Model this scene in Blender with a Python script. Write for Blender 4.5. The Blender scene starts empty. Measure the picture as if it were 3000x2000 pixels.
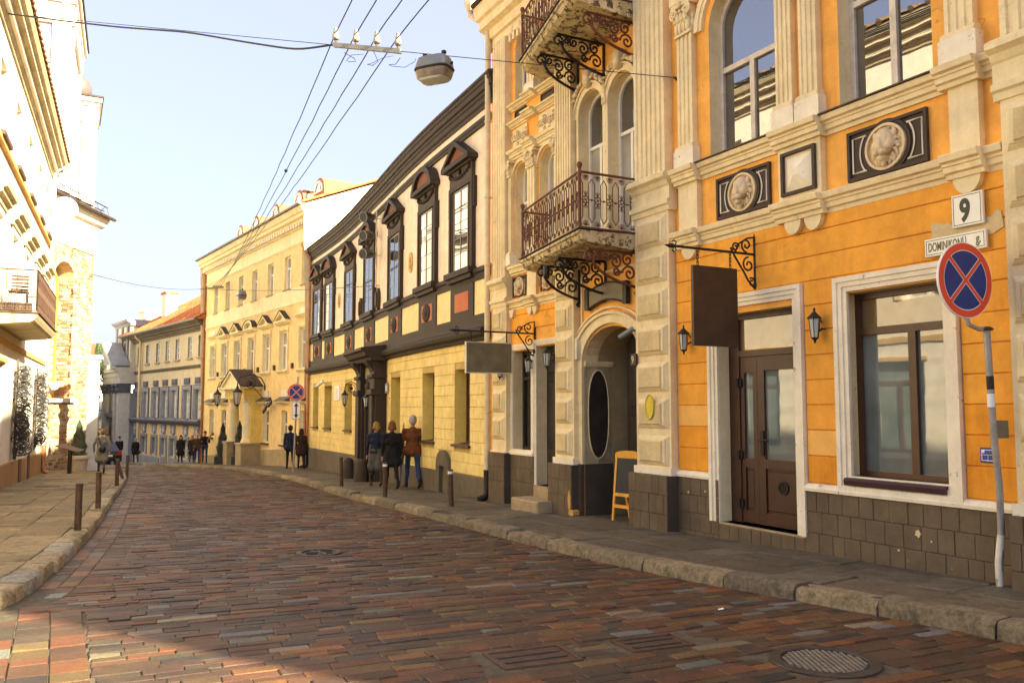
import bpy, bmesh, math, random
import numpy as np
from mathutils import Matrix, Vector, Euler
R = random.Random(11)
SC = bpy.context.scene
COL = SC.collection
rad = math.radians

# ---------------------------------------------------------------- camera
cam_data = bpy.data.cameras.new("camera")
cam_data.sensor_width = 36.0
cam_data.lens = 30.0
cam_data.clip_start = 0.05
cam_data.clip_end = 2000
cam = bpy.data.objects.new("camera", cam_data)
COL.objects.link(cam)
cam.location = (0, 0, 0)
cam.rotation_euler = (rad(90 + 4.392), 0, 0)
SC.camera = cam

# ---------------------------------------------------------------- sky, sun, exposure
SUN_AZ, SUN_EL = 121.0, 27.5          # azimuth clockwise from the view axis (+Y)
world = bpy.data.worlds.new("World")
SC.world = world
world.use_nodes = True
wn = world.node_tree.nodes
bg = wn["Background"]
sky = wn.new("ShaderNodeTexSky")
sky.sky_type = 'NISHITA'
sky.sun_disc = False
sky.sun_elevation = rad(SUN_EL)
sky.sun_rotation = rad(SUN_AZ)
sky.air_density = 1.0
sky.dust_density = 4.0
sky.ozone_density = 3.0
veil = wn.new("ShaderNodeMix")            # flat pale tint added over the whole sky to whiten its light
veil.data_type = 'RGBA'
veil.inputs[0].default_value = .75
veil.inputs[7].default_value = (1.16, 1.12, 1.42, 1)
world.node_tree.links.new(sky.outputs[0], veil.inputs[6])
world.node_tree.links.new(veil.outputs[2], bg.inputs[0])
bg.inputs[1].default_value = 0.128
sun_data = bpy.data.lights.new("sun", 'SUN')
sun_data.energy = 5.0
sun_data.angle = rad(0.8)
sun_data.color = (1.0, 0.89, 0.66)
sun = bpy.data.objects.new("sun", sun_data)
COL.objects.link(sun)
_s = Vector((math.sin(rad(SUN_AZ)) * math.cos(rad(SUN_EL)), math.cos(rad(SUN_AZ)) * math.cos(rad(SUN_EL)), math.sin(rad(SUN_EL))))
sun.rotation_euler = _s.to_track_quat('Z', 'Y').to_euler()
sun.location = (20, -15, 30)
SC.view_settings.view_transform = 'Standard'
SC.view_settings.look = 'None'
SC.view_settings.exposure = 2.4
SC.view_settings.gamma = 1.0
SC.view_settings.use_curve_mapping = False
SC.render.engine = 'CYCLES'
SC.cycles.max_bounces = 8
SC.cycles.diffuse_bounces = 5
SC.cycles.glossy_bounces = 4
SC.cycles.use_denoising = True
SC.cycles.caustics_reflective = False
SC.cycles.caustics_refractive = False
# ---------------------------------------------------------------- ground profile (metres below the lens)
GY = [-200, -15, 0, 8.2, 12, 17.4, 23, 31, 40, 50, 58, 67, 80, 140, 400]
GZ = [-1.0, -1.3, -1.47, -1.60, -1.74, -1.87, -2.08, -2.40, -2.72, -3.24, -3.72, -4.25, -5.1, -8.5, -10]
def g(y):
    return float(np.interp(y, GY, GZ))
_gy = np.arange(-200, 400, .25)
_gz = np.interp(_gy, GY, GZ)
_k = np.ones(17) / 17
_gs = np.convolve(np.pad(_gz, 8, 'edge'), _k, 'valid')
def g(y):
    return float(np.interp(y, _gy, _gs))

# ---------------------------------------------------------------- frames: s along a facade, z up, d out of the wall
def dirang(a):
    a = rad(a); return (-math.sin(a), math.cos(a))
class Fr:
    def __init__(s, O, D, side=1):
        s.O = O; s.D = D; s.n = (-D[1], D[0]) if side > 0 else (D[1], -D[0])
    def P(s, a, z, d=0.0):
        return (s.O[0] + a*s.D[0] + d*s.n[0], s.O[1] + a*s.D[1] + d*s.n[1], z)
    def gz(s, a, d=0.0):
        return g(s.P(a, 0, d)[1])
class PolyFr:
    """a facade that bends at the given corner points"""
    def __init__(s, pts):
        s.pts = pts; s.cum = [0.0]; s.D = []
        for a, b in zip(pts, pts[1:]):
            l = math.dist(a, b); s.cum.append(s.cum[-1] + l); s.D.append(((b[0]-a[0])/l, (b[1]-a[1])/l))
    def P(s, a, z, d=0.0):
        i = 0
        while i < len(s.D)-1 and a > s.cum[i+1]: i += 1
        D = s.D[i]; O = s.pts[i]; t = a - s.cum[i]
        def nn(j):
            j = max(0, min(len(s.D)-1, j)); return (-s.D[j][1], s.D[j][0])
        n = nn(i); w = .6
        for j, c in ((i, s.cum[i]), (i+1, s.cum[i+1])):
            if 0 < j < len(s.D) and abs(a-c) < w:
                m = nn(j-1) if j == i else nn(j)
                f = .5*(1-abs(a-c)/w)
                n = (n[0]*(1-f)+m[0]*f, n[1]*(1-f)+m[1]*f)
        return (O[0]+t*D[0]+d*n[0], O[1]+t*D[1]+d*n[1], z)
    def gz(s, a, d=0.0):
        return g(s.P(a, 0, d)[1])
class World:
    """plain x / y frame: s = x, d = -y"""
    def P(s, a, z, d=0.0): return (a, -d, z)
XY = World()

# ---------------------------------------------------------------- mesh collector
class MB:
    def __init__(s): s.v = []; s.f = []; s.m = []
    def add(s, vs, fs, mi=0):
        b = len(s.v); s.v.extend(tuple(v) for v in vs)
        for f in fs: s.f.append(tuple(b+i for i in f)); s.m.append(mi)
        return s
    def box(s, fr, s0, s1, z0, z1, d0, d1, mi=0):
        vs = [fr.P(a, z, d) for d in (d0, d1) for z in (z0, z1) for a in (s0, s1)]
        return s.add(vs, [(0,1,3,2),(4,6,7,5),(0,2,6,4),(1,5,7,3),(2,3,7,6),(0,4,5,1)], mi)
    def bbox(s, fr, s0, s1, z0, z1, d0, d1, b=.012, mi=0):
        """box whose outer face (d1) has a bevelled edge"""
        b = min(b, abs(s1-s0)*.45, abs(z1-z0)*.45)
        sg = 1 if d1 > d0 else -1
        vs = [fr.P(a, z, d0) for z in (z0, z1) for a in (s0, s1)]
        vs += [fr.P(a, z, d1-sg*b) for z in (z0, z1) for a in (s0, s1)]
        vs += [fr.P(a, z, d1) for z in (z0+b, z1-b) for a in (s0+b, s1-b)]
        fs = [(0,1,3,2),(0,4,5,1),(1,5,7,3),(3,7,6,2),(2,6,4,0),(4,8,9,5),(5,9,11,7),(7,11,10,6),(6,10,8,4),(8,10,11,9)]
        return s.add(vs, fs, mi)
    def prism(s, fr, pts, d0, d1, mi=0):
        n = len(pts)
        vs = [fr.P(a, z, d0) for a, z in pts] + [fr.P(a, z, d1) for a, z in pts]
        fs = [tuple(range(n)), tuple(range(2*n-1, n-1, -1))] + [(i, (i+1) % n, n+(i+1) % n, n+i) for i in range(n)]
        return s.add(vs, fs, mi)
    def vprism(s, fr, pts, z0, z1, mi=0):
        n = len(pts)
        vs = [fr.P(a, z0, d) for a, d in pts] + [fr.P(a, z1, d) for a, d in pts]
        fs = [tuple(range(n)), tuple(range(2*n-1, n-1, -1))] + [(i, (i+1) % n, n+(i+1) % n, n+i) for i in range(n)]
        return s.add(vs, fs, mi)
    def sweep(s, fr, prof, ss, mi=0):
        """closed profile of (d, z) carried along the wall positions ss"""
        n = len(prof); vs = []; fs = []
        for a in ss: vs += [fr.P(a, z, d) for d, z in prof]
        for k in range(len(ss)-1):
            for i in range(n):
                j = (i+1) % n
                fs.append((k*n+i, k*n+j, (k+1)*n+j, (k+1)*n+i))
        fs.append(tuple(range(n))); fs.append(tuple(range((len(ss)-1)*n, len(ss)*n)))
        return s.add(vs, fs, mi)
    def tube(s, pts, r, n=6, mi=0, r1=None, closed=False):
        pts = [Vector(p) for p in pts]; m = len(pts); vs = []; fs = []
        up = None
        for i, p in enumerate(pts):
            if closed: t = pts[(i+1) % m]-pts[i-1]
            else: t = pts[min(i+1, m-1)]-pts[max(i-1, 0)]
            if t.length < 1e-9: t = Vector((0, 0, 1))
            t.normalize()
            if up is None:
                up = Vector((0, 0, 1)) if abs(t.z) < .9 else Vector((1, 0, 0))
            x = t.cross(up)
            if x.length < 1e-4: x = t.cross(Vector((1, .3, 0)))
            x.normalize(); y = x.cross(t); up = y
            rr = r if r1 is None else r + (r1-r)*i/max(1, m-1)
            if isinstance(r, (list, tuple)): rr = r[i]
            for k in range(n):
                a = 2*math.pi*k/n
                vs.append(p + x*math.cos(a)*rr + y*math.sin(a)*rr)
        for i in range(m if closed else m-1):
            for k in range(n):
                a, b = i*n+k, i*n+(k+1) % n
                c, d = ((i+1) % m)*n+(k+1) % n, ((i+1) % m)*n+k
                fs.append((a, b, c, d))
        if not closed:
            fs.append(tuple(range(n-1, -1, -1))); fs.append(tuple(range((m-1)*n, m*n)))
        return s.add(vs, fs, mi)
    def lathe(s, c, prof, n=12, mi=0, sx=1, sy=1, a0=0):
        vs = []; fs = []; m = len(prof)
        for r, z in prof:
            for k in range(n):
                a = a0 + 2*math.pi*k/n
                vs.append((c[0]+r*sx*math.cos(a), c[1]+r*sy*math.sin(a), c[2]+z))
        for i in range(m-1):
            for k in range(n): fs.append((i*n+k, i*n+(k+1) % n, (i+1)*n+(k+1) % n, (i+1)*n+k))
        fs.append(tuple(range(n-1, -1, -1))); fs.append(tuple(range((m-1)*n, m*n)))
        return s.add(vs, fs, mi)
    def ell(s, fr, a, z, d, ra, rz, rd, n=8, m=6, mi=0):
        """ellipsoid given in frame coordinates"""
        vs = [fr.P(a, z-rz, d)]; fs = []
        for i in range(1, m):
            ph = math.pi*i/m
            for k in range(n):
                th = 2*math.pi*k/n
                vs.append(fr.P(a+ra*math.sin(ph)*math.cos(th), z-rz*math.cos(ph), d+rd*math.sin(ph)*math.sin(th)))
        vs.append(fr.P(a, z+rz, d)); L = len(vs)-1
        for k in range(n): fs.append((0, 1+(k+1) % n, 1+k))
        for i in range(m-2):
            for k in range(n):
                fs.append((1+i*n+k, 1+i*n+(k+1) % n, 1+(i+1)*n+(k+1) % n, 1+(i+1)*n+k))
        for k in range(n): fs.append((L, L-n+k, L-n+(k+1) % n))
        return s.add(vs, fs, mi)
    def arcring(s, fr, ca, cz, r0, r1, a0, a1, d0, d1, n=16, sa=1.0, sz=1.0, mi=0):
        """flat arched band between two radii (angles from +s towards +z)"""
        vs = []; fs = []
        for i in range(n+1):
            t = a0+(a1-a0)*i/n; c, q = math.cos(t), math.sin(t)
            for r, d in ((r0, d0), (r1, d0), (r1, d1), (r0, d1)):
                vs.append(fr.P(ca+r*c*sa, cz+r*q*sz, d))
        for i in range(n):
            for k in range(4):
                fs.append((i*4+k, i*4+(k+1) % 4, (i+1)*4+(k+1) % 4, (i+1)*4+k))
        if abs(abs(a1-a0)-2*math.pi) > 1e-3:
            fs.append((0, 1, 2, 3)); fs.append((n*4, n*4+3, n*4+2, n*4+1))
        return s.add(vs, fs, mi)
    def wall(s, fr, s0, s1, z0, z1, holes, dep=.3, mi=0, rmi=None, d=0.0, cuts=()):
        """wall face with openings (sa, sb, za, zb, rise): reveals go back by dep; rise > 0 arches the top"""
        rmi = mi if rmi is None else rmi
        S = sorted(set([s0, s1] + [x for h in holes for x in h[:2]] + [c for c in cuts if s0 < c < s1]))
        S = [x for x in S if s0-1e-6 <= x <= s1+1e-6]
        Zs = sorted(set([z0, z1] + [h[2] for h in holes] + [h[3]+(h[4] if len(h) > 4 else 0) for h in holes]))
        Zs = [x for x in Zs if z0-1e-6 <= x <= z1+1e-6]
        for a, b in zip(S, S[1:]):
            run = None
            for p, q in zip(Zs, Zs[1:]):
                cm, zm = (a+b)/2, (p+q)/2
                inh = any(h[0] < cm < h[1] and h[2] < zm < h[3]+(h[4] if len(h) > 4 else 0) for h in holes)
                if not inh:
                    s.add([fr.P(a, p, d), fr.P(b, p, d), fr.P(b, q, d), fr.P(a, q, d)], [(0, 1, 2, 3)], mi)
        for h in holes:
            sa, sb, za, zb = h[:4]; rise = h[4] if len(h) > 4 else 0
            path = [(sa, za), (sa, zb)]
            if rise > 0:
                n = 14; ca = (sa+sb)/2; ra = (sb-sa)/2
                arc = [(ca-ra*math.cos(math.pi*i/n), zb+rise*math.sin(math.pi*i/n)) for i in range(n+1)]
                path += arc[1:-1]
                zt = zb+rise
                for i in range(n):
                    (x0, y0), (x1, y1) = arc[i], arc[i+1]
                    s.add([fr.P(x0, y0, d), fr.P(x1, y1, d), fr.P(x1, zt, d), fr.P(x0, zt, d)], [(0, 1, 2, 3)], mi)
            path += [(sb, zb), (sb, za)]
            for (x0, y0), (x1, y1) in zip(path, path[1:]+path[:1]):
                s.add([fr.P(x0, y0, d), fr.P(x1, y1, d), fr.P(x1, y1, d-dep), fr.P(x0, y0, d-dep)], [(0, 1, 2, 3)], rmi)
        return s
    def obj(s, name, mats, parent=None, smooth=False, recalc=True, bevel=0):
        me = bpy.data.meshes.new(name)
        me.from_pydata(s.v, [], s.f)
        if not isinstance(mats, (list, tuple)): mats = [mats]
        for m in mats: me.materials.append(M[m] if isinstance(m, str) else m)
        if any(s.m): me.polygons.foreach_set('material_index', s.m)
        if recalc:
            bm = bmesh.new(); bm.from_mesh(me)
            bmesh.ops.recalc_face_normals(bm, faces=bm.faces)
            bm.to_mesh(me); bm.free()
        if smooth is True: me.polygons.foreach_set('use_smooth', [True]*len(me.polygons))
        elif smooth: me.shade_smooth() if False else me.polygons.foreach_set('use_smooth', [True]*len(me.polygons))
        o = bpy.data.objects.new(name, me); COL.objects.link(o)
        if smooth and smooth is not True: sharp_by_angle(me, smooth)
        if parent is not None: setparent(o, parent)
        return o
def sharp_by_angle(me, ang):
    me.set_sharp_from_angle(angle=rad(ang))
ORIG = {}
def setparent(o, p):
    o.parent = p
    L = ORIG.get(p.name)
    if L is not None: o.matrix_parent_inverse = L.inverted()
def thing(name, label, cat, loc=(0, 0, 0), group=None, kind=None):
    """an Empty at the base of a thing; children are built in world coordinates"""
    o = bpy.data.objects.new(name, None); COL.objects.link(o)
    o.location = loc; o.empty_display_size = .2
    ORIG[o.name] = Matrix.Translation(loc)
    return tag(o, label, cat, group, kind)
def tag(o, label=None, cat=None, group=None, kind=None):
    if label: o['label'] = label
    if cat: o['category'] = cat
    if group: o['group'] = group
    if kind: o['kind'] = kind
    return o
def kids(o): return [c for c in bpy.data.objects if c.parent == o]
def copy_tree(o, loc=None, rot=None, parent=None, scale=None, label=None, group=None):
    c = o.copy(); COL.objects.link(c)
    if parent is not None: c.parent = parent
    if loc is not None: c.location = loc
    if rot is not None: c.rotation_euler = rot
    if scale is not None: c.scale = scale
    if label: c['label'] = label
    if group: c['group'] = group
    for k in list(o.children): copy_tree(k, parent=c)
    return c
def place(o, loc, rz=0, scale=None):
    o.location = loc; o.rotation_euler = (0, 0, rz)
    if scale: o.scale = (scale,)*3
    return o
def frange(a, b, st):
    n = max(1, int(round((b-a)/st))); return [a+(b-a)*i/n for i in range(n+1)]

# ---------------------------------------------------------------- materials
M = {}
def nodes(name):
    m = bpy.data.materials.new(name); m.use_nodes = True
    nt = m.node_tree; b = nt.nodes["Principled BSDF"]
    M[name] = m
    return m, nt, b
def noise(nt, vec, scale, detail=5, rough=.6):
    n = nt.nodes.new("ShaderNodeTexNoise"); n.inputs['Scale'].default_value = scale
    n.inputs['Detail'].default_value = detail; n.inputs['Roughness'].default_value = rough
    if vec is not None: nt.links.new(vec, n.inputs['Vector'])
    return n.outputs[0]
def ramp(nt, fac, stops):
    r = nt.nodes.new("ShaderNodeValToRGB"); e = r.color_ramp.elements
    while len(e) < len(stops): e.new(.5)
    for i, (p, c) in enumerate(stops):
        e[i].position = p; e[i].color = (*c, 1) if len(c) == 3 else c
    nt.links.new(fac, r.inputs[0]); return r.outputs[0]
def mixc(nt, fac, a, b, mode='MIX'):
    m = nt.nodes.new("ShaderNodeMix"); m.data_type = 'RGBA'; m.blend_type = mode
    for sock, v in ((m.inputs[0], fac), (m.inputs[6], a), (m.inputs[7], b)):
        if isinstance(v, (int, float)): sock.default_value = v
        elif isinstance(v, (tuple, list)): sock.default_value = (*v, 1) if len(v) == 3 else v
        else: nt.links.new(v, sock)
    return m.outputs[2]
def mathn(nt, op, a, b=None):
    m = nt.nodes.new("ShaderNodeMath"); m.operation = op
    for sock, v in ((m.inputs[0], a), (m.inputs[1], b)):
        if v is None: continue
        if isinstance(v, (int, float)): sock.default_value = v
        else: nt.links.new(v, sock)
    return m.outputs[0]
def posv(nt, scale=(1, 1, 1)):
    ge = nt.nodes.new("ShaderNodeNewGeometry")
    mp = nt.nodes.new("ShaderNodeMapping"); mp.inputs['Scale'].default_value = scale
    nt.links.new(ge.outputs['Position'], mp.inputs[0]); return mp.outputs[0]
def bump(nt, b, h, strength=.3, dist=.01):
    n = nt.nodes.new("ShaderNodeBump"); n.inputs['Strength'].default_value = strength
    n.inputs['Distance'].default_value = dist
    nt.links.new(h, n.inputs['Height']); nt.links.new(n.outputs[0], b.inputs['Normal'])
def plaster(name, col, var=.12, stain=.35, stcol=(.30, .2, .1), rough=.85, bs=.25, chip=0, chipcol=(.5, .42, .3), fine=45, crack=.2):
    """painted render: broad tone drift, vertical rain streaks, chips and grain"""
    m, nt, b = nodes(name)
    p = posv(nt)
    big = noise(nt, p, .9, 6, .65)
    lo = tuple(c*(1-var) for c in col); hi = tuple(min(1, c*(1+var*.6)) for c in col)
    c = ramp(nt, big, [(.3, lo), (.7, hi)])
    st = noise(nt, posv(nt, (5.5, 5.5, .55)), 1.0, 6, .7)
    st2 = noise(nt, p, 2.3, 5, .7)
    f = mathn(nt, 'MULTIPLY', ramp(nt, st, [(.47, (0, 0, 0)), (.72, (1, 1, 1))]), ramp(nt, st2, [(.38, (0, 0, 0)), (.64, (1, 1, 1))]))
    f = mathn(nt, 'MULTIPLY', f, stain)
    c = mixc(nt, f, c, tuple(x*y*1.6 for x, y in zip(col, stcol)))
    if chip:
        cn = noise(nt, p, 9, 6, .75)
        cf = ramp(nt, cn, [(.70-chip*.12, (0, 0, 0)), (.715-chip*.12, (1, 1, 1))])
        c = mixc(nt, cf, c, chipcol)
    mid = noise(nt, p, 3.6, 6, .7)
    c = mixc(nt, .35, c, mixc(nt, 1.0, c, ramp(nt, mid, [(.3, (.72,)*3), (.7, (1.25,)*3)]), 'MULTIPLY'))
    vo = nt.nodes.new('ShaderNodeTexVoronoi'); vo.feature = 'DISTANCE_TO_EDGE'; vo.inputs['Scale'].default_value = .9
    wv = nt.nodes.new('ShaderNodeVectorMath'); wv.operation = 'ADD'; wn_ = nt.nodes.new('ShaderNodeTexNoise'); wn_.inputs['Scale'].default_value = 2.6; wn_.inputs['Detail'].default_value = 6
    nt.links.new(p, wn_.inputs['Vector']); nt.links.new(p, wv.inputs[0]); nt.links.new(wn_.outputs['Color'], wv.inputs[1]); nt.links.new(wv.outputs[0], vo.inputs['Vector'])
    cf_ = mathn(nt, 'MULTIPLY', mathn(nt, 'MULTIPLY', ramp(nt, vo.outputs['Distance'], [(.0, (1, 1, 1)), (.012, (0, 0, 0))]), ramp(nt, noise(nt, p, .8, 3, .5), [(.5, (0, 0, 0)), (.6, (1, 1, 1))])), crack)
    c = mixc(nt, cf_, c, tuple(x*.35 for x in col))
    gr = noise(nt, p, fine, 4, .7)
    c = mixc(nt, .18, c, mixc(nt, 1.0, c, gr, 'OVERLAY'))
    nt.links.new(c, b.inputs['Base Color'])
    b.inputs['Roughness'].default_value = rough
    b.inputs['Specular IOR Level'].default_value = .25
    bump(nt, b, mathn(nt, 'ADD', mathn(nt, 'MULTIPLY', gr, .5), noise(nt, p, 6, 5, .6)), bs, .012)
    return m
def simple(name, col, rough=.6, metal=0.0, var=.15, scale=8, bs=0.0, spec=.4, rust=None):
    m, nt, b = nodes(name)
    p = posv(nt)
    n = noise(nt, p, scale, 5, .65)
    c = ramp(nt, n, [(.3, tuple(x*(1-var) for x in col)), (.7, tuple(min(1, x*(1+var)) for x in col))])
    if rust:
        c = mixc(nt, ramp(nt, noise(nt, p, 14, 6, .7), [(.55, (0, 0, 0)), (.66, (1, 1, 1))]), c, rust)
    nt.links.new(c, b.inputs['Base Color'])
    b.inputs['Roughness'].default_value = rough; b.inputs['Metallic'].default_value = metal
    b.inputs['Specular IOR Level'].default_value = spec
    if bs: bump(nt, b, noise(nt, p, scale*5, 4, .6), bs, .006)
    return m
def glass(name, inside, ior=1.9, rough=.015, wav=.02, curtain=None):
    """pane: the room, blind or a reflected tone as a dull body, with a sky-mirroring surface on top"""
    m, nt, b = nodes(name)
    p = posv(nt)
    n = noise(nt, p, 1.7, 3, .5)
    hi = curtain or tuple(c*1.6 for c in inside)
    c = ramp(nt, n, [(.35, inside), (.65, hi)])
    nt.links.new(c, b.inputs['Base Color'])
    b.inputs['Roughness'].default_value = rough
    b.inputs['IOR'].default_value = ior
    b.inputs['Specular IOR Level'].default_value = .5
    bump(nt, b, noise(nt, p, 2.2, 2, .4), wav, .02)
    return m

plaster('orange', (.86, .39, .05), .15, .6, (.42, .28, .14), crack=.5)
plaster('orange_up', (.87, .43, .085), .15, .65, (.42, .28, .14), crack=.5)
plaster('orange_deep', (.80, .33, .03), .16, .7, (.40, .24, .10))
plaster('orange_pale', (.86, .46, .11), .06, .2)
plaster('cream_trim', (.80, .665, .385), .12, .6, (.42, .32, .2), chip=.35, chipcol=(.45, .38, .27))
plaster('cream_white', (.82, .74, .55), .08, .35, (.45, .36, .26), chip=.5, chipcol=(.36, .28, .18))
plaster('rough_stone', (.66, .52, .27), .18, .5, (.4, .3, .2), bs=1.0, fine=22)
plaster('plinth', (.142, .104, .062), .3, .7, (.5, .4, .3), chip=.15, chipcol=(.4, .28, .16), bs=.4)
plaster('plinth_dark', (.08, .06, .04), .16, .4, (.5, .4, .3), bs=.4)
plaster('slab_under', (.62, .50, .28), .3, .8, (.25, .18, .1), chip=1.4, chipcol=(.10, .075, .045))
plaster('pink_cream', (.86, .71, .52), .08, .45)
plaster('ashlar_yellow', (.84, .65, .25), .14, .7, (.45, .36, .2), chip=.1)
plaster('joint_yellow', (.52, .38, .13), .1, .2)
plaster('pale_yellow', (.86, .70, .34), .05, .2)
plaster('dark_trim', (.048, .034, .024), .2, .3, (.6, .5, .4), rough=.7, bs=.3)
plaster('dark_trim2', (.066, .047, .034), .2, .3, (.6, .5, .4), rough=.7, bs=.3)
plaster('terracotta', (.55, .18, .085), .12, .3)
plaster('tympanum_red', (.24, .095, .05), .2, .4)
plaster('grey_plinth', (.15, .12, .082), .2, .5, (.4, .3, .2))
plaster('house_yellow', (.86, .625, .27), .1, .4)
plaster('house_cream', (.86, .74, .42), .08, .35)
plaster('house_lemon', (.82, .62, .16), .08, .3)
plaster('stone_porch', (.42, .32, .17), .2, .4)
plaster('grey_wall', (.56, .47, .31), .08, .3)
plaster('grey_peach', (.66, .47, .22), .08, .3)
plaster('blue_grey', (.27, .28, .32), .2, .3)
plaster('blue_dark', (.11, .11, .14), .2, .3)
plaster('left_cream', (.73, .64, .49), .07, .2, (.6, .5, .4))
plaster('left_band', (.55, .32, .10), .1, .3)
plaster('left_trim', (.50, .41, .23), .25, .7, (.4, .3, .2))
plaster('left_plinth', (.36, .20, .08), .15, .5, (.5, .4, .3))
plaster('church_white', (.70, .655, .545), .05, .15)
plaster('pier_grey', (.55, .54, .50), .1, .3)
plaster('far_white', (.85, .78, .66), .05, .2)
simple('iron_rust', (.13, .045, .022), .65, .2, .35, 12, .2, rust=(.22, .075, .03))
simple('iron_dark', (.028, .022, .018), .55, .4, .3, 12, .1)
simple('iron_brown', (.09, .05, .03), .6, .2, .3, 10, .1)
simple('bollard_rust', (.085, .05, .03), .55, .3, .35, 9, .15, rust=(.16, .08, .035))
simple('pole_grey', (.33, .31, .27), .5, .3, .25, 7, .1)
simple('door_brown', (.060, .024, .012), .42, 0, .2, 3, .1)
simple('frame_brown', (.080, .034, .013), .4, 0, .2, 4, .05)
simple('frame_wine', (.055, .022, .022), .4, 0, .2, 4, .05)
simple('frame_white', (.80, .76, .66), .45, 0, .08, 6)
simple('frame_dirty', (.62, .54, .42), .6, 0, .22, 7, .2)
simple('door_black', (.035, .026, .02), .5, 0, .3, 4, .1)
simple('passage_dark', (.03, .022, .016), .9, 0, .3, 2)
simple('sign_board', (.055, .03, .014), .55, 0, .35, 3, .1)
simple('sign_khaki', (.16, .13, .065), .55, 0, .25, 4, .1)
simple('sign_rim', (.66, .60, .46), .6, 0, .2, 5)
simple('enamel_white', (.82, .78, .64), .35, 0, .06, 6)
simple('ink_dark', (.03, .035, .02), .5)
simple('ink_olive', (.13, .12, .03), .5)
simple('sign_red', (.70, .075, .03), .4, 0, .08, 5)
simple('sign_blue', (.012, .035, .20), .4, 0, .08, 5)
simple('sign_white', (.8, .78, .74), .4, 0, .05, 5)
simple('plate_blue', (.01, .03, .22), .35)
simple('brass', (.62, .48, .02), .35, 0, .15, 6)
simple('chalk_black', (.035, .035, .036), .7, 0, .2, 3)
simple('wood_orange', (.76, .36, .035), .5, 0, .12, 6)
simple('copper', (.36, .16, .065), .5, .4, .3, 4)
simple('pipe_cream', (.68, .56, .32), .5, 0, .15, 5, .1)
simple('roof_metal', (.10, .085, .075), .5, .4, .3, 4)
simple('roof_dark', (.06, .04, .03), .7, .1, .3, 4)
simple('dome_copper', (.17, .125, .10), .45, .3, .2, 3)
simple('tile_red', (.50, .16, .05), .8, 0, .35, 3, .2)
simple('tile_mossy', (.16, .10, .045), .9, 0, .4, 6, .3)
simple('tile_brick', (.42, .13, .06), .8, 0, .3, 5)
simple('lamp_glass', (.45, .47, .42), .12, 0, .1, 5)
simple('lamp_metal', (.22, .23, .22), .4, .3, .12, 5)
simple('lamp_under', (.20, .15, .11), .2, 0, .3, 9)
simple('porcelain', (.27, .24, .17), .25, 0, .15, 20)
simple('black_plastic', (.012, .012, .013), .35)
simple('white_plastic', (.78, .78, .74), .4)
simple('cable', (.012, .012, .014), .6)
simple('stone_step', (.36, .27, .15), .85, 0, .25, 5, .5)
simple('relief', (.66, .52, .30), .7, 0, .15, 12, .1)
simple('gold_relief', (.62, .42, .14), .7, 0, .2, 12, .1)
simple('planter_stone', (.46, .38, .26), .85, 0, .2, 6, .4)
simple('planter_dark', (.05, .045, .035), .8, 0, .3, 6, .2)
simple('bark', (.10, .07, .045), .9, 0, .3, 9, .4)
simple('twig', (.16, .11, .065), .9, 0, .3, 9)
simple('vine_dry', (.055, .05, .045), .9, 0, .4, 14)
simple('cast_iron', (.06, .05, .042), .5, .5, .3, 10, .3)
simple('cast_light', (.28, .25, .20), .45, .5, .2, 10)
simple('wicker', (.10, .065, .04), .8, 0, .3, 20)
glass('pane_sky', (.015, .016, .018), 3.5, .008, .03)
glass('pane_mirror', (.02, .022, .025), 3.2, .01, .05)
glass('pane_dark', (.012, .011, .009), 1.8, .02, .05)
glass('pane_shop', (.10, .125, .115), 2.3, .02, .03, (.17, .20, .185))
glass('pane_transom', (.13, .085, .04), 2.2, .02, .03, (.22, .15, .06))  # warm body colour stands in for an orange reflection
glass('pane_blind', (.30, .28, .22), 1.7, .02, .05, (.42, .40, .33))
glass('pane_dull', (.14, .11, .06), 1.6, .05, .06, (.2, .16, .08))
glass('pane_bright', (.40, .40, .38), 1.9, .03, .1, (.75, .74, .70))
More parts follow.
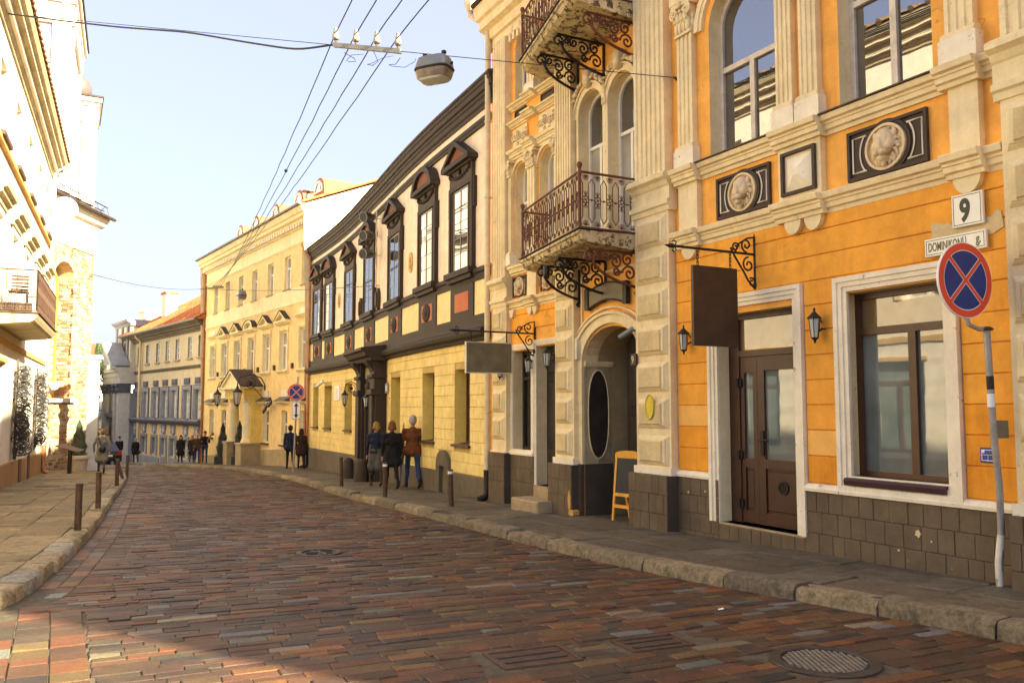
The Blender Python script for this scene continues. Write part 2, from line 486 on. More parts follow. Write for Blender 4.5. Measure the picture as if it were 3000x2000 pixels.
# ================================================================ ground, road, pavements
def tint_mat(name, rough=.7, spec=.3, bs=.5, nscale=30, contrast=.35, stain=.0, dust=.0):
    m, nt, b = nodes(name)
    at = nt.nodes.new("ShaderNodeAttribute"); at.attribute_name = 'tint'
    p = posv(nt)
    n1 = noise(nt, p, nscale, 5, .7); n2 = noise(nt, p, 3.1, 5, .65); n3 = noise(nt, p, .55, 4, .6)
    c = mixc(nt, contrast, at.outputs[0], mixc(nt, 1.0, at.outputs[0], ramp(nt, n1, [(.3, (.35,)*3), (.72, (1.45,)*3)]), 'MULTIPLY'))
    c = mixc(nt, .55, c, mixc(nt, 1.0, c, ramp(nt, n2, [(.3, (.55,)*3), (.7, (1.35,)*3)]), 'MULTIPLY'))
    c = mixc(nt, .5, c, mixc(nt, 1.0, c, ramp(nt, n3, [(.35, (.65,)*3), (.65, (1.3,)*3)]), 'MULTIPLY'))
    if stain:
        c = mixc(nt, mathn(nt, 'MULTIPLY', ramp(nt, noise(nt, p, 5, 7, .75), [(.5, (0,)*3), (.68, (1,)*3)]), stain), c, (.05, .045, .02))
    if dust:
        sp = noise(nt, p, 150, 3, .8)
        c = mixc(nt, .6, c, mixc(nt, 1.0, c, ramp(nt, sp, [(.35, (.45,)*3), (.65, (1.5,)*3)]), 'MULTIPLY'))
        df = mathn(nt, 'MULTIPLY', ramp(nt, noise(nt, p, 2.2, 7, .75), [(.48, (0,)*3), (.72, (1,)*3)]), dust)
        c = mixc(nt, df, c, (.085, .063, .033))
    nt.links.new(c, b.inputs['Base Color'])
    r = ramp(nt, n2, [(.3, (rough-.15,)*3), (.7, (rough+.12,)*3)])
    nt.links.new(r, b.inputs['Roughness'])
    b.inputs['Specular IOR Level'].default_value = spec
    bump(nt, b, mathn(nt, 'ADD', n1, mathn(nt, 'MULTIPLY', n2, 1.5)), bs, .006)
    return m
tint_mat('sett', .62, .28, .8, 60, .75, 0, .5)
tint_mat('slab', .85, .25, .6, 26, .55, .85)
tint_mat('kerb', .85, .25, 1.0, 26, .75, .8)
tint_mat('brickpiece', .9, .2, .6, 30, .4)
tint_mat('leaf', .6, .3, 0, 20, .2)
simple('mortar', (.085, .065, .038), .95, 0, .5, 12, .5)
simple('sand_joint', (.11, .085, .05), .95, 0, .4, 12, .5)
simple('ground_far', (.12, .10, .07), .95, 0, .3, 1)
simple('road_far', (.115, .085, .07), .75, 0, .35, 14, .4)

def obj_tint(mb, cols, name, mat, parent, kind=None, smooth=False):
    o = mb.obj(name, mat, parent, smooth)
    at = o.data.attributes.new('tint', 'FLOAT_COLOR', 'FACE')
    at.data.foreach_set('color', np.array([(*c, 1) for c in cols], dtype=np.float32).ravel())
    if kind: o['kind'] = kind
    return o
def smoothline(pts, it=2):
    for _ in range(it):
        q = [pts[0]]
        for a, b in zip(pts, pts[1:]):
            q += [(a[0]*.75+b[0]*.25, a[1]*.75+b[1]*.25), (a[0]*.25+b[0]*.75, a[1]*.25+b[1]*.75)]
        pts = q + [pts[-1]]
    return pts
class Line:
    def __init__(s, pts):
        s.p = pts; s.c = [0]
        for a, b in zip(pts, pts[1:]): s.c.append(s.c[-1]+math.dist(a, b))
        s.L = s.c[-1]
    def at(s, t):
        i = int(np.clip(np.searchsorted(s.c, t)-1, 0, len(s.p)-2))
        a, b = s.p[i], s.p[i+1]; l = s.c[i+1]-s.c[i]; f = (t-s.c[i])/l
        return (a[0]+(b[0]-a[0])*f, a[1]+(b[1]-a[1])*f)
    def dir(s, t):
        a, b = s.at(max(0, t-.35)), s.at(min(s.L, t+.35)); l = math.dist(a, b)
        return ((b[0]-a[0])/l, (b[1]-a[1])/l)
    def hit(s, P, N, side):
        """distance along N from P to the line (nearest on the given sign)"""
        best = None
        for a, b in zip(s.p, s.p[1:]):
            ex, ey = b[0]-a[0], b[1]-a[1]
            det = N[0]*(-ey)+ex*N[1]
            if abs(det) < 1e-9: continue
            rx, ry = a[0]-P[0], a[1]-P[1]
            t = (rx*(-ey)+ex*ry)/det; u = (N[0]*ry-N[1]*rx)/det
            if -1e-6 <= u <= 1+1e-6 and t*side > 0 and (best is None or abs(t) < abs(best)): best = t
        return best
KR = Line(smoothline([(10.5, -9), (7.3, -1.0), (5.2, 3.4), (3.75, 6.2), (3.05, 7.2), (1.75, 8.9), (.85, 10.45), (.02, 12.2), (-.85, 14.0), (-2.8, 17.9), (-4.1, 20.5), (-7.25, 28.7), (-9.9, 34.2), (-12.9, 39.2), (-16.6, 44.0), (-22.6, 51.6), (-29.6, 60.5), (-40, 74)]))
KL = Line(smoothline([(-14, 4.6), (-7.5, 5.2), (-5.2, 5.9), (-4.3, 7.2), (-4.55, 8.3), (-5.12, 9.9), (-6.2, 12.8), (-7.5, 15.95), (-9.6, 21.0), (-13.1, 29.4), (-14.9, 33.2), (-16.8, 35.9), (-19.6, 39.0), (-24.5, 45.5), (-33, 56), (-44, 70)]))
CL = Line(smoothline([(2.2, 1.0), (-.3, 6.0), (-2.0, 9.8), (-4.65, 15.8), (-6.95, 21), (-10.4, 29.6), (-13.2, 35), (-16.4, 40.2), (-22, 47.6), (-30, 58), (-42, 73)]))

def sheet(name, xs, ys, off, mat, parent=None, kind='structure'):
    mb = MB(); n = len(xs)
    vs = [(x, y, g(y)+off) for y in ys for x in xs]
    fs = [(j*n+i, j*n+i+1, (j+1)*n+i+1, (j+1)*n+i) for j in range(len(ys)-1) for i in range(n-1)]
    mb.add(vs, fs)
    o = mb.obj(name, mat, parent, recalc=False)
    tag(o, kind=kind); return o
ground = sheet('ground', [-500, -120, -60, -30, 0, 30, 120, 500], [-120, -40] + frange(-15, 140, 2.5) + [180, 300, 500], -.26, 'ground_far')
tag(ground, 'dull earth ground under the street and the houses', 'ground')
# road bed between the kerbs
road = thing('road', 'street paved with long multicoloured stone setts in rows', 'road', (-2, 9, g(9)-.15), kind='structure')
mb = MB(); vs = []; fs = []
ts = frange(0, CL.L, .6)
rows = []
def span(t):
    P = CL.at(t); D = CL.dir(t); N = (D[1], -D[0])   # N points to the houses on the sunny-less side
    r = KR.hit(P, N, 1); l = KL.hit(P, N, -1)
    return P, D, N, (r if r is not None else 6), (l if l is not None else -6)
for t in ts:
    P, D, N, r, l = span(t)
    if P[1] < 7.4: l = min(l, -9)
    for w in (l-.05, l*.5, 0, r*.5, r+.05):
        x, y = P[0]+N[0]*w, P[1]+N[1]*w; vs.append((x, y, g(y)-.1395))
for j in range(len(ts)-1):
    for i in range(4): fs.append((j*5+i, j*5+i+1, (j+1)*5+i+1, (j+1)*5+i))
mb.add(vs, fs); mb.obj('road_bed', 'mortar', road, recalc=False)
PAL = [((.105, .060, .042), 30), ((.135, .070, .045), 22), ((.20, .085, .042), 13), ((.085, .055, .045), 18), ((.22, .12, .05), 8), ((.045, .042, .042), 6), ((.075, .062, .052), 10), ((.19, .19, .175), 5), ((.28, .26, .21), 2), ((.16, .115, .06), 8), ((.25, .105, .045), 5)]
PALB = [((c[0]*.80, c[1]*.72, c[2]*.54) if c[0] > c[2]*1.25 else (c[0]*.74, c[1]*.74, c[2]*.68)) for c, w in PAL for _ in range(w)]
MANHOLES = [(2.09, 5.85, .37), (-2.43, 10.93, .3)]
RECTS = [(.14, 5.97, .29, .20, 23), (1.02, 6.34, .26, .16, 23)]
def blocked(x, y, m=.06):
    for a, b, r in MANHOLES:
        if math.hypot(x-a, y-b) < r+m: return True
    for a, b, hw, hh, an in RECTS:
        c, s_ = math.cos(rad(an)), math.sin(rad(an)); dx, dy = x-a, y-b
        if abs(dx*c+dy*s_) < hw+.10 and abs(-dx*s_+dy*c) < hh+.05: return True
    return False
setts = []   # (corner pts, colour, height jitter)
def sett(q, hj=None):
    cx = sum(p[0] for p in q)/4; cy = sum(p[1] for p in q)/4
    if blocked(cx, cy): return
    c = R.choice(PALB); k = R.uniform(.78, 1.22)
    c = tuple(x*.9+m_*.1 for x, m_ in zip(c, (.11, .056, .034))); setts.append((q, tuple(x*k*R.uniform(.93, 1.07) for x in c), R.gauss(0, .003) if hj is None else hj, cx, cy))
def edgeA(y): return -3.55+(7.2-y)*.53
t = 0.6
while t < 50:
    wd = R.uniform(.10, .128)*(1.0 if t < 30 else 1.25)
    P, D, N, r, l = span(t); P2, D2, N2, r2, l2 = span(t+wd)
    w = l+.36+R.uniform(0, .02)
    if P[1]+N[1]*(-3) < 7.6:     # meets the driveway strip instead of the kerb
        for k in range(200):
            x, y = P[0]+N[0]*w, P[1]+N[1]*w
            if y > 7.35 and False: break
            if x > edgeA(y) or y > 7.3: break
            w += .03
    while w < r-.04:
        ln = R.choice((.18, .22, .26, .30, .33, .38, .46))*R.uniform(.9, 1.1)
        e = min(w+ln, r-.03)
        if r-.03-e < .1: e = r-.03
        gp = .0022
        j = lambda: R.uniform(-.006, .006)
        q = [(P[0]+N[0]*(w+gp)+D[0]*(gp+j()), P[1]+N[1]*(w+gp)+D[1]*(gp+j())), (P[0]+N[0]*(e-gp)+D[0]*(gp+j()), P[1]+N[1]*(e-gp)+D[1]*(gp+j())),
             (P2[0]+N2[0]*(e-gp)-D[0]*(gp+j()), P2[1]+N2[1]*(e-gp)-D[1]*(gp+j())), (P2[0]+N2[0]*(w+gp)-D[0]*(gp+j()), P2[1]+N2[1]*(w+gp)-D[1]*(gp+j()))]
        sett(q); w = e
    t += wd
# gutter: two lengthwise courses beside the sunny kerb
for c in (0, 1):
    t = 7.0
    while t < 38:
        ln = R.uniform(.22, .5)
        o0, o1 = .02+c*.17, .18+c*.17
        q = []
        for tt, oo in ((t, o0), (t, o1), (t+ln-.012, o1), (t+ln-.012, o0)):
            p = KL.at(tt); d = KL.dir(tt); q.append((p[0]+d[1]*oo, p[1]-d[0]*oo))
        if q[0][1] > 7.6: sett(q, R.gauss(-.004, .003))
        t += ln
# driveway strip: lengthwise columns of square setts
A28 = (-math.sin(rad(28)), math.cos(rad(28))); B28 = (math.cos(rad(28)), math.sin(rad(28)))
for c in range(13):
    t = -4.5
    while t < 3.2-.1*c:
        ln = R.uniform(.16, .3)
        q = []
        for tt, oo in ((t, -.004-c*.235), (t, -.229-c*.235), (t+ln-.006, -.229-c*.235), (t+ln-.006, -.004-c*.235)):
            q.append((-2.3+A28[0]*tt+B28[0]*oo, 4.85+A28[1]*tt+B28[1]*oo))
        if KL.hit(q[0], (-1, .2), 1) is None or q[0][1] < 5.6 or q[0][0] > -4.0:
            sett(q)
        t += ln
def sett_mesh(mb, q, hj):
    cx = sum(p[0] for p in q)/4; cy = sum(p[1] for p in q)/4
    zt = hj-.130; vs = []
    tx, ty = R.gauss(0, .0028), R.gauss(0, .0028)
    for k, zz in ((1.0, -.03), (1.0, -.006), (.90, 0)):
        for i, (x, y) in enumerate(q):
            kx = cx+(x-cx)*k; ky = cy+(y-cy)*k
            if k < 1:   # keep the worn edge narrow on long setts
                L = math.dist((x, y), (cx, cy)); kk = max(k, 1-.007/L); kx = cx+(x-cx)*kk; ky = cy+(y-cy)*kk
            vs.append((kx, ky, g(ky)+zt+zz+tx*(i in (1, 2))+ty*(i > 1)))
    fs = [(8, 9, 10, 11)] + [(a+i, a+(i+1) % 4, a+4+(i+1) % 4, a+4+i) for a in (0, 4) for i in range(4)]
    mb.add(vs, fs); return len(fs)
CPv, SPv = math.cos(rad(4.392)), math.sin(rad(4.392))
def pix(x, y, z):
    yc = y*CPv+z*SPv
    if yc < .3: return None
    return 1500+2500*x/yc, 1000-2500*(-y*SPv+z*CPv)/yc
def vis_area(q):
    cx = sum(p[0] for p in q)/4; cy = sum(p[1] for p in q)/4
    p = pix(cx, cy, g(cy)-.13)
    if p is None or not (0 < p[0] < 3000 and 0 < p[1] < 2000): return 0
    return 1/(cx*cx+cy*cy)**1.5*math.dist(q[0], q[1])
setts.sort(key=lambda s: -vis_area(s[0]))
for q, c, hj, cx, cy in setts[:300]:
    mb = MB(); k = sett_mesh(mb, q, hj); obj_tint(mb, [c]*k, 'sett', 'sett', road)
mb = MB(); cols = []
for q, c, hj, cx, cy in setts[300:]:
    k = sett_mesh(mb, q, hj); cols += [c]*k
obj_tint(mb, cols, 'setts', 'sett', road, 'stuff')
mb = MB(); vs = []; fs = []
ts = frange(47.5, CL.L, 1.5)
for t in ts:
    P, D, N, r, l = span(t)
    for w in (l+.03, 0, r-.03):
        x, y = P[0]+N[0]*w, P[1]+N[1]*w; vs.append((x, y, g(y)-.134))
for j in range(len(ts)-1):
    for i in range(2): fs.append((j*3+i, j*3+i+1, (j+1)*3+i+1, (j+1)*3+i))
mb.add(vs, fs); mb.obj('distant_paving', 'road_far', road, recalc=False)

# kerbs and slabs
def kerb_run(line, t0, t1, side, parent, wid=.24, cols=None):
    t = t0
    while t < t1:
        ln = R.uniform(.65, 1.35)
        mb = MB(); n = 4; nv = 6; vs = []; fs = []
        dz = R.gauss(0, .008); dw = R.gauss(0, .008); rise = R.uniform(-.008, .008)
        for k in range(n+1):
            tt = t+.008+(ln-.016)*k/n
            p = line.at(tt); d = line.dir(tt); N = (d[1]*side, -d[0]*side)   # into the pavement
            cx = .018 if k in (0, n) else 0
            for o, z in ((dw, -.25), (dw+.005, -.06), (dw+.02+cx*.5, -.016-cx*.4), (dw+.065, .004-cx*.5), (wid-.01, .006-cx*.4), (wid, -.25)):
                jj = R.uniform(-.011, .011)
                x, y = p[0]+N[0]*(o+jj), p[1]+N[1]*(o+jj)
                vs.append((x, y, g(y)+z+dz*(z > -.1)+rise*(k-n/2)/n+(R.uniform(-.006, .004) if z > -.1 else 0)))
        for k in range(n):
            for i in range(nv): fs.append((k*nv+i, k*nv+(i+1) % nv, (k+1)*nv+(i+1) % nv, (k+1)*nv+i))
        fs.append(tuple(range(nv))); fs.append(tuple(range(n*nv, (n+1)*nv)))
        mb.add(vs, fs)
        c = R.choice(cols); kk = R.uniform(.8, 1.15)
        obj_tint(mb, [tuple(x*kk for x in c)]*len(fs), 'kerbstone', 'kerb', parent, smooth=35)
        t += ln
def slabs(line, t0, t1, side, parent, w0, widths, lens, cols, joint=.008, wobble=.004, maxw=None):
    t = t0
    off = [R.uniform(0, .5) for _ in widths]
    for wi, wv in enumerate(widths):
        a = w0+sum(widths[:wi]); t = t0+off[wi]
        while t < t1:
            ln = R.choice(lens)*R.uniform(.95, 1.05)
            mb = MB(); vs = []
            c = R.choice(cols); kk = R.uniform(.82, 1.16)
            tl = [R.gauss(0, wobble) for _ in range(3)]
            pm = line.at(t+ln/2)
            if maxw is None or a+wv*.3 < maxw(pm[1]):
                for inset, z in ((joint*.5, -.05), (joint*.5, -.008), (joint*.5+.010, 0)):
                    for i, (tt, oo) in enumerate(((t+inset, a+inset), (t+ln-inset, a+inset), (t+ln-inset, a+wv-inset), (t+inset, a+wv-inset))):
                        p = line.at(tt); d = line.dir(tt)
                        x, y = p[0]+d[1]*side*oo, p[1]-d[0]*side*oo
                        vs.append((x, y, g(y)+z+tl[0]+tl[1]*(i in (1, 2))+tl[2]*(i > 1)))
                fs = [(8, 9, 10, 11)] + [(b+i, b+(i+1) % 4, b+4+(i+1) % 4, b+4+i) for b in (0, 4) for i in range(4)]
                mb.add(vs, fs)
                obj_tint(mb, [tuple(x*kk for x in c)]*len(fs), 'paving_slab', 'slab', parent)
            t += ln
def bedding(line, t0, t1, side, w1, parent, mat):
    mb = MB(); vs = []; fs = []; ts = frange(t0, t1, .7)
    for t in ts:
        p = line.at(t); d = line.dir(t)
        for o in (.1, w1*.5, w1):
            x, y = p[0]+d[1]*side*o, p[1]-d[0]*side*o; vs.append((x, y, g(y)-.012))
    for j in range(len(ts)-1):
        for i in range(2): fs.append((j*3+i, j*3+i+1, (j+1)*3+i+1, (j+1)*3+i))
    mb.add(vs, fs); mb.obj('bedding', mat, parent, recalc=False)
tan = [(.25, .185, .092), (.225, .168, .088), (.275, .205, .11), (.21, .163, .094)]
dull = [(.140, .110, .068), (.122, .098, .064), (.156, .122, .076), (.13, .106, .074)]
pave_r = thing('pavement', 'worn grey pavement slabs along the orange and yellow fronts', 'pavement', (1.5, 11, g(11)), kind='structure')
bedding(KR, 0, 72, 1, 2.9, pave_r, 'mortar')
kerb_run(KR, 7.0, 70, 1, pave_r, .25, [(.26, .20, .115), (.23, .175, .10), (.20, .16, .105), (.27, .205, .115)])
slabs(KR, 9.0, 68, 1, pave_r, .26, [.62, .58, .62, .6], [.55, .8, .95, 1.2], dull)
pave_l = thing('pavement', 'sun-warmed tan pavement slabs along the cream house and brick church wall', 'pavement', (-6.5, 12, g(12)), kind='structure')
bedding(KL, 3, 50, -1, 6.5, pave_l, 'sand_joint')
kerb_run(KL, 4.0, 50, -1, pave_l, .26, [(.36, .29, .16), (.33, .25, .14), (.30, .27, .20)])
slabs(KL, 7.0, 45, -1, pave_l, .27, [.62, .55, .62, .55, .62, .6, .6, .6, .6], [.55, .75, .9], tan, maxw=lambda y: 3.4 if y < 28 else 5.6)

# manhole covers and hatch plates
def manhole(x, y, r, label, grid=True):
    z = g(y)-.128
    t = thing('manhole_cover', label, 'manhole cover', (x, y, z))
    mb = MB(); mb.lathe((x, y, z), [(r, -.05), (r, .004), (r*.985, .010), (r*.80, .010), (r*.78, .002), (r*.78, -.05)], 40)
    mb.obj('rim', 'cast_iron', t, 30)
    mb = MB(); mb.lathe((x, y, z), [(r*.775, -.04), (r*.775, -.006)], 36); mb.obj('lid', 'cast_iron', t, 30)
    if grid:
        mb = MB(); n = 15; st = 2*r*.74/n
        for i in range(n):
            for j in range(n):
                px_, py_ = -r*.74+st*(i+.5), -r*.74+st*(j+.5)+(st*.5 if i % 2 else 0)
                if math.hypot(px_, py_) < r*.72:
                    mb.box(XY, x+px_-st*.30, x+px_+st*.30, z-.02, z+.006, -(y+py_+st*.34), -(y+py_-st*.34))
        tag(mb.obj('tread_studs', 'cast_light', t), kind='stuff')
    else:
        mb = MB()
        for k in range(5):
            a = k*.6
            mb.tube([(x+math.cos(a)*r*.6, y+math.sin(a)*r*.6, z), (x-math.cos(a)*r*.6, y-math.sin(a)*r*.6, z)], .012, 4)
        mb.obj('lid_ribs', 'cast_iron', t)
manhole(2.09, 5.85, .36, 'large round iron manhole cover with pale studded lid near the kerb')
manhole(-2.43, 10.93, .28, 'small round iron manhole cover with ribbed lid in mid street', False)
for (x, y, hw, hh, an), lab in zip(RECTS, ('rectangular iron hatch plate with two bars set in the setts', 'small dark iron hatch plate beside the studded manhole')):
    z = g(y)-.124; z -= .006; t = thing('hatch_plate', lab, 'hatch plate', (x, y, z))
    f = Fr((x, y), (math.cos(rad(an)), math.sin(rad(an))), 1)
    mb = MB()
    for s0, s1, d0, d1 in ((-hw, hw, -hh, -hh+.025), (-hw, hw, hh-.025, hh), (-hw, -hw+.025, -hh+.025, hh-.025), (hw-.025, hw, -hh+.025, hh-.025)):
        mb.box(f, s0, s1, z-.05, z+.006, d0, d1)
    mb.obj('rim', 'iron_brown', t)
    mb = MB(); mb.box(f, -hw+.03, hw-.03, z-.05, z-.004, -hh+.03, hh-.03); mb.obj('plate', 'iron_brown', t)
    for dd in (-.06, .06):
        mb = MB(); mb.bbox(f, -hw+.06, hw-.06, z-.01, z+.004, dd-.02, dd+.02, .004); mb.obj('bar', 'cast_iron', t)
# ================================================================ shared building pieces
def rail(mb, fr, a0, z0, a1, z1, d0, d1, mi=0): mb.box(fr, a0, a1, z0, z1, d0, d1, mi)
def window(parent, fr, sa, sb, za, zb, d, fm, pm, cols=2, rows=1, rise=0.0, transom=None, fw=.055, bar=.035, name='window', pm_top=None, vert=None, dep=.07, pd=.045):
    """casement set in an opening: outer frame, mullions and bars as the window, each pane its own piece"""
    mb = MB(); panes = []
    ca = (sa+sb)/2; ra = (sb-sa)/2
    mb.box(fr, sa, sa+fw, za, zb, d-dep, d); mb.box(fr, sb-fw, sb, za, zb, d-dep, d)
    mb.box(fr, sa+fw, sb-fw, za, za+fw, d-dep, d-.002)
    if rise > 0:
        n = 14
        for i in range(n):
            t0, t1 = math.pi*i/n, math.pi*(i+1)/n
            q = [(ca+ra*math.cos(t0), zb+rise*math.sin(t0)), (ca+ra*math.cos(t1), zb+rise*math.sin(t1)), (ca+(ra-fw)*math.cos(t1), zb+(rise-fw)*math.sin(t1)), (ca+(ra-fw)*math.cos(t0), zb+(rise-fw)*math.sin(t0))]
            mb.prism(fr, q, d-dep, d)
        ztop = None
    else:
        mb.box(fr, sa+fw, sb-fw, zb-fw, zb, d-dep, d-.002); ztop = zb-fw
    zl = za+fw
    zt = transom if transom is not None else (ztop if ztop is not None else zb)
    if transom is not None or rise > 0:
        mb.box(fr, sa+fw, sb-fw, zt-bar*.9, zt+bar*.9, d-dep, d+.006)
        tp = pm_top or pm
        if rise > 0:
            pts = [(sa+fw, zt+bar*.9), (sb-fw, zt+bar*.9), (sb-fw, zb)] + [(ca+(ra-fw)*math.cos(math.pi*i/12), zb+(rise-fw)*math.sin(math.pi*i/12)) for i in range(1, 12)] + [(sa+fw, zb)]
            panes.append((pts, tp))
        else:
            panes.append(([(sa+fw, zt+bar*.9), (sb-fw, zt+bar*.9), (sb-fw, ztop), (sa+fw, ztop)], tp))
        zh = zt-bar*.9
    else:
        zh = ztop
    L, Rr = sa+fw, sb-fw
    xs = [L+(Rr-L)*i/cols for i in range(cols+1)] if vert is None else [L]+list(vert)+[Rr]
    zs = [zl+(zh-zl)*i/rows for i in range(rows+1)]
    for x in xs[1:-1]: mb.box(fr, x-bar, x+bar, zl, zh, d-dep, d+.003)
    for z in zs[1:-1]: mb.box(fr, L, Rr, z-bar*.5, z+bar*.5, d-dep+.01, d-.004)
    for i in range(len(xs)-1):
        for j in range(rows):
            a0 = xs[i]+(bar if i else 0); a1 = xs[i+1]-(bar if i < len(xs)-2 else 0)
            b0 = zs[j]+(bar*.5 if j else 0); b1 = zs[j+1]-(bar*.5 if j < rows-1 else 0)
            panes.append(([(a0, b0), (a1, b0), (a1, b1), (a0, b1)], pm))
    w = mb.obj(name, fm, parent)
    for pts, m_ in panes:
        pb = MB(); tilt = R.uniform(-.004, .004)
        n = len(pts)
        pb.prism(fr, pts, d-pd+tilt, d-pd+.007+tilt)
        p = pb.obj('pane', m_); p.parent = w
        L_ = ORIG.get(parent.name)
        if L_ is not None: pass
        p.matrix_parent_inverse = (w.matrix_parent_inverse if False else Matrix.Identity(4))
        p.parent = w
    return w
def sub(o, part):
    """make o a sub-part of a part that was built in world coordinates"""
    o.parent = part; o.matrix_parent_inverse = Matrix.Identity(4); return o
def surround(parent, fr, sa, sb, za, zb, w, d, mat, bottom=True, name='surround', steps=3):
    mb = MB()
    for k in range(steps):
        i0 = w*k/steps; dd = d*(1-k/steps*.75)
        a0, a1, b1 = sa+i0, sb-i0, zb-i0; b0 = za+(i0 if bottom else 0); ww = w/steps
        mb.box(fr, a0, a0+ww, b0, b1, 0, dd); mb.box(fr, a1-ww, a1, b0, b1, 0, dd)
        mb.box(fr, a0+ww, a1-ww, b1-ww, b1, 0, dd-.0015)
        if bottom: mb.box(fr, a0+ww, a1-ww, b0, b0+ww, 0, dd-.0015)
    return mb.obj(name, mat, parent)
def moulding(parent, fr, ss, z0, z1, dmax, mat, name='cornice', d0=-.02, style=0):
    h = z1-z0; base = 0
    if style == 0:
        pr = [(d0, z0), (dmax*.25, z0), (dmax*.3, z0+h*.18), (dmax*.45, z0+h*.24), (dmax*.62, z0+h*.45), (dmax*.7, z0+h*.5), (dmax*.72, z0+h*.62), (dmax*.98, z0+h*.68), (dmax, z0+h*.92), (dmax*.9, z1), (d0, z1+.01)]
    else:
        pr = [(d0, z0), (dmax*.2, z0), (dmax*.2, z0+h*.2), (dmax*.35, z0+h*.22), (dmax*.4, z0+h*.42), (dmax*.7, z0+h*.47), (dmax*.72, z0+h*.66), (dmax*.88, z0+h*.7), (dmax, z0+h*.95), (dmax, z1), (d0, z1+.02)]
    mb = MB(); mb.sweep(fr, pr, ss); return mb.obj(name, mat, parent)
def blocks(parent, fr, s0, s1, zs, d0, d1, w, mat, name='block', bev=.012, jit=.02, bottom=None, off=.5, dj=.006):
    """courses of separate blocks; zs from top down"""
    out = []
    for r in range(len(zs)-1):
        zt, zb = zs[r], zs[r+1]
        x = s0; k = 0
        first = w*off if r % 2 else w
        while x < s1-1e-4:
            ww = (first if k == 0 else w)*R.uniform(1-jit*3, 1+jit*3)
            e = min(s1, x+ww)
            if s1-e < w*.35: e = s1
            mb = MB(); mb.bbox(fr, x+.002, e-.002, zb+.002, zt-.002, d0, d1+R.uniform(-dj, dj), bev)
            out.append(mb.obj(name, mat, parent)); x = e; k += 1
    return out
def fluted(mb, fr, s0, s1, z0, z1, d0, d1, n=4, dep=.02):
    w = (s1-s0)/(2*n+1); pts = [(s0, d0)]
    for i in range(n):
        a = s0+w*(2*i+1)
        pts += [(a-w if i == 0 else a, d1)] if i == 0 else []
        pts += [(a, d1), (a+w*.2, d1-dep), (a+w*.8, d1-dep), (a+w, d1)]
    pts += [(s1, d1), (s1, d0)]
    mb.vprism(fr, pts, z0, z1)
def blob(mb, voxel=.01, it=3):
    """weld overlapping lumps into one smooth skin"""
    o = mb.obj('lump', []); 
    md = o.modifiers.new('r', 'REMESH'); md.mode = 'VOXEL'; md.voxel_size = voxel; md.use_smooth_shade = True
    if it:
        s_ = o.modifiers.new('s', 'SMOOTH'); s_.iterations = it; s_.factor = .5
    dg = bpy.context.evaluated_depsgraph_get(); ev = o.evaluated_get(dg)
    me = bpy.data.meshes.new_from_object(ev)
    vs = [tuple(v.co) for v in me.vertices]; fs = [tuple(p.vertices) for p in me.polygons]
    old = o.data; bpy.data.objects.remove(o); bpy.data.meshes.remove(old); bpy.data.meshes.remove(me)
    return vs, fs
class Loc:
    """local frame: s = x, z = z, d = y"""
    def P(s, a, z, d=0.0): return (a, d, z)
LOC = Loc()
def spiral(c0, c1, r0, r1, a0, turns, n=18):
    return [(c0+(r0+(r1-r0)*i/n)*math.cos(a0+turns*2*math.pi*i/n), c1+(r0+(r1-r0)*i/n)*math.sin(a0+turns*2*math.pi*i/n)) for i in range(n+1)]

# lion mask, modelled once (unit: half-height 1, looking out along d)
def lion_mesh():
    mb = MB(); K = [1.28]; E = lambda *a: mb.ell(LOC, a[0]*K[0], a[1]*K[0]+.02, a[2]*1.15, a[3]*K[0], a[4]*K[0], a[5]*1.15, n=12, m=9)
    T = lambda pts, r: mb.tube([(x*K[0], y, z*K[0]) for x, z, y in pts], r, 7)
    E(0, .16, .12, .46, .50, .40); E(0, .42, .18, .34, .26, .24)              # skull, forehead
    E(0, .02, .46, .12, .30, .16); E(0, -.16, .60, .155, .10, .10)           # nose ridge, nose
    for q in (-1, 1):
        E(q*.13, -.29, .50, .17, .13, .18)                                     # upper lip pads
        E(q*.30, .02, .26, .17, .22, .20)                                      # cheeks
        T([(q*.08, .20, .50), (q*.22, .27, .47), (q*.34, .22, .36)], [.05, .07, .05])   # brow
        E(q*.21, .13, .42, .075, .045, .06)                                    # eye
        E(q*.42, .46, .12, .12, .16, .09)                                      # ear
    E(0, -.50, .40, .15, .12, .16); E(0, -.62, .26, .10, .2, .14)              # chin, beard
    rr = random.Random(5); K[0] = 1.0
    for ring, (r0, r1, n, w) in enumerate(((.60, .86, 18, .075), (.70, 1.0, 22, .07))):
        for k in range(n):
            a = 2*math.pi*(k+.5*ring)/n
            if ring == 0 and abs(math.cos(a)) < .35 and math.sin(a) < 0: continue
            sw = rr.uniform(-.22, .22)+.18*math.copysign(1, math.cos(a))
            pts = []
            for j in range(4):
                f = j/3; rr_ = r0+(r1-r0)*f; aa = a-sw*f*f
                pts.append((math.cos(aa)*rr_*.86, math.sin(aa)*rr_, .14-.05*ring-.10*f+.05*math.sin(f*3.1)))
            T(pts, [w*.8, w*1.1, w*.9, w*.35])
    return blob(mb, .03, 2)
LION = lion_mesh()
def lion(fr, s0, z0, d0, h, w, parent, mat='relief'):
    mb = MB(); mb.add([fr.P(s0+x*w, z0+z*h, d0+y*w*.95) for x, y, z in LION[0]], LION[1])
    return mb.obj('lion_head', mat, parent, True)
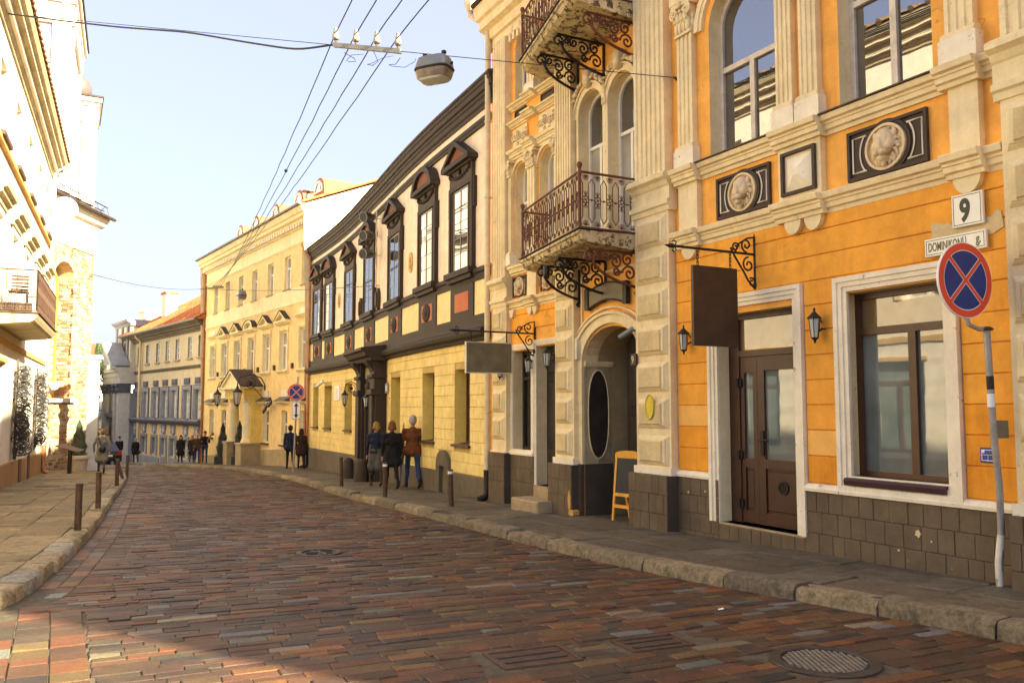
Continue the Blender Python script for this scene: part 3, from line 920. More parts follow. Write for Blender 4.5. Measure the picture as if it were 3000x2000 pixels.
def lion_panel(parent, fr, s0, s1, z0, z1):
    """dark sunk panel with a lion medallion between two outlined wings"""
    mb = MB(); c = (s0+s1)/2; zc = (z0+z1)/2; hw, hh = (s1-s0)/2, (z1-z0)/2
    mb.box(fr, s0+.03, s1-.03, z0+.03, z1-.03, -.01, .012)
    b = .035
    mb.box(fr, s0, s0+b, z0, z1, -.01, .045); mb.box(fr, s1-b, s1, z0, z1, -.01, .045)
    mb.box(fr, s0+b, s1-b, z0, z0+b, -.01, .043); mb.box(fr, s0+b, s1-b, z1-b, z1, -.01, .043)
    mb.arcring(fr, c, zc, hh*.93, hh*1.08, 0, 2*math.pi, 0, .03, 32, 1.0)
    p = mb.obj('lion_panel', 'dark_trim2', parent)
    mb = MB(); mb.arcring(fr, c, zc, hh*.80, hh*.90, 0, 2*math.pi, .0, .055, 32); mb.arcring(fr, c, zc, .01, hh*.80, 0, 2*math.pi, .0, .022, 32)
    sub(mb.obj('medallion', 'relief', None, 30), p)
    l = lion(fr, c, zc, .015, hh*.80, hh*.78, None); sub(l, p)
    for q in (-1, 1):
        xo = c+q*(hw-.065); zo = hh-.085
        arc = [(c+q*(hh*1.22)*math.cos(t), zc+hh*1.22*math.sin(t)) for t in [(-.72+1.44*i/10) for i in range(11)]]
        arc = [(x, max(zc-zo, min(zc+zo, z))) for x, z in arc]
        path = [(xo, zc-zo)] + arc + [(xo, zc+zo)]
        mb = MB(); mb.tube([fr.P(x, z, .022) for x, z in path], .011, 4, closed=True); sub(mb.obj('inlay', 'cream_white', None), p)
    return p
def capital(parent, fr, s0, s1, z0, z1, d, mat='cream_trim'):
    """leafy capital with corner scrolls"""
    mb = MB(); c = (s0+s1)/2; w = (s1-s0)/2; h = z1-z0
    mb.box(fr, s0, s1, z0, z1, -.02, d)
    mb.box(fr, s0-.05, s1+.05, z1-h*.13, z1, -.02, d+.06)
    mb.box(fr, s0-.02, s1+.02, z0, z0+h*.08, -.02, d+.03)
    for k in range(4):
        x = s0+w*2*(k+.5)/4
        mb.ell(fr, x, z0+h*.28, d+.02, w*.27, h*.24, .035); mb.ell(fr, x, z0+h*.46, d+.05, w*.2, h*.07, .03)
    for k in range(3):
        x = s0+w*2*(k+1)/4
        mb.ell(fr, x, z0+h*.55, d+.03, w*.24, h*.2, .04); mb.ell(fr, x, z0+h*.72, d+.06, w*.16, h*.06, .03)
    for q in (-1, 1):
        pts = spiral(c+q*w*.85, z0+h*.72, h*.17, h*.03, -math.pi/2 if q > 0 else -math.pi/2, 1.6*q, 16)
        mb.tube([fr.P(a, z, d+.06) for a, z in pts], h*.045, 5)
        for kk in range(2): mb.ell(fr, c+q*w*1.05, z0+h*(.3+.2*kk), d*.5, w*.18, h*.14, .05)
    mb.ell(fr, c, z1-h*.1, d+.08, w*.18, h*.1, .03)
    return mb.obj('capital', mat, parent, 40)
def lantern_small(fr, s0, z0, label, group=None, scale=1.0, d0=0.0):
    """black wall lantern: back disc, arm, six-sided glazed body, peaked cap"""
    P = lambda a, z, d: fr.P(s0+a*scale, z0+z*scale, d0+d*scale)
    t = thing('wall_lantern', label, 'lantern', P(0, 0, 0), group)
    mb = MB(); mb.prism(fr, [(s0+.055*scale*math.cos(k*math.pi/6), z0+.11*scale*math.sin(k*math.pi/6)) for k in range(12)], d0, d0+.02); mb.obj('back_plate', 'iron_dark', t)
    mb = MB(); mb.tube([P(0, -.02, .01), P(0, -.06, .07), P(0, -.1, .13), P(0, -.16, .17)], .012*scale, 6); mb.tube([P(0, .03, .01), P(0, .10, .08), P(0, .13, .15), P(0, .2, .17)], .01*scale, 6); mb.obj('arm', 'iron_dark', t)
    c = P(0, -.02, .17); k = scale
    mb = MB(); mb.lathe(c, [(.048*k, -.14*k), (.075*k, .11*k)], 6); mb.obj('glass', 'lamp_glass', t)
    mb = MB(); mb.lathe(c, [(.01*k, .26*k), (.018*k, .235*k), (.012*k, .215*k), (.05*k, .175*k), (.10*k, .125*k), (.10*k, .112*k), (.02*k, .112*k)], 6); mb.obj('cap', 'iron_dark', t)
    mb = MB(); mb.lathe(c, [(.055*k, -.14*k), (.05*k, -.155*k), (.02*k, -.175*k), (.015*k, -.2*k), (.004*k, -.225*k)], 6)
    for i in range(6):
        a = i*math.pi/3
        mb.tube([(c[0]+.049*k*math.cos(a), c[1]+.049*k*math.sin(a), c[2]-.14*k), (c[0]+.077*k*math.cos(a), c[1]+.077*k*math.sin(a), c[2]+.115*k)], .006*k, 4)
    mb.obj('cage', 'iron_dark', t)
    return t
def downpipe(fr, s0, d0, ztop, zbot, r, mat, label, rings, hopper=True, foot='iron_dark', footh=.6, offset=None):
    t = thing('downpipe', label, 'downpipe', fr.P(s0, zbot, d0))
    mb = MB(); pts = [fr.P(s0, zbot+footh, d0), fr.P(s0, ztop-.45, d0)]
    if offset: pts += [fr.P(s0+offset*.5, ztop-.25, d0+.12), fr.P(s0+offset, ztop-.1, d0+.24), fr.P(s0+offset, ztop, d0+.24)]
    else: pts += [fr.P(s0, ztop, d0)]
    mb.tube(pts, r, 10); mb.obj('pipe', mat, t, 40)
    if footh > .05:
        mb = MB(); mb.tube([fr.P(s0, zbot+footh+.02, d0), fr.P(s0, zbot+.16, d0), fr.P(s0, zbot+.08, d0+.05), fr.P(s0, zbot+.03, d0+.18)], r*1.18, 10); mb.obj('shoe', foot, t, 40)
    if hopper:
        e = pts[-1]
        mb = MB(); mb.lathe((e[0], e[1], e[2]-.02), [(r*1.1, 0), (r*2.1, .12), (r*2.2, .24), (r*1.9, .25)], 8); mb.obj('hopper', mat, t, 40)
    for z in rings:
        mb = MB(); c = fr.P(s0, z, d0); mb.lathe(c, [(r*1.12, -.02), (r*1.2, -.012), (r*1.2, .012), (r*1.12, .02)], 10); mb.tube([c, fr.P(s0, z, min(0, d0)-.05)], .012, 5); mb.obj('clip', mat, t)
    return t

# ================================================================ the orange house
OD = dirang(27.6); OF = Fr((4.43, 8.21), OD, 1)
house = thing('townhouse', 'ornate orange townhouse with cream pilasters, lion panels and iron balconies', 'house', OF.P(2, OF.gz(2), 0))
S0, S1, ZT = -10.0, 10.46, 8.0  # unseen near end set where its shadow leaves the road corner sunlit
holes = [(2.41, 3.68, 3.36, 5.22, .56), (.29, 1.47, 3.36, 5.22, .56), (2.24, 3.59, -1.5, 1.22), (.27, 1.5, -.86, 1.27), (5.29, 6.94, -2.3, .75, .55),
         (5.35, 6.10, 2.62, 4.95, .38), (6.24, 7.0, 2.62, 4.95, .38), (8.87, 9.42, 2.78, 4.48, .26), (7.8, 8.44, 2.78, 4.48, .3), (8.87, 9.42, 5.98, 7.1, .24), (7.8, 8.44, 5.98, 7.1, .26),
         (5.35, 6.10, 6.26, 7.6, .2), (6.24, 7.0, 6.26, 7.6, .2), (8.74, 9.5, -.82, 1.08), (7.84, 8.58, -1.42, 1.12),
         (-2.9, -1.7, 3.36, 5.22, .56), (-2.9, -1.7, -.8, 1.2), (-5.2, -4.0, 3.36, 5.22, .56), (-5.2, -4, -.8, 1.2)]
mb = MB(); mb.wall(OF, S0, S1, -2.4, ZT, holes, .28, 0, 1); mb.obj('wall', ['orange_up', 'cream_trim'], house, recalc=False)
mb = MB()
for a in (S0, S1): mb.add([OF.P(a, -2.4, 0), OF.P(a, ZT+.34, 0), OF.P(a, ZT+2.55, -4.5), OF.P(a, ZT+.36, -9), OF.P(a, -2.4, -9)], [(0, 1, 2, 3, 4)])
mb.add([OF.P(S0, -2.4, -9), OF.P(S0, ZT+.38, -9), OF.P(S1, ZT+.38, -9), OF.P(S1, -2.4, -9)], [(0, 1, 2, 3)])
mb.obj('side_wall', 'orange_pale', house)
mb = MB(); mb.prism(OF, [(S0-.1, ZT+.32), (S1+.05, ZT+.32), (S1+.05, ZT+.40), (S0-.1, ZT+.40)], -.2, .48); mb.obj('eaves_edge', 'roof_dark', house)
mb = MB()
mb.add([OF.P(S0-.1, ZT+.36, .5), OF.P(S1+.05, ZT+.36, .5), OF.P(S1+.05, ZT+2.6, -4.5), OF.P(S0-.1, ZT+2.6, -4.5), OF.P(S1+.05, ZT+.3, -9.2), OF.P(S0-.1, ZT+.3, -9.2)], [(0, 1, 2, 3), (3, 2, 4, 5), (0, 3, 5), (1, 4, 2)])
mb.obj('roof', 'tile_brick', house)
moulding(house, OF, [S0, S1+.05], ZT-.55, ZT+.32, .42, 'cream_trim', 'top_cornice', style=1)
mb = MB()
for a in frange(7.0, 10.1, .16): mb.box(OF, a, a+.08, ZT-.72, ZT-.58, 0, .10)
tag(mb.obj('dentil_row', 'cream_trim', house), kind='stuff')

# big pilasters with rusticated piers
def big_pilaster(s0, s1, pier_blocks=True, zsh=3.4, ztopsh=ZT-.55, n=6):
    c = (s0+s1)/2
    mb = MB(); mb.box(OF, s0, s1, -.96, zsh-.55, -.05, .13); mb.obj('pier', 'cream_trim', house)
    mb = MB(); mb.box(OF, s0-.03, s1+.03, -.97, -.86, -.05, .17); mb.obj('pier_base', 'cream_white', house)
    k = 0; z = zsh-.6
    while z-.44 > -.86:
        mb = MB(); mb.bbox(OF, s0+.05, s1-.05, z-.46, z-.03, .1, .165, .03); mb.bbox(OF, s0+.09, s1-.09, z-.42, z-.07, .16, .185, .012); fo = mb.obj('pier_panel', 'cream_trim', house)
        mb = MB(); mb.bbox(OF, s0+.15, s1-.15, z-.40, z-.10, .18, .208, .014); sub(mb.obj('rough_block', 'rough_stone', None), fo)
        z -= .53
    mb = MB(); mb.sweep(OF, [(-.02, zsh-.57), (.15, zsh-.57), (.16, zsh-.5), (.19, zsh-.48), (.19, zsh-.42), (.15, zsh-.40), (.15, zsh-.22), (.17, zsh-.2), (.2, zsh-.14), (.26, zsh-.10), (.26, zsh-.04), (.2, zsh), (-.02, zsh)], [s0-.05, s1+.05]); mb.obj('pilaster_base', 'cream_trim', house)
    mb = MB(); fluted(mb, OF, s0+.04, s1-.04, zsh, ztopsh, -.02, .15, n, .022); mb.obj('pilaster_shaft', 'cream_trim', house)
big_pilaster(4.46, 5.28)
big_pilaster(7.06, 7.68, zsh=2.9)
big_pilaster(9.56, 10.16, zsh=2.55)
big_pilaster(-1.32, -.47)
# ground-floor plinth of drawn blocks
PZ = [-.96, -1.20, -1.44, -1.68, -2.15]
def plinth(s0, s1, d, zs=PZ, mat='plinth', w=.2):
    mb = MB(); mb.box(OF, s0, s1, -2.4, zs[0]-.004, -.05, d-.02); mb.obj('plinth_core', 'plinth_dark', house)
    blocks(house, OF, s0, s1, zs, d-.03, d, w, mat, 'plinth_block', .005, .07, dj=.003)
plinth(-.47, 2.12, .05); plinth(3.6, 4.44, .05, w=.19); plinth(4.42, 5.33, .26, [-.96, -1.23, -1.5, -2.15], w=.185); plinth(-1.36, -.46, .26)
plinth(2.12, 3.6, .05, [-1.52, -2.15], w=.19)
plinth(7.02, 7.80, .22, [-.96, -1.22, -1.48, -2.2], w=.19); plinth(8.62, 9.52, .06, [-.9, -1.15, -1.4, -2.2], w=.16); plinth(9.52, 10.2, .2, [-.88, -1.15, -1.42, -2.2], w=.2)
for zz, a, b in ((-.965, -.47, 2.09), (-.965, 3.75, 4.46), (-.905, 8.62, 9.56)):
    mb = MB(); mb.sweep(OF, [(-.02, zz), (.075, zz), (.08, zz+.035), (.05, zz+.08), (-.02, zz+.095)], [a, b]); mb.obj('plinth_cap', 'cream_white', house)
# banded render between the plinth and the first cornice
BZ = [-.87, -.56, -.265, .025, .315, .605, .895, 1.185, 1.475, 1.765, 2.055, 2.23]
def bands(s0, s1, blk, z0i=0, special=None):
    for i in range(z0i, len(BZ)-1):
        z0, z1 = BZ[i], BZ[i+1]; iv = [(s0, s1)]
        for a, b, p, q in blk:
            if min(z1, q)-max(z0, p) > .02:
                iv = [x for (u, v) in iv for x in ((u, min(v, a)), (max(u, b), v)) if x[1]-x[0] > .04]
        for u, v in iv:
            mt = 'orange'
            if special: mt = special(i, u, v) or mt
            mb = MB(); mb.bbox(OF, u+.002, v-.002, z0+.004, z1-.004, -.01, .024, .008); mb.obj('render_band', mt, house)
def spc(i, u, v):
    if u > 3.7 and v < 4.6 and i == 2: return 'orange_pale'
    if 1.5 < u < 2.2 and i == 1: return 'orange_pale'
    if u > 1.5 and i in (0, 1): return 'orange_deep'
    if i == 0 or (u < 0.2 and i < 3): return 'orange_deep'
bands(-.44, 4.44, [(.09, 1.62, -.95, 1.46), (2.07, 3.75, -2, 1.46)], 0, spc)
bands(7.7, 9.55, [(7.76, 8.66, -2, 1.25), (8.66, 9.6, -.9, 1.2)], 0)
# cornices (broken forward over the pilasters)
def cor(z0, z1, dm, runs, name):
    for a, b, off in runs:
        mb = MB(); h = z1-z0
        pr = [(-.02, z0), (off+.03, z0), (off+.035, z0+h*.2), (off+.07, z0+h*.26), (off+dm*.5, z0+h*.5), (off+dm*.62, z0+h*.52), (off+dm*.62, z0+h*.64), (off+dm*.9, z0+h*.70), (off+dm, z0+h*.95), (off+dm*.92, z1), (-.02, z1+.012)]
        mb.sweep(OF, pr, [a, b]); mb.obj(name, 'cream_trim', house)
cor(2.22, 2.45, .15, [(-.46, -.28, .0), (-.28, .12, .08), (.12, 1.66, 0), (1.66, 2.40, .08), (2.40, 3.84, 0), (3.84, 4.36, .08), (4.36, 4.46, 0)], 'band_cornice')
cor(3.13, 3.35, .14, [(-.46, -.27, .0), (-.27, .16, .10), (.16, 1.66, 0), (1.66, 2.40, .10), (2.40, 3.84, 0), (3.84, 4.33, .10), (4.33, 4.46, 0)], 'sill_cornice')
mb = MB()
for a, b in ((.16, 1.66), (2.40, 3.84)): mb.box(OF, a, b, 3.352, 3.366, -.05, .165)
mb.obj('sill_flashing', 'iron_brown', house)
cor(1.88, 2.06, .14, [(7.66, 7.80, 0), (7.80, 8.42, 0), (8.42, 8.84, .08), (8.84, 9.56, 0)], 'band_cornice')
cor(2.56, 2.74, .13, [(7.66, 8.42, 0), (8.42, 8.84, .08), (8.84, 9.56, 0)], 'sill_cornice')
for z0, z1 in ((4.86, 5.05), (5.5, 5.62), (5.86, 5.97)): cor(z0, z1, .14, [(7.66, 8.44, 0), (8.44, 8.84, .09), (8.84, 9.58, 0)], 'storey_cornice')
# pedestals, pendant drops
for a, b in ((-.23, .08), (1.70, 2.36), (3.88, 4.28)):
    mb = MB(); mb.box(OF, a, b, 2.44, 3.14, -.02, .085); mb.obj('pedestal', 'cream_trim', house)
for c, r in ((-.08, .145), (1.84, .13), (2.15, .13), (4.08, .15)):
    mb = MB(); mb.prism(OF, [(c+r*math.cos(math.pi+math.pi*k/12), 2.225+.17*math.sin(math.pi+math.pi*k/12)) for k in range(13)], -.01, .09); mb.obj('pendant_drop', 'cream_trim', house)
for c in (8.52, 8.72, 9.45): 
    mb = MB(); mb.prism(OF, [(c+.09*math.cos(math.pi+math.pi*k/10), 1.885+.16*math.sin(math.pi+math.pi*k/10)) for k in range(11)], -.01, .08); mb.obj('pendant_drop', 'cream_trim', house)
# dark square panel with a pyramid boss
sp = MB()
for a, b, p, q in ((1.76, 1.80, 2.53, 3.06), (2.25, 2.29, 2.53, 3.06), (1.80, 2.25, 2.53, 2.57), (1.80, 2.25, 3.02, 3.06)): sp.box(OF, a, b, p, q, .08, .125)
po = sp.obj('square_panel', 'dark_trim2', house)
mb = MB(); q = [(1.83, 2.60), (2.22, 2.60), (2.22, 2.99), (1.83, 2.99)]; qq = [(1.99, 2.75), (2.07, 2.75), (2.07, 2.84), (1.99, 2.84)]
mb.add([OF.P(a, z, .086) for a, z in q] + [OF.P(a, z, .15) for a, z in qq], [(0, 1, 5, 4), (1, 2, 6, 5), (2, 3, 7, 6), (3, 0, 4, 7), (4, 5, 6, 7)]); sub(mb.obj('pyramid_boss', 'cream_white', None), po)
lion_panel(house, OF, 2.56, 3.54, 2.50, 3.06); lion_panel(house, OF, .36, 1.36, 2.50, 3.06)
lion_panel(house, OF, 8.92, 9.46, 2.12, 2.52); lion_panel(house, OF, 7.84, 8.36, 2.12, 2.52)
mb = MB(); mb.box(OF, 8.46, 8.8, 2.06, 2.56, -.02, .08); mb.obj('pedestal', 'cream_trim', house)
# narrow pilasters on the first floor
def narrow(s0, s1, zb, zc0, zc1, n=3, blk=.26):
    mb = MB(); mb.box(OF, s0-.05, s1+.05, zb, zb+blk, -.02, .13); mb.obj('pilaster_foot', 'cream_white', house)
    mb = MB(); mb.sweep(OF, [(-.02, zb+blk), (.13, zb+blk), (.12, zb+blk+.05), (.10, zb+blk+.07), (-.02, zb+blk+.07)], [s0-.03, s1+.03]); fluted(mb, OF, s0, s1, zb+blk+.07, zc0, -.02, .085, n, .016); mb.obj('pilaster_shaft', 'cream_trim', house)
    capital(house, OF, s0, s1, zc0, zc1, .09)
narrow(3.95, 4.27, 3.36, 5.28, 5.76); narrow(1.72, 1.99, 3.36, 5.28, 5.76); narrow(2.11, 2.37, 3.36, 5.28, 5.76); narrow(-.21, .09, 3.36, 5.28, 5.76)
narrow(8.50, 8.78, 2.76, 4.52, 4.84, 2, .2); narrow(9.46, 9.56, 2.76, 4.52, 4.84, 1, .2); narrow(7.70, 7.78, 2.76, 4.52, 4.84, 1, .2)
narrow(8.50, 8.80, 5.98, 7.05, 7.4, 2, .15)
mb = MB()
for a, b in ((-.27, .15), (1.66, 2.42), (3.86, 4.34)): mb.box(OF, a, b, 5.76, 6.0, -.02, .16)
mb.obj('entablature_block', 'cream_trim', house)
for c, ra in ((3.045, .635), (.88, .59)):
    mb = MB()
    for r0, r1, dd in ((.10, .16, .05), (.16, .24, .07), (.24, .27, .05)):
        mb.arcring(OF, c, 5.22, ra+r0, ra+r1, .02, math.pi-.02, -.01, dd, 20, 1, .95)
    mb.obj('archivolt', 'cream_trim', house)
for c, ra, z in ((9.145, .275, 4.48), (8.12, .32, 4.48)):
    mb = MB(); mb.arcring(OF, c, z, ra+.03, ra+.07, 0, math.pi, -.01, .05, 16, 1, .95); mb.arcring(OF, c, z, ra+.07, ra+.11, 0, math.pi, -.01, .035, 16, 1, .95); mb.obj('archivolt', 'cream_trim', house)
for c in (5.725, 6.62):
    mb = MB(); mb.arcring(OF, c, 4.95, .375, .47, 0, math.pi, -.01, .06, 16, 1, 1.05); mb.arcring(OF, c, 4.95, .47, .5, 0, math.pi, -.01, .09, 16, 1, 1.05)
    mb.box(OF, c-.47, c-.375, 2.62, 4.95, -.01, .055); mb.box(OF, c+.375, c+.44, 2.62, 4.95, -.01, .055); ao = mb.obj('window_arch', 'cream_trim', house)
    mb = MB(); rr = random.Random(int(c*10))
    mb.prism(OF, [(c-.07, 5.38), (c+.07, 5.38), (c+.1, 5.68), (c-.1, 5.68)], 0, .15)
    for k in range(40):
        a = rr.uniform(-1.15, 1.15); r_ = .49*(1+.05*abs(a))
        mb.ell(OF, c+math.sin(a)*r_, 5.02+math.cos(a)*r_*1.02+rr.uniform(-.02, .05), .06+rr.uniform(0, .05), rr.uniform(.025, .05), rr.uniform(.02, .05), .04, 6, 5)
    sub(mb.obj('garland', 'relief', None, True), ao)
# leafy frieze panels between the storeys
for a, b in ((7.82, 8.42), (8.88, 9.46)):
    mb = MB(); mb.box(OF, a, b, 5.08, 5.46, -.01, .03); fo = mb.obj('frieze_panel', 'cream_trim', house)
    mb = MB(); rr = random.Random(3); cc = (a+b)/2
    for q in (-1, 1):
        for k in range(3):
            pts = spiral(cc+q*(.08+.09*k), 5.27, .075, .015, 0, 1.4*q, 12); mb.tube([OF.P(x, z, .05) for x, z in pts], .014, 5)
    for k in range(16): mb.ell(OF, rr.uniform(a+.04, b-.04), rr.uniform(5.12, 5.42), .04, .03, .025, .03, 6, 5)
    sub(mb.obj('scroll_relief', 'relief', None, True), fo)
    mb = MB()
    for u, v, p, q in ((a+.06, b-.06, 5.66, 5.69), (a+.06, b-.06, 5.80, 5.83), (a+.06, a+.09, 5.69, 5.80), (b-.09, b-.06, 5.69, 5.80)): mb.box(OF, u, v, p, q, -.01, .03)
    mb.box(OF, a+.09, b-.09, 5.69, 5.80, -.01, .012); mb.obj('dark_panel', 'dark_trim2', house)
mb = MB()
for a in frange(7.85, 9.4, .31):
    mb.ell(OF, a, 7.5, .05, .07, .12, .06, 8, 6); mb.ell(OF, a+.1, 7.45, .05, .05, .05, .05, 6, 5)
tag(mb.obj('festoon', 'relief', house, True), kind='stuff')
# windows
for a, b in ((2.41, 3.68), (.29, 1.47)): window(house, OF, a, b, 3.36, 5.22, -.18, 'frame_dirty', 'pane_sky', 2, 1, .56, 4.62, .075, .04, dep=.09)
for a, b in ((-2.9, -1.7), (-5.2, -4.0)):
    window(house, OF, a, b, 3.36, 5.22, -.18, 'frame_dirty', 'pane_sky', 2, 1, .56, 4.62, .075, .04); window(house, OF, a, b, -.8, 1.2, -.2, 'frame_brown', 'pane_shop', 2, 1, 0, .8)
for a, b in ((5.35, 6.10), (6.24, 7.0)):
    window(house, OF, a, b, 2.62, 4.95, -.16, 'frame_white', 'pane_blind', 2, 1, .38, 4.42, .05, .03, pm_top='pane_sky', name='balcony_door'); window(house, OF, a, b, 6.26, 7.6, -.16, 'frame_white', 'pane_sky', 2, 1, .2, 7.4, .05, .03, name='balcony_door')
for a, b, ri in ((8.87, 9.42, .26), (7.8, 8.44, .3)): window(house, OF, a, b, 2.78, 4.48, -.18, 'frame_white', 'pane_blind', 2, 1, ri, 4.0, .05, .03)
for a, b, ri in ((8.87, 9.42, .24), (7.8, 8.44, .26)): window(house, OF, a, b, 5.98, 7.1, -.16, 'frame_white', 'pane_sky', 2, 1, ri, 6.8, .05, .03)
# shop window and its dark sill
surround(house, OF, .10, 1.60, -.92, 1.45, .165, .075, 'cream_white')
window(house, OF, .27, 1.5, -.77, 1.27, -.17, 'frame_brown', 'pane_shop', 2, 1, 0, .84, .07, .045, pm_top='pane_transom', name='shop_window', vert=[.78], dep=.1)
mb = MB(); mb.sweep(OF, [(-.28, -.855), (.09, -.855), (.10, -.80), (.08, -.775), (-.28, -.745)], [.275, 1.495]); mb.obj('window_sill', 'frame_wine', house)
# shop door
surround(house, OF, 2.08, 3.75, -1.5, 1.46, .16, .075, 'cream_white', False, 'door_surround')
df = MB(); d = -.17
for a, b, p, q in ((2.235, 2.31, -1.5, 1.23), (3.40, 3.60, -1.5, 1.23), (2.31, 3.40, 1.15, 1.23), (2.31, 3.40, .66, .74)): df.box(OF, a, b, p, q, d-.1, d)
door = df.obj('door_frame', 'door_brown', house)
mb = MB(); mb.box(OF, 2.31, 3.40, .74, 1.15, d-.05, d-.04); sub(mb.obj('transom_pane', 'pane_transom', None), door)
def leaf(a, b, ga, gb, zg0, zg1, panel):
    mb = MB(); D0 = d-.02
    mb.box(OF, a, ga, -1.49, .655, D0-.06, D0); mb.box(OF, gb, b, -1.49, .655, D0-.06, D0)
    mb.box(OF, ga, gb, zg1, .655, D0-.06, D0-.001); mb.box(OF, ga, gb, -1.49, -1.34, D0-.06, D0-.001); mb.box(OF, ga, gb, zg0-.12, zg0, D0-.06, D0-.001)
    mb.box(OF, ga, gb, -1.34, zg0-.12, D0-.06, D0-.025); mb.bbox(OF, ga+.02, gb-.02, -1.31, zg0-.15, D0-.03, D0-.012, .01)
    l = sub(mb.obj('door_leaf', 'door_brown', None), door)
    mb = MB(); mb.box(OF, ga, gb, zg0, zg1, D0-.04, D0-.03); sub(mb.obj('door_pane', 'pane_shop', None), door)
leaf(2.31, 3.09, 2.41, 2.97, -.66, .47, True); leaf(3.095, 3.40, 3.17, 3.33, -.66, .45, False)
mb = MB(); mb.box(OF, 2.98, 3.04, -.62, -.3, d-.02, d+.0); mb.tube([OF.P(3.01, -.42, d), OF.P(3.01, -.42, d+.05), OF.P(2.84, -.42, d+.055)], .012, 6); sub(mb.obj('door_handle', 'iron_dark', None), door)
for z in (.32, -.62, -1.25):
    mb = MB(); mb.tube([OF.P(3.41, z-.06, d+.02), OF.P(3.41, z+.06, d+.02)], .022, 8); mb.box(OF, 3.36, 3.42, z-.05, z+.05, d-.01, d+.012); sub(mb.obj('hinge', 'iron_dark', None), door)
mb = MB(); mb.arcring(OF, 2.68, -1.0, .065, .085, 0, 6.2832, d-.04, d-.015, 20)
for k in (-.03, 0, .03): mb.box(OF, 2.68+k-.006, 2.68+k+.006, -1.06, -.94, d-.04, d-.02); mb.box(OF, 2.62, 2.74, -1.0+k-.006, -1.0+k+.006, d-.04, d-.021)
sub(mb.obj('vent_grille', 'iron_dark', None), door)
mb = MB(); mb.box(OF, 2.1, 3.62, -1.56, -1.5, -.3, .04); mb.obj('threshold', 'stone_step', house)
# left bay shop window and door
surround(house, OF, 8.66, 9.60, -.9, 1.2, .1, .05, 'cream_white'); surround(house, OF, 7.76, 8.66, -1.5, 1.24, .1, .05, 'cream_white', False, 'door_surround')
window(house, OF, 8.74, 9.5, -.82, 1.08, -.2, 'door_black', 'pane_dark', 1, 1, 0, .55, .06, name='shop_window')
mb = MB(); mb.box(OF, 7.84, 8.58, -1.42, 1.12, -.3, -.22)
for p, q in ((-1.25, -.75), (-.65, .45), (.62, 1.0)): mb.bbox(OF, 7.92, 8.5, p, q, -.23, -.195, .02)
mb.obj('side_door', 'door_black', house)
mb = MB(); mb.box(OF, 7.80, 8.62, -1.8, -1.42, -.28, .05); mb.obj('door_step', 'stone_step', house)
# carriage passage under the balcony
mb = MB()
for r0, r1, dd in ((.0, .2, .05), (.2, .26, .09), (.33, .37, .06)): mb.arcring(OF, 6.115, .75, .825+r0, .825+r1, 0, math.pi, -.01, dd, 24, 1, .72)
mb.obj('passage_arch', 'cream_trim', house)
mb = MB(); mb.box(OF, 6.94, 7.06, -.95, .75, -.01, .05); mb.obj('passage_jamb', 'cream_trim', house)
mb = MB(); mb.box(OF, 6.95, 7.06, -2.1, -.95, -.01, .08); mb.obj('jamb_plinth', 'plinth_dark', house)
mb = MB()
for a, b, p, q in ((5.36, 5.40, 1.32, 2.2), (6.95, 6.99, 1.0, 2.2), (5.40, 6.95, 2.16, 2.2)): mb.box(OF, a, b, p, q, -.01, .03)
mb.obj('panel_moulding', 'cream_trim', house)
JO = OF.P(6.94, 0, 0); JF = Fr((JO[0], JO[1]), (-OF.n[0], -OF.n[1]), -1)
mb = MB(); mb.box(JF, .0, .55, -.95, .75, -.1, .0); mb.obj('jamb_wall', 'cream_trim', house)
mb = MB(); mb.box(JF, .0, .55, -2.1, -.95, -.1, .03); mb.obj('jamb_plinth', 'plinth_dark', house)
mb = MB()
oval = [(.275+.205*math.cos(t)*1.0, -.12+.74*math.copysign(abs(math.sin(t))**.7, math.sin(t))) for t in [2*math.pi*k/28 for k in range(28)]]
mb.prism(JF, oval, -.01, .012); oo = mb.obj('oval_panel', 'door_black', house)
mb = MB(); mb.tube([JF.P(a, z, .012) for a, z in oval], .012, 5, closed=True); sub(mb.obj('oval_moulding', 'cream_trim', None), oo)
mb = MB(); mb.sweep(JF, [(-.02, .68), (.03, .68), (.05, .73), (.05, .77), (-.02, .77)], [0, .56]); mb.obj('impost', 'cream_trim', house)
mb = MB()
def tq(a, z, dd): return OF.P(a, z, dd)
arcp = [(6.115-.825*math.cos(math.pi*i/14), .75+.55*math.sin(math.pi*i/14)) for i in range(15)]
ring = [(5.29, -2.3)] + arcp + [(6.94, -2.3)]
for (a0, z0), (a1, z1) in zip(ring, ring[1:]): mb.add([tq(a0, z0, -.27), tq(a1, z1, -.27), tq(a1, z1, -4.5), tq(a0, z0, -4.5)], [(0, 1, 2, 3)])
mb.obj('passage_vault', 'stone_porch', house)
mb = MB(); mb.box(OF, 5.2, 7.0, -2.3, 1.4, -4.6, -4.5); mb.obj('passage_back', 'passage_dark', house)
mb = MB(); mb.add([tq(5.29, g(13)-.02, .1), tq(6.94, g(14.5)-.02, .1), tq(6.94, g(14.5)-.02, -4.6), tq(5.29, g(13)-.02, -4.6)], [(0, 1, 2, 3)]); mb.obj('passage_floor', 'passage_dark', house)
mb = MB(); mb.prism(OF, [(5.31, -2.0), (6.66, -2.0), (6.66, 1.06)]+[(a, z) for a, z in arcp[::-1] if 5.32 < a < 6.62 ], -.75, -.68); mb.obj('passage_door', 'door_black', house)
mb = MB()
for k in range(3):
    for j in range(3): mb.bbox(OF, 5.38+.42*j, 5.74+.42*j, -1.7+.85*k, -.98+.85*k, -.69, -.655, .02)
mb.obj('passage_door_panel', 'door_black', house)

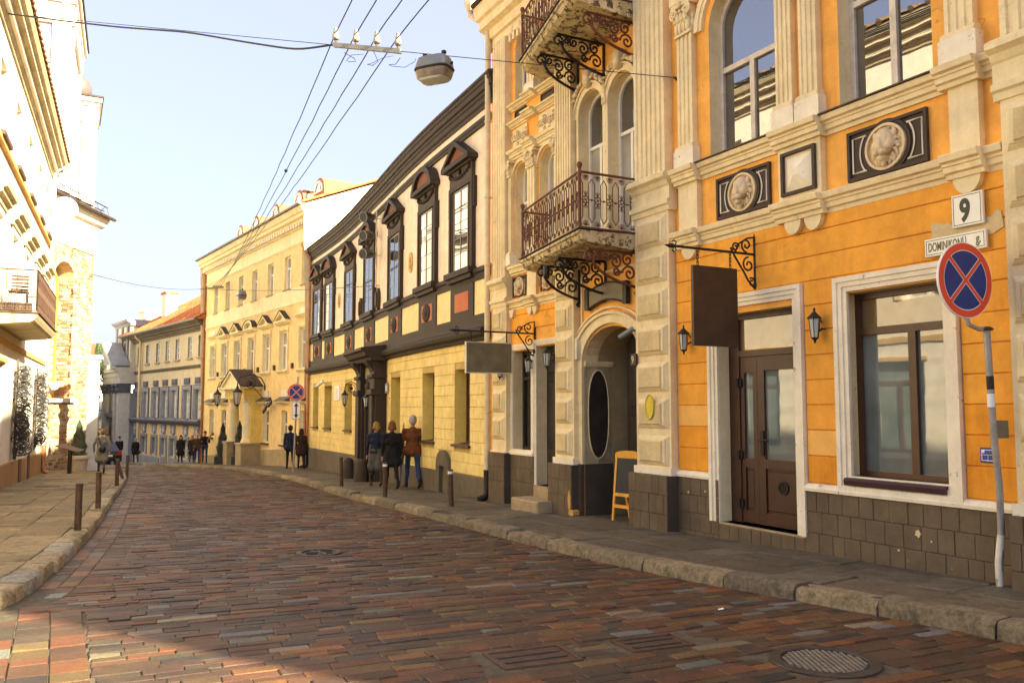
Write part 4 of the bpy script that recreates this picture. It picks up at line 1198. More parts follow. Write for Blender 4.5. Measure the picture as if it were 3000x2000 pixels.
# balconies: slab, cast railing panels, scrolled brackets
def railing_unit():
    """one panel of the cast railing, 0.2 m wide, along local s with z from 0 to 0.82"""
    mb = MB(); P = lambda a, z, d=0: (a, d, z); w = .2
    T = lambda pts, r=.007, n=5: mb.tube([P(*p) for p in pts], r, n)
    for a in (.05, .15):
        T([(a, .16), (a, .66)], .008)
        T([(a, .66), (.1 if False else (0 if a < .1 else w), .74)]); T([(a, .16), ((0 if a < .1 else w), .08)])
    for k in range(7):
        a = math.pi*(k+.5)/7-math.pi/2
        for zc, sg in ((.79, -1), (.03, 1)):
            T([(.1, zc), (.1+.052*math.sin(a), zc+sg*.075*math.cos(a))], .0055, 4); 
            mb.ell(LOC, .1+.052*math.sin(a), zc+sg*.075*math.cos(a), 0, .008, .008, .008, 5, 4)
    zc = .42
    mb.tube([P(.1+.055*math.cos(t), zc+.055*math.sin(t)) for t in [2*math.pi*k/12 for k in range(12)]], .008, 5, closed=True)
    for k in range(4):
        a = k*math.pi/2+.3
        T([(.1, zc)]+[(.1+.05*f*math.cos(a+f*1.3), zc+.05*f*math.sin(a+f*1.3)) for f in (.35, .7, 1)], .007, 4)
    for sg in (-1, 1):
        for k in (-1, 0, 1):
            a = k*.55; T([(.1, zc+sg*.055), (.1+.06*math.sin(a), zc+sg*(.055+.075*math.cos(a)))], .007, 4)
    T([(0, zc), (.045, zc)], .006, 4); T([(.155, zc), (w, zc)], .006, 4); mb.ell(LOC, 0, zc, 0, .018, .018, .018, 6, 5)
    me = mb.obj('rail_panel', 'iron_rust', None); dat = me.data; bpy.data.objects.remove(me); return dat
RAILU = railing_unit()
def bracket(mb, s0, z1, D, H):
    """scrolled iron bracket in the plane across the wall"""
    P = lambda dd, z, e=0: OF.P(s0+e, z, dd)
    T = lambda pts, r=.016: mb.tube([P(a, z) for a, z in pts], r*1.35, 5)
    T([(0.02, z1), (D, z1)]); T([(.02, z1), (.02, z1-H*1.12)], .018)
    n = 14; curve = [(.04+(D-.12)*math.sin(math.pi/2*i/n)**1.3, z1-H+(H*.78)*(i/n)**1.6) for i in range(n+1)]
    T(curve, .018); T(spiral(D-.02, z1-.12, .11, .02, -2.4, -1.3), .014)
    for c, z, r_, a, t_ in ((.17, z1-H*.62, .13, 0, 1.5), (.20, z1-H*.22, .11, 2.5, -1.5), (.42, z1-H*.30, .12, .8, 1.5), (.60, z1-H*.17, .085, 2.0, -1.5), (.40, z1-H*.58, .07, 3, 1.4), (.74, z1-.08, .06, 1, 1.4)):
        if c < D-.05: T(spiral(c, z, r_, .015, a, t_, 16), .013)
    T([(.02, z1-H*1.12), (.06, z1-H*1.18), (.03, z1-H*1.24)], .02)
def balcony(z0):
    """slab that tapers from a deep near end to a shallow far end"""
    s0, s1, D0, D1 = 5.28, 8.08, (1.13 if z0 < 4 else 1.28), .62
    mb = MB(); vs = []; n = 8; ss = frange(s0, s1, .35)
    for a in ss:
        D = D0+(D1-D0)*(a-s0)/(s1-s0)
        vs += [OF.P(a, z, d_) for d_, z in ((-.05, z0-.14), (D-.14, z0-.06), (D-.06, z0-.02), (D-.03, z0+.05), (D, z0+.06), (D, z0+.10), (-.05, z0+.12))]
    m_ = 7; fs = [(k*m_+i, k*m_+(i+1) % m_, (k+1)*m_+(i+1) % m_, (k+1)*m_+i) for k in range(len(ss)-1) for i in range(m_)]+[tuple(range(m_)), tuple(range((len(ss)-1)*m_, len(ss)*m_))]
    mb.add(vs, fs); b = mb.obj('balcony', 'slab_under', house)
    mb = MB(); mb.vprism(OF, [(s0-.02, 0), (s0-.02, D0+.02), (s1+.02, D1+.02), (s1+.02, 0)], z0+.122, z0+.135); sub(mb.obj('floor_plate', 'iron_brown', None), b)
    zb = z0+.15
    for a0, a1, d0, d1, n in ((s0+.04, s1-.04, D0-.04, D1-.04, 14), (s0+.04, s0+.04, .02, D0-.04, 5), (s1-.04, s1-.04, .02, D1-.04, 3)):
        p0, p1 = Vector(OF.P(a0, zb, d0)), Vector(OF.P(a1, zb, d1)); L = (p1-p0).length; ang = math.atan2((p1-p0).y, (p1-p0).x)
        for k in range(n):
            o = bpy.data.objects.new('rail_panel', RAILU); COL.objects.link(o)
            o.location = p0+(p1-p0)*(k/n); o.rotation_euler = (0, 0, ang); o.scale = (L/n/.2, 1, 1); o.parent = b
        mb = MB(); mb.tube([p0+Vector((0, 0, .83)), p1+Vector((0, 0, .83))], .02, 6); sub(mb.obj('hand_rail', 'iron_rust', None), b); mb = MB(); mb.tube([p0, p1], .014, 6); sub(mb.obj('foot_rail', 'iron_rust', None), b)
    for a, dd in ((s0+.04, D0-.04), (s1-.04, D1-.04)):
        mb = MB(); c = OF.P(a, zb, dd); mb.lathe(c, [(.028, -.03), (.03, .05), (.024, .1), (.024, .75), (.032, .8), (.02, .86), (.03, .89), (.045, .93), (.03, .97), (.005, .98)], 8); sub(mb.obj('rail_post', 'iron_rust', None, 40), b)
    for a in (5.38, 6.25, 7.05):
        mb = MB(); bracket(mb, a, z0-.15, .92 if a < 7 else .78, .52); sub(mb.obj('bracket', 'iron_rust' if a < 5.5 else 'iron_dark', None), b)  # rusty near bracket also coloured as lit, the others as shaded
    return b
balcony(2.50); balcony(6.14)

# ---------------------------------------------------------------- fittings on the orange house
lantern_small(OF, 1.80, .93, 'black wall lantern between shop door and wide shop window', scale=.85)
lantern_small(OF, 4.14, .93, 'black wall lantern tucked behind the dark hanging sign board', scale=.85)
lantern_small(OF, 9.62, .72, 'black wall lantern beside the cream downpipe below khaki sign', scale=.8, d0=.1)
lantern_small(OF, 8.66, .78, 'black wall lantern between dark side door and narrow shop window', scale=.8)
lantern_small(OF, 7.72, .86, 'black wall lantern on the pier before the dark side door', scale=.85, d0=.13)
def hanging_sign(label, s0, zarm, L, b0, b1, zb0, zb1, mat, rim, ztop, zbot):
    t = thing('hanging_sign', label, 'sign', OF.P(s0, zarm, 0))
    mb = MB(); P = lambda dd, z: OF.P(s0, z, dd)
    mb.tube([P(.02, ztop), P(.02, zbot)], .02, 6); mb.tube([P(.02, zarm), P(L, zarm)], .017, 6)
    mb.ell(OF, s0, zbot-.03, .03, .03, .05, .03, 6, 5); mb.lathe(P(.02, ztop), [(.022, 0), (.01, .06), (.002, .1)], 6)
    for pts in (spiral(.16, zarm+.11, .09, .02, -1.57, 1.3), spiral(.13, zarm-.14, .10, .02, 1.57, -1.3), spiral(.34, zarm+.07, .06, .015, 3.0, -1.3), spiral(.08, zarm-.36, .06, .02, 1.0, 1.2)):
        mb.tube([P(a, z) for a, z in pts], .012, 5)
    mb.tube([P(.05, zarm-.42), P(.14, zarm-.34), P(.22, zarm-.22), P(.36, zarm-.04), P(.42, zarm+.06)], .013, 5)
    mb.tube([P(.03, zarm+.22), P(.14, zarm+.20), P(.28, zarm+.12), P(.34, zarm+.02)], .012, 5)
    e = P(L, zarm); mb.tube([e, P(L+.05, zarm), P(L+.13, zarm)], [.03, .028, .002], 6)
    for sg in (1, -1): mb.tube([P(L-.02, zarm), P(L-.05, zarm+sg*.05), P(L-.01, zarm+sg*.07), P(L+.02, zarm+sg*.05)], .009, 5)
    mb.obj('bracket', 'iron_dark', t)
    mb = MB(); mb.box(Fr(OF.P(s0, 0, 0)[:2], OF.n, 1), b0, b1, zb0, zb1, -.022, .022); mb.obj('board', mat, t)
    if rim:
        F2 = Fr(OF.P(s0, 0, 0)[:2], OF.n, 1); mb = MB(); w = .015
        for a, b, p, q in ((b0-w, b0, zb0-w, zb1+w), (b1, b1+w, zb0-w, zb1+w), (b0, b1, zb0-w, zb0), (b0, b1, zb1, zb1+w)): mb.box(F2, a, b, p, q, -.03, .03)
        mb.obj('board_rim', rim, t)
    for dd in (b0+.09, b1-.09):
        k = 0; z = zb1
        while z < zarm-.01:
            mb = MB(); c = P(dd, z+.025)
            ax = Vector(OF.D if False else (OF.D[0], OF.D[1], 0)) if k % 2 else Vector((OF.n[0], OF.n[1], 0))
            mb.tube([tuple(Vector(c)+ax*.014*math.cos(t_)+Vector((0, 0, 1))*.028*math.sin(t_)) for t_ in [2*math.pi*i/8 for i in range(8)]], .006, 4, closed=True)
            mb.obj('chain_link', 'iron_dark', t); z += .042; k += 1
hanging_sign('blank dark brown sign board hung from a scrolled bracket over the shop door', 2.86, 1.93, 1.32, .34, 1.04, .74, 1.72, 'sign_board', None, 2.12, 1.56)
hanging_sign('blank khaki sign board with pale rim hung from a scrolled bracket near the downpipe', 8.61, 1.36, 1.62, .52, 1.42, .62, 1.15, 'sign_khaki', 'sign_rim', 1.52, 1.06)
# name plates
def textobj(txt, size, mat, fr, s_left, z_base, d, parent, sx=1.0, bold=0.0, depth=.001, font_kern=1.0):
    cu = bpy.data.curves.new('lettering', 'FONT'); cu.body = txt; cu.size = size; cu.extrude = depth; cu.offset = bold; cu.resolution_u = 4; cu.space_character = font_kern
    cu.materials.append(M[mat])
    tmp = bpy.data.objects.new('lettering', cu); COL.objects.link(tmp)
    me = bpy.data.meshes.new_from_object(tmp.evaluated_get(bpy.context.evaluated_depsgraph_get()))
    bpy.data.objects.remove(tmp); bpy.data.curves.remove(cu)
    o = bpy.data.objects.new('lettering', me); COL.objects.link(o)
    # reading direction runs against s on fronts whose s leads away to the left
    X = Vector((-fr.D[0], -fr.D[1], 0)); Z = Vector((0, 0, 1)); Y = Vector((fr.n[0], fr.n[1], 0))
    m = Matrix((( X.x*sx, Z.x, Y.x, 0), (X.y*sx, Z.y, Y.y, 0), (X.z*sx, Z.z, Y.z, 0), (0, 0, 0, 1)))
    m.translation = Vector(fr.P(s_left, z_base, d))
    o.matrix_world = m
    if parent is not None:
        o.parent = parent; L = ORIG.get(parent.name)
        o.matrix_parent_inverse = L.inverted() if L is not None else Matrix.Identity(4)
        o.matrix_basis = m
    return o
def plate(name, label, cat, s0, s1, z0, z1, d, mat, edge=None, txt=None, fr=OF):
    t = thing(name, label, cat, fr.P((s0+s1)/2, z0, d))
    mb = MB(); mb.bbox(fr, s0, s1, z0, z1, d-.03, d, .006); mb.obj('plate', mat, t)
    if edge:
        mb = MB(); w = .012; i = .018
        for a, b, p, q in ((s0+i, s0+i+.006, z0+i, z1-i), (s1-i-.006, s1-i, z0+i, z1-i), (s0+i, s1-i, z0+i, z0+i+.006), (s0+i, s1-i, z1-i-.006, z1-i)): mb.box(fr, a, b, p, q, d-.002, d+.0015)
        mb.obj('border_line', edge, t)
    return t
mb = MB(); rr = random.Random(2)
pts = [(-.38+.72*k/16, 1.80+rr.uniform(-.02, .05)) for k in range(17)] + [(.34-.72*k/16, 1.66+rr.uniform(-.05, .02)) for k in range(17)]
mb.prism(OF, [(a+rr.uniform(-.015, .015), z+rr.uniform(-.015, .015)) for a, z in pts], .02, .037); mb.obj('bare_patch', 'rough_stone', house)
t = plate('house_number_plate', 'white enamel house number plate reading nine above the street name', 'plate', -.23, .09, 1.74, 2.06, .085, 'enamel_white', 'ink_dark')
textobj('9', .30, 'ink_dark', OF, .005, 1.795, .087, t, .72, .012)
t = plate('street_name_plate', 'white enamel street name plate partly behind the round sign', 'plate', -.25, .40, 1.50, 1.68, .085, 'enamel_white', 'ink_olive')
textobj('DOMINIKON\u0172', .125, 'ink_olive', OF, .36, 1.55, .087, t, .50, .0015); textobj('g.', .125, 'ink_olive', OF, -.15, 1.56, .087, t, .62, .003)
t = plate('utility_plate', 'small blue enamel utility plate low on the orange wall', 'plate', -.24, -.07, -.52, -.38, .045, 'plate_blue', 'sign_white')
mb = MB(); mb.box(OF, -.23, -.08, -.448, -.444, .04, .0475); mb.box(OF, -.153, -.150, -.51, -.448, .04, .0475); mb.ell(OF, -.105, -.415, .046, .016, .016, .003); mb.obj('mark', 'sign_white', t)
t = thing('oval_plaque', 'small yellow oval plaque on the rusticated cream pier', 'plaque', OF.P(4.84, .1, .21))
mb = MB(); mb.prism(OF, [(4.84+.095*math.cos(k*.3142), .0+.17*math.sin(k*.3142)) for k in range(20)], .2, .225); mb.obj('plate', 'brass', t)
mb = MB(); mb.tube([OF.P(4.84+.095*math.cos(k*.3142), .0+.17*math.sin(k*.3142), .225) for k in range(20)], .012, 5, closed=True); mb.obj('rim', 'brass', t)
for z in (-.17, .17):
    mb = MB(); mb.ell(OF, 4.84, z, .23, .015, .015, .012); mb.obj('screw', 'pole_grey', t)
t = plate('door_number_plate', 'tiny brown door number plate with a nine on the pier edge', 'plate', 5.22, 5.36, .62, .80, .18, 'sign_board'); textobj('9', .15, 'sign_rim', OF, 5.33, .66, .182, t, .8)
# curved blank sign over the passage
t = thing('curved_sign', 'blank curved dark metal sign with folded ends above the archway', 'sign', OF.P(6.15, 1.75, .05))
mb = MB(); n = 14; up = []; lo = []
for i in range(n+1):
    a = 5.62+1.05*i/n; zz = .10*math.sin(math.pi*i/n); up.append((a, 1.90+zz)); lo.append((a, 1.62+zz))
mb.prism(OF, up+lo[::-1], .05, .08); mb.obj('board', 'sign_khaki', t)
mb = MB(); mb.tube([OF.P(a, z, .08) for a, z in up+lo[::-1]], .018, 5, closed=True); mb.obj('rim', 'iron_dark', t)
for a in (5.57, 6.67):
    mb = MB(); mb.box(OF, a, a+.1, 1.60, 1.96, .03, .10); mb.obj('end_tab', 'iron_dark', t)
def cctv(fr, s0, z0, d0, label, mat='lamp_metal', k=1.0, back=-1):
    t = thing('security_camera', label, 'camera', fr.P(s0, z0, d0))
    mb = MB(); mb.tube([fr.P(s0, z0, d0), fr.P(s0, z0, d0+.07*k), fr.P(s0+.06*k*back*-1, z0-.0*k, d0+.1*k)], .018*k, 6); mb.obj('mount', mat, t)
    mb = MB(); a = fr.P(s0-.03*k, z0+.03*k, d0+.09*k); b = fr.P(s0+.15*k, z0-.10*k, d0+.22*k); mb.tube([a, b], .042*k, 10); mb.obj('body', mat, t, 40)
    mb = MB(); v = (Vector(b)-Vector(a)).normalized(); mb.tube([Vector(b), Vector(b)+v*.01], .03*k, 10); mb.obj('lens', 'black_plastic', t)
cctv(OF, 5.40, 1.16, .02, 'silver security camera beside the arch on the orange wall')
mb = MB(); mb.box(OF, 6.98, 7.05, .8, 1.15, .02, .12); tag(mb.obj('meter_box', 'sign_rim', None), 'narrow cream box fixed beside the passage arch springing', 'box')
mb = MB(); mb.lathe(OF.P(6.9, 2.2, .75), [(.02, .13), (.055, .12), (.06, 0), (.045, -.08), (.02, -.1)], 10); tag(mb.obj('balcony_lamp', 'black_plastic', None, 40), 'black dome lamp fixed under the iron balcony slab', 'lamp')
# stone step block, sandwich board
F = Fr(OF.P(8.2, 0, 0)[:2], OD, 1)
mb = MB(); z = OF.gz(8.3, .6); mb.bbox(F, -.55, .42, z-.1, z+.20, .10, .52, .025)
tag(mb.obj('step_block', 'stone_step', None), 'loose stone step block before the dark side door', 'step')
t = thing('sandwich_board', 'orange-framed blank blackboard sign standing in the passage mouth', 'sign', OF.P(5.7, OF.gz(5.7), .0))
z = OF.gz(5.7)+.0
Fb = Fr(OF.P(5.82, 0, -.03)[:2], dirang(38), 1)
def abox(a0, a1, z0, z1, lean, y0, nm, mat, th=.03):
    mb = MB(); vs = []
    for dd in (0, th):
        for zz in (z0, z1):
            for a in (a0, a1): vs.append(Fb.P(-a, z+zz, y0-lean*zz+dd))
    mb.add(vs, [(0, 1, 3, 2), (4, 6, 7, 5), (0, 2, 6, 4), (1, 5, 7, 3), (2, 3, 7, 6), (0, 4, 5, 1)]); mb.obj(nm, mat, t)
for y0, lean in ((0, .10), (-.38, -.22)):
    for a in (-.28, .24): abox(a, a+.04, 0, 1.0, lean, y0, 'leg', 'wood_orange')
    abox(-.24, .24, .2, .25, lean, y0, 'rung', 'wood_orange'); abox(-.24, .24, .38, .43, lean, y0, 'rung', 'wood_orange')
abox(-.24, .24, .43, .97, .10, .003, 'blackboard', 'chalk_black', .02)
mb = MB(); pr = [(-.29, .97), (.29, .97)] + [(.29*math.cos(k*math.pi/8), 1.03+.06*math.sin(k*math.pi/8)) for k in range(9)]
mb.prism(Fb, [(-a, z+q) for a, q in pr], -.11, -.075); mb.obj('head_rail', 'wood_orange', t)
# rainwater pipes at the joint with the next house
downpipe(OF, 10.34, .16, 8.35, OF.gz(10.3), .062, 'pipe_cream', 'tall cream downpipe with hopper between orange house and dark-trimmed house', (5.9, 4.3, 2.9, 1.2, -.1), offset=.35)

rr = random.Random(31)
for a, z, r_ in ((.62, -1.27, .036), (.47, -1.33, .010), (.85, -1.47, .012), (4.2, -1.17, .018), (3.85, -1.13, .014)):
    mb = MB(); mb.prism(OF, [(a+r_*rr.uniform(.6, 1.15)*math.cos(k*.63), z+r_*1.15*rr.uniform(.6, 1.15)*math.sin(k*.63)) for k in range(10)], .03, .0585); mb.obj('plaster_chip', 'rough_stone', house)
for a, z, w, h in ((7.08, -1.55, .10, .34), (7.02, -1.75, .16, .12), (4.9, -1.84, .5, .06)):
    mb = MB(); mb.prism(OF, [(a+w*rr.uniform(.35, .55)*math.cos(k*.45), z+h*rr.uniform(.35, .55)*math.sin(k*.45)) for k in range(14)], .1, .228 if a > 6 else .266); mb.obj('flaked_patch', 'left_band', house)
# ================================================================ the dark-trimmed house that follows the bend
KF = PolyFr(smoothline([(-.42, 17.48), (-2.34, 21.69), (-4.32, 26.83), (-6.33, 31.95), (-8.81, 37.12)], 2)); KE = KF.cum[-1]
KS = sorted(set([0.02] + frange(.6, KE-.3, .7) + KF.cum[1:-1] + [KE-.02]))
def kss(a, b): return sorted(set([a, b] + [s for s in KS if a < s < b]))
dark = thing('townhouse', 'pale townhouse with dark brown window frames, pediments and yellow block ground floor', 'house', KF.P(8, KF.gz(8), 0))
UW = [(1.60, .90, 't'), (4.05, .92, 'a'), (7.30, 1.06, 't'), (10.85, 1.10, 'a'), (14.20, 1.14, 't'), (17.70, 1.06, 'a'), (19.82, 1.02, 't')]
GW = [(1.15, 2.09), (3.50, 4.47), (6.66, 7.80), (13.7, 14.95), (17.23, 18.45), (19.5, 20.5)]
uh = [(c-w/2, c+w/2, 3.03, 4.90) for c, w, k in UW]
mb = MB(); mb.wall(KF, 0, KE, 1.4, 6.88, uh, .22, 0, 1, cuts=KS); mb.obj('upper_wall', ['pink_cream', 'dark_trim'], dark, recalc=False)
gh = [(a, b, -.82, .84) for a, b in GW] + [(2.55, 2.95, -2.6, -1.28), (9.1, 10.4, -2.8, .55)]
mb = MB(); mb.wall(KF, 0, KE, -3.2, 1.4, gh, .34, 0, 1, cuts=KS); mb.obj('lower_wall', ['joint_yellow', 'house_lemon'], dark, recalc=False)
# panel zone
mb = MB(); mb.sweep(KF, [(-.01, 1.95), (.015, 1.95), (.015, 2.74), (-.01, 2.74)], kss(.02, KE-.02)); mb.obj('panel_zone', 'pale_yellow', dark)
mb = MB(); mb.sweep(KF, [(-.01, 2.70), (.05, 2.70), (.05, 2.84), (.09, 2.87), (.09, 2.96), (-.01, 2.98)], kss(.02, KE-.02)); mb.obj('sill_band', 'dark_trim', dark)
mb = MB(); mb.sweep(KF, [(-.01, 1.40), (.10, 1.40), (.12, 1.46), (.22, 1.50), (.25, 1.58), (.25, 1.62), (.14, 1.66), (.08, 1.70), (.06, 1.74), (.06, 1.96), (-.01, 1.97)], kss(.02, KE-.02)); mb.obj('belt_course', 'dark_trim', dark)
mb = MB(); mb.sweep(KF, [(-.01, 6.0), (.05, 6.0), (.06, 6.06), (.08, 6.08), (.08, 6.16), (-.01, 6.18)], kss(.02, KE-.02)); mb.obj('string_course', 'dark_trim', dark)
mb = MB(); mb.sweep(KF, [(-.01, 6.36), (.03, 6.36), (.035, 6.44), (.07, 6.47), (.085, 6.57), (.11, 6.59), (.11, 6.66), (.15, 6.68), (.165, 6.78), (.19, 6.80), (.20, 6.87), (-.01, 6.89)], kss(-.3, KE-.02)); mb.obj('cornice', 'dark_trim', dark)
mb = MB(); mb.sweep(KF, [(-7, 8.0), (.21, 6.88), (.23, 6.90), (.23, 6.94), (.20, 6.96), (-7, 8.15)], kss(-.3, KE+.05)); mb.obj('roof', 'roof_dark', dark)
mb = MB()
for a in (0.0, KE): mb.add([KF.P(a, -3.4, 0), KF.P(a, 6.8, 0), KF.P(a, 8.0, -7), KF.P(a, -3.4, -7)], [(0, 1, 2, 3)])
for a, b in zip(KF.cum, KF.cum[1:]): mb.add([KF.P(a, -3.4, -7), KF.P(b, -3.4, -7), KF.P(b, 8.0, -7), KF.P(a, 8.0, -7)], [(0, 1, 2, 3)])
mb.obj('rear_wall', 'pink_cream', dark)
for k, (c, w, kind) in enumerate(UW):
    o = w/2+.27
    mb = MB()
    for i0, dd in ((0, .10), (.10, .075), (.19, .05)):
        a0, a1 = c-o+i0, c+o-i0; ww = .10
        mb.box(KF, a0, a0+ww, 3.0, 5.02-i0*.5, 0, dd); mb.box(KF, a1-ww, a1, 3.0, 5.02-i0*.5, 0, dd); mb.box(KF, a0+ww, a1-ww, 4.92, 5.02-i0*.5+.001*i0, 0, dd-.002)
    mb.box(KF, c-o-.07, c-o, 4.35, 5.02, 0, .08); mb.box(KF, c+o, c+o+.07, 4.35, 5.02, 0, .08)
    sr = mb.obj('architrave', 'dark_trim', dark)
    w_ = window(dark, KF, c-w/2, c+w/2, 3.03, 4.90, .075, 'frame_brown', 'pane_mirror', 2, 5, 0, None, .05, .02, pd=.012)
    mb = MB(); mb.box(KF, c-o+.03, c+o-.03, 5.02, 5.42, 0, .09); mb.box(KF, c-o-.02, c+o+.02, 5.36, 5.46, 0, .15); fz = mb.obj('frieze', 'dark_trim2', dark)
    mb = MB(); rr = random.Random(k)
    for j in range(9):
        t_ = -1+2*j/8; mb.ell(KF, c+t_*(o-.18), 5.26-.10*(1-t_*t_), .10, .05, .045, .05, 6, 5)
    for q in (-1, 0, 1): mb.ell(KF, c+q*(o-.16), 5.28, .11, .06, .07, .06, 7, 5)
    sub(mb.obj('garland', 'dark_trim', None, True), fz)
    # pediment
    e = o+.12; zb = 5.40; D = .26
    if kind == 't': out = [(c-e, zb), (c-e, zb+.10), (c, 5.98), (c+e, zb+.10), (c+e, zb)]; inn = [(c-e+.24, zb+.12), (c, 5.98-.08), (c+e-.24, zb+.12)]
    else:
        out = [(c-e, zb), (c-e, zb+.10)] + [(c-e*.92*math.cos(math.pi*i/12), zb+.10+.50*math.sin(math.pi*i/12)) for i in range(1, 12)] + [(c+e, zb+.10), (c+e, zb)]
        inn = [(c-(e-.22)*math.cos(math.pi*i/12), zb+.12+.34*math.sin(math.pi*i/12)) for i in range(13)]
    mb = MB(); n = len(out)
    mb.prism(KF, out, 0, .16)
    # raking moulding around an open tympanum
    m_ = len(inn)
    def ringpr(poly, poly2, d0, d1):
        ca = sum(p[0] for p in poly)/len(poly)
        import_ = None
    top = out[1:-1]
    for (p0, p1) in zip(top, top[1:]):
        q0 = (c+(p0[0]-c)*.80, zb+.10+(p0[1]-zb-.10)*.72); q1 = (c+(p1[0]-c)*.80, zb+.10+(p1[1]-zb-.10)*.72)
        mb.prism(KF, [p0, p1, q1, q0], .15, D)
    mb.box(KF, c-e, c+e, zb, zb+.105, .15, D-.002)
    pd = mb.obj('pediment', 'dark_trim', dark)
    mb = MB(); mb.prism(KF, [(c+(x-c)*.9, z+.015) for x, z in inn], .155, .17); sub(mb.obj('tympanum', 'tympanum_red', None), pd)
    mb = MB(); mb.box(KF, c-o-.06, c+o+.06, 2.90, 3.03, 0, .20); mb.box(KF, c-o-.02, c+o+.02, 2.80, 2.90, 0, .14); mb.obj('window_sill', 'dark_trim', dark)
    mb = MB(); mb.box(KF, c-o+.02, c+o-.02, 1.95, 2.72, 0, .05); dp = mb.obj('apron_panel', 'dark_trim', dark)
    mb = MB(); mb.box(KF, c-.42, c+.42, 2.12, 2.54, .045, .056); sub(mb.obj('red_field', 'terracotta', None), dp)
    if k:
        mb = MB()
        for j in range(12):
            a = j*math.pi/6; mb.ell(KF, c+.23*math.cos(a), 2.33+.165*math.sin(a), .065, .085, .06, .03, 6, 5)
        mb.ell(KF, c, 2.33, .075, .18, .13, .05, 8, 6); mb.ell(KF, c, 2.33, .11, .05, .05, .03, 7, 5); sub(mb.obj('rosette', 'dark_trim', None, True), dp)
for s_, z_ in ((5.68, 3.86), (16.2, 4.06)):
    mb = MB(); mb.prism(KF, [(s_+.2*math.cos(k*.314), z_+.28*math.sin(k*.314)) for k in range(20)], 0, .02); mo = mb.obj('gilt_medallion', 'gold_relief', dark)
    mb = MB(); mb.ell(KF, s_, z_+.08, .03, .06, .08, .04); mb.ell(KF, s_, z_-.08, .03, .10, .10, .05); mb.ell(KF, s_+.08, z_, .03, .05, .12, .03)
    mb.tube([KF.P(s_+.19*math.cos(k*.314), z_+.27*math.sin(k*.314), .02) for k in range(20)], .014, 5, closed=True); sub(mb.obj('relief_figure', 'gold_relief', None, True), mo)
for s_ in (9.55, 12.2):
    mb = MB(); mb.prism(KF, [(s_+.2*math.cos(k*.314), 3.32+.36*math.sin(k*.314)) for k in range(20)], 0, .09); mb.prism(KF, [(s_+.12*math.cos(k*.314), 3.32+.24*math.sin(k*.314)) for k in range(20)], .09, .13); mb.obj('oval_boss', 'dark_trim2', dark)
# ground-floor windows
for a, b in GW:
    window(dark, KF, a, b, -.80, .84, -.27, 'frame_brown', 'pane_dull', 2, 4, 0, None, .05, .022)
    mb = MB(); mb.sweep(KF, [(-.34, -.88), (.09, -.88), (.09, -.83), (-.34, -.79)], [a-.06, b+.06]); mb.obj('window_sill', 'iron_brown', dark)
# yellow block courses
blk = [(a, b, -.9, .84) for a, b in GW] + [(8.2, 11.45, -3, 1.5), (2.30, 3.17, -3, -1.05)]
CZ = [1.38, 1.24, .99, .74, .50, .26, 0.0, -.25, -.51, -.75, -.99, -1.21, -1.45, -1.72]
def ptop(s): return np.interp(s, [0, 4.1, 14, 21.4], [-1.48, -1.5, -1.67, -1.76])
cells = []
for r in range(len(CZ)-1):
    z1, z0 = CZ[r], CZ[r+1]; iv = [(.04, KE-.04)]
    for a, b, p, q in blk:
        if min(z1, q)-max(z0, p) > .03: iv = [x for (u, v) in iv for x in ((u, min(v, a)), (max(u, b), v)) if x[1]-x[0] > .05]
    for u, v in iv:
        x = u; first = True
        while x < v-1e-4:
            w = R.uniform(.25, .33)*(.6 if first and r % 2 else 1); e = min(v, x+w)
            if v-e < .12: e = v
            zb = max(z0, float(ptop(x))-.01)
            if z1-zb > .05: cells.append((x, e, zb, z1))
            x = e; first = False
def cell(mb, c): mb.bbox(KF, c[0]+.004, c[1]-.004, c[2]+.004, c[3]-.004, -.01, .018+R.uniform(-.002, .004), .006)
cells.sort(key=lambda c: c[0])
for c in cells[:300]:
    mb = MB(); cell(mb, c); mb.obj('wall_block', 'ashlar_yellow', dark)
mb = MB()
for c in cells[300:]: cell(mb, c)
tag(mb.obj('wall_blocks', 'ashlar_yellow', dark), kind='stuff')
for a, b in ((.04, 2.30), (3.17, 8.3), (11.4, KE-.04)):
    mb = MB(); vs = []; ss = kss(a, b)
    for s_ in ss: vs += [KF.P(s_, -3.4, .0), KF.P(s_, -3.4, .06), KF.P(s_, float(ptop(s_)), .06), KF.P(s_, float(ptop(s_))+.02, .0)]
    fs = [(i*4+j, i*4+(j+1) % 4, (i+1)*4+(j+1) % 4, (i+1)*4+j) for i in range(len(ss)-1) for j in range(4)] + [(0, 1, 2, 3), tuple(range(len(vs)-4, len(vs)))]
    mb.add(vs, fs); mb.obj('plinth', 'grey_plinth', dark)
# cellar opening
mb = MB(); out = [(2.31, -2.6), (2.31, -1.42)] + [(2.735-.425*math.cos(math.pi*i/12), -1.42+.38*math.sin(math.pi*i/12)) for i in range(1, 12)] + [(3.16, -1.42), (3.16, -2.6)]
mb.wall(KF, 2.3, 3.17, -2.6, -1.02, [(2.52, 2.95, -2.3, -1.34)], .2, d=.0); mb = MB()
inn = [(2.56, -2.6), (2.56, -1.36), (2.92, -1.36), (2.92, -2.6)]
mb.prism(KF, [(2.735-.425*math.cos(math.pi*i/12), -1.36+.36*math.sin(math.pi*i/12)) for i in range(13)], 0, .09)
mb.box(KF, 2.31, 2.56, -2.6, -1.36, 0, .089); mb.box(KF, 2.92, 3.16, -2.6, -1.36, 0, .089); ca = mb.obj('cellar_arch', 'grey_plinth', dark)
mb = MB(); mb.box(KF, 2.56, 2.92, -2.6, -1.36, -.2, -.15); sub(mb.obj('cellar_hatch', 'door_black', None), ca)
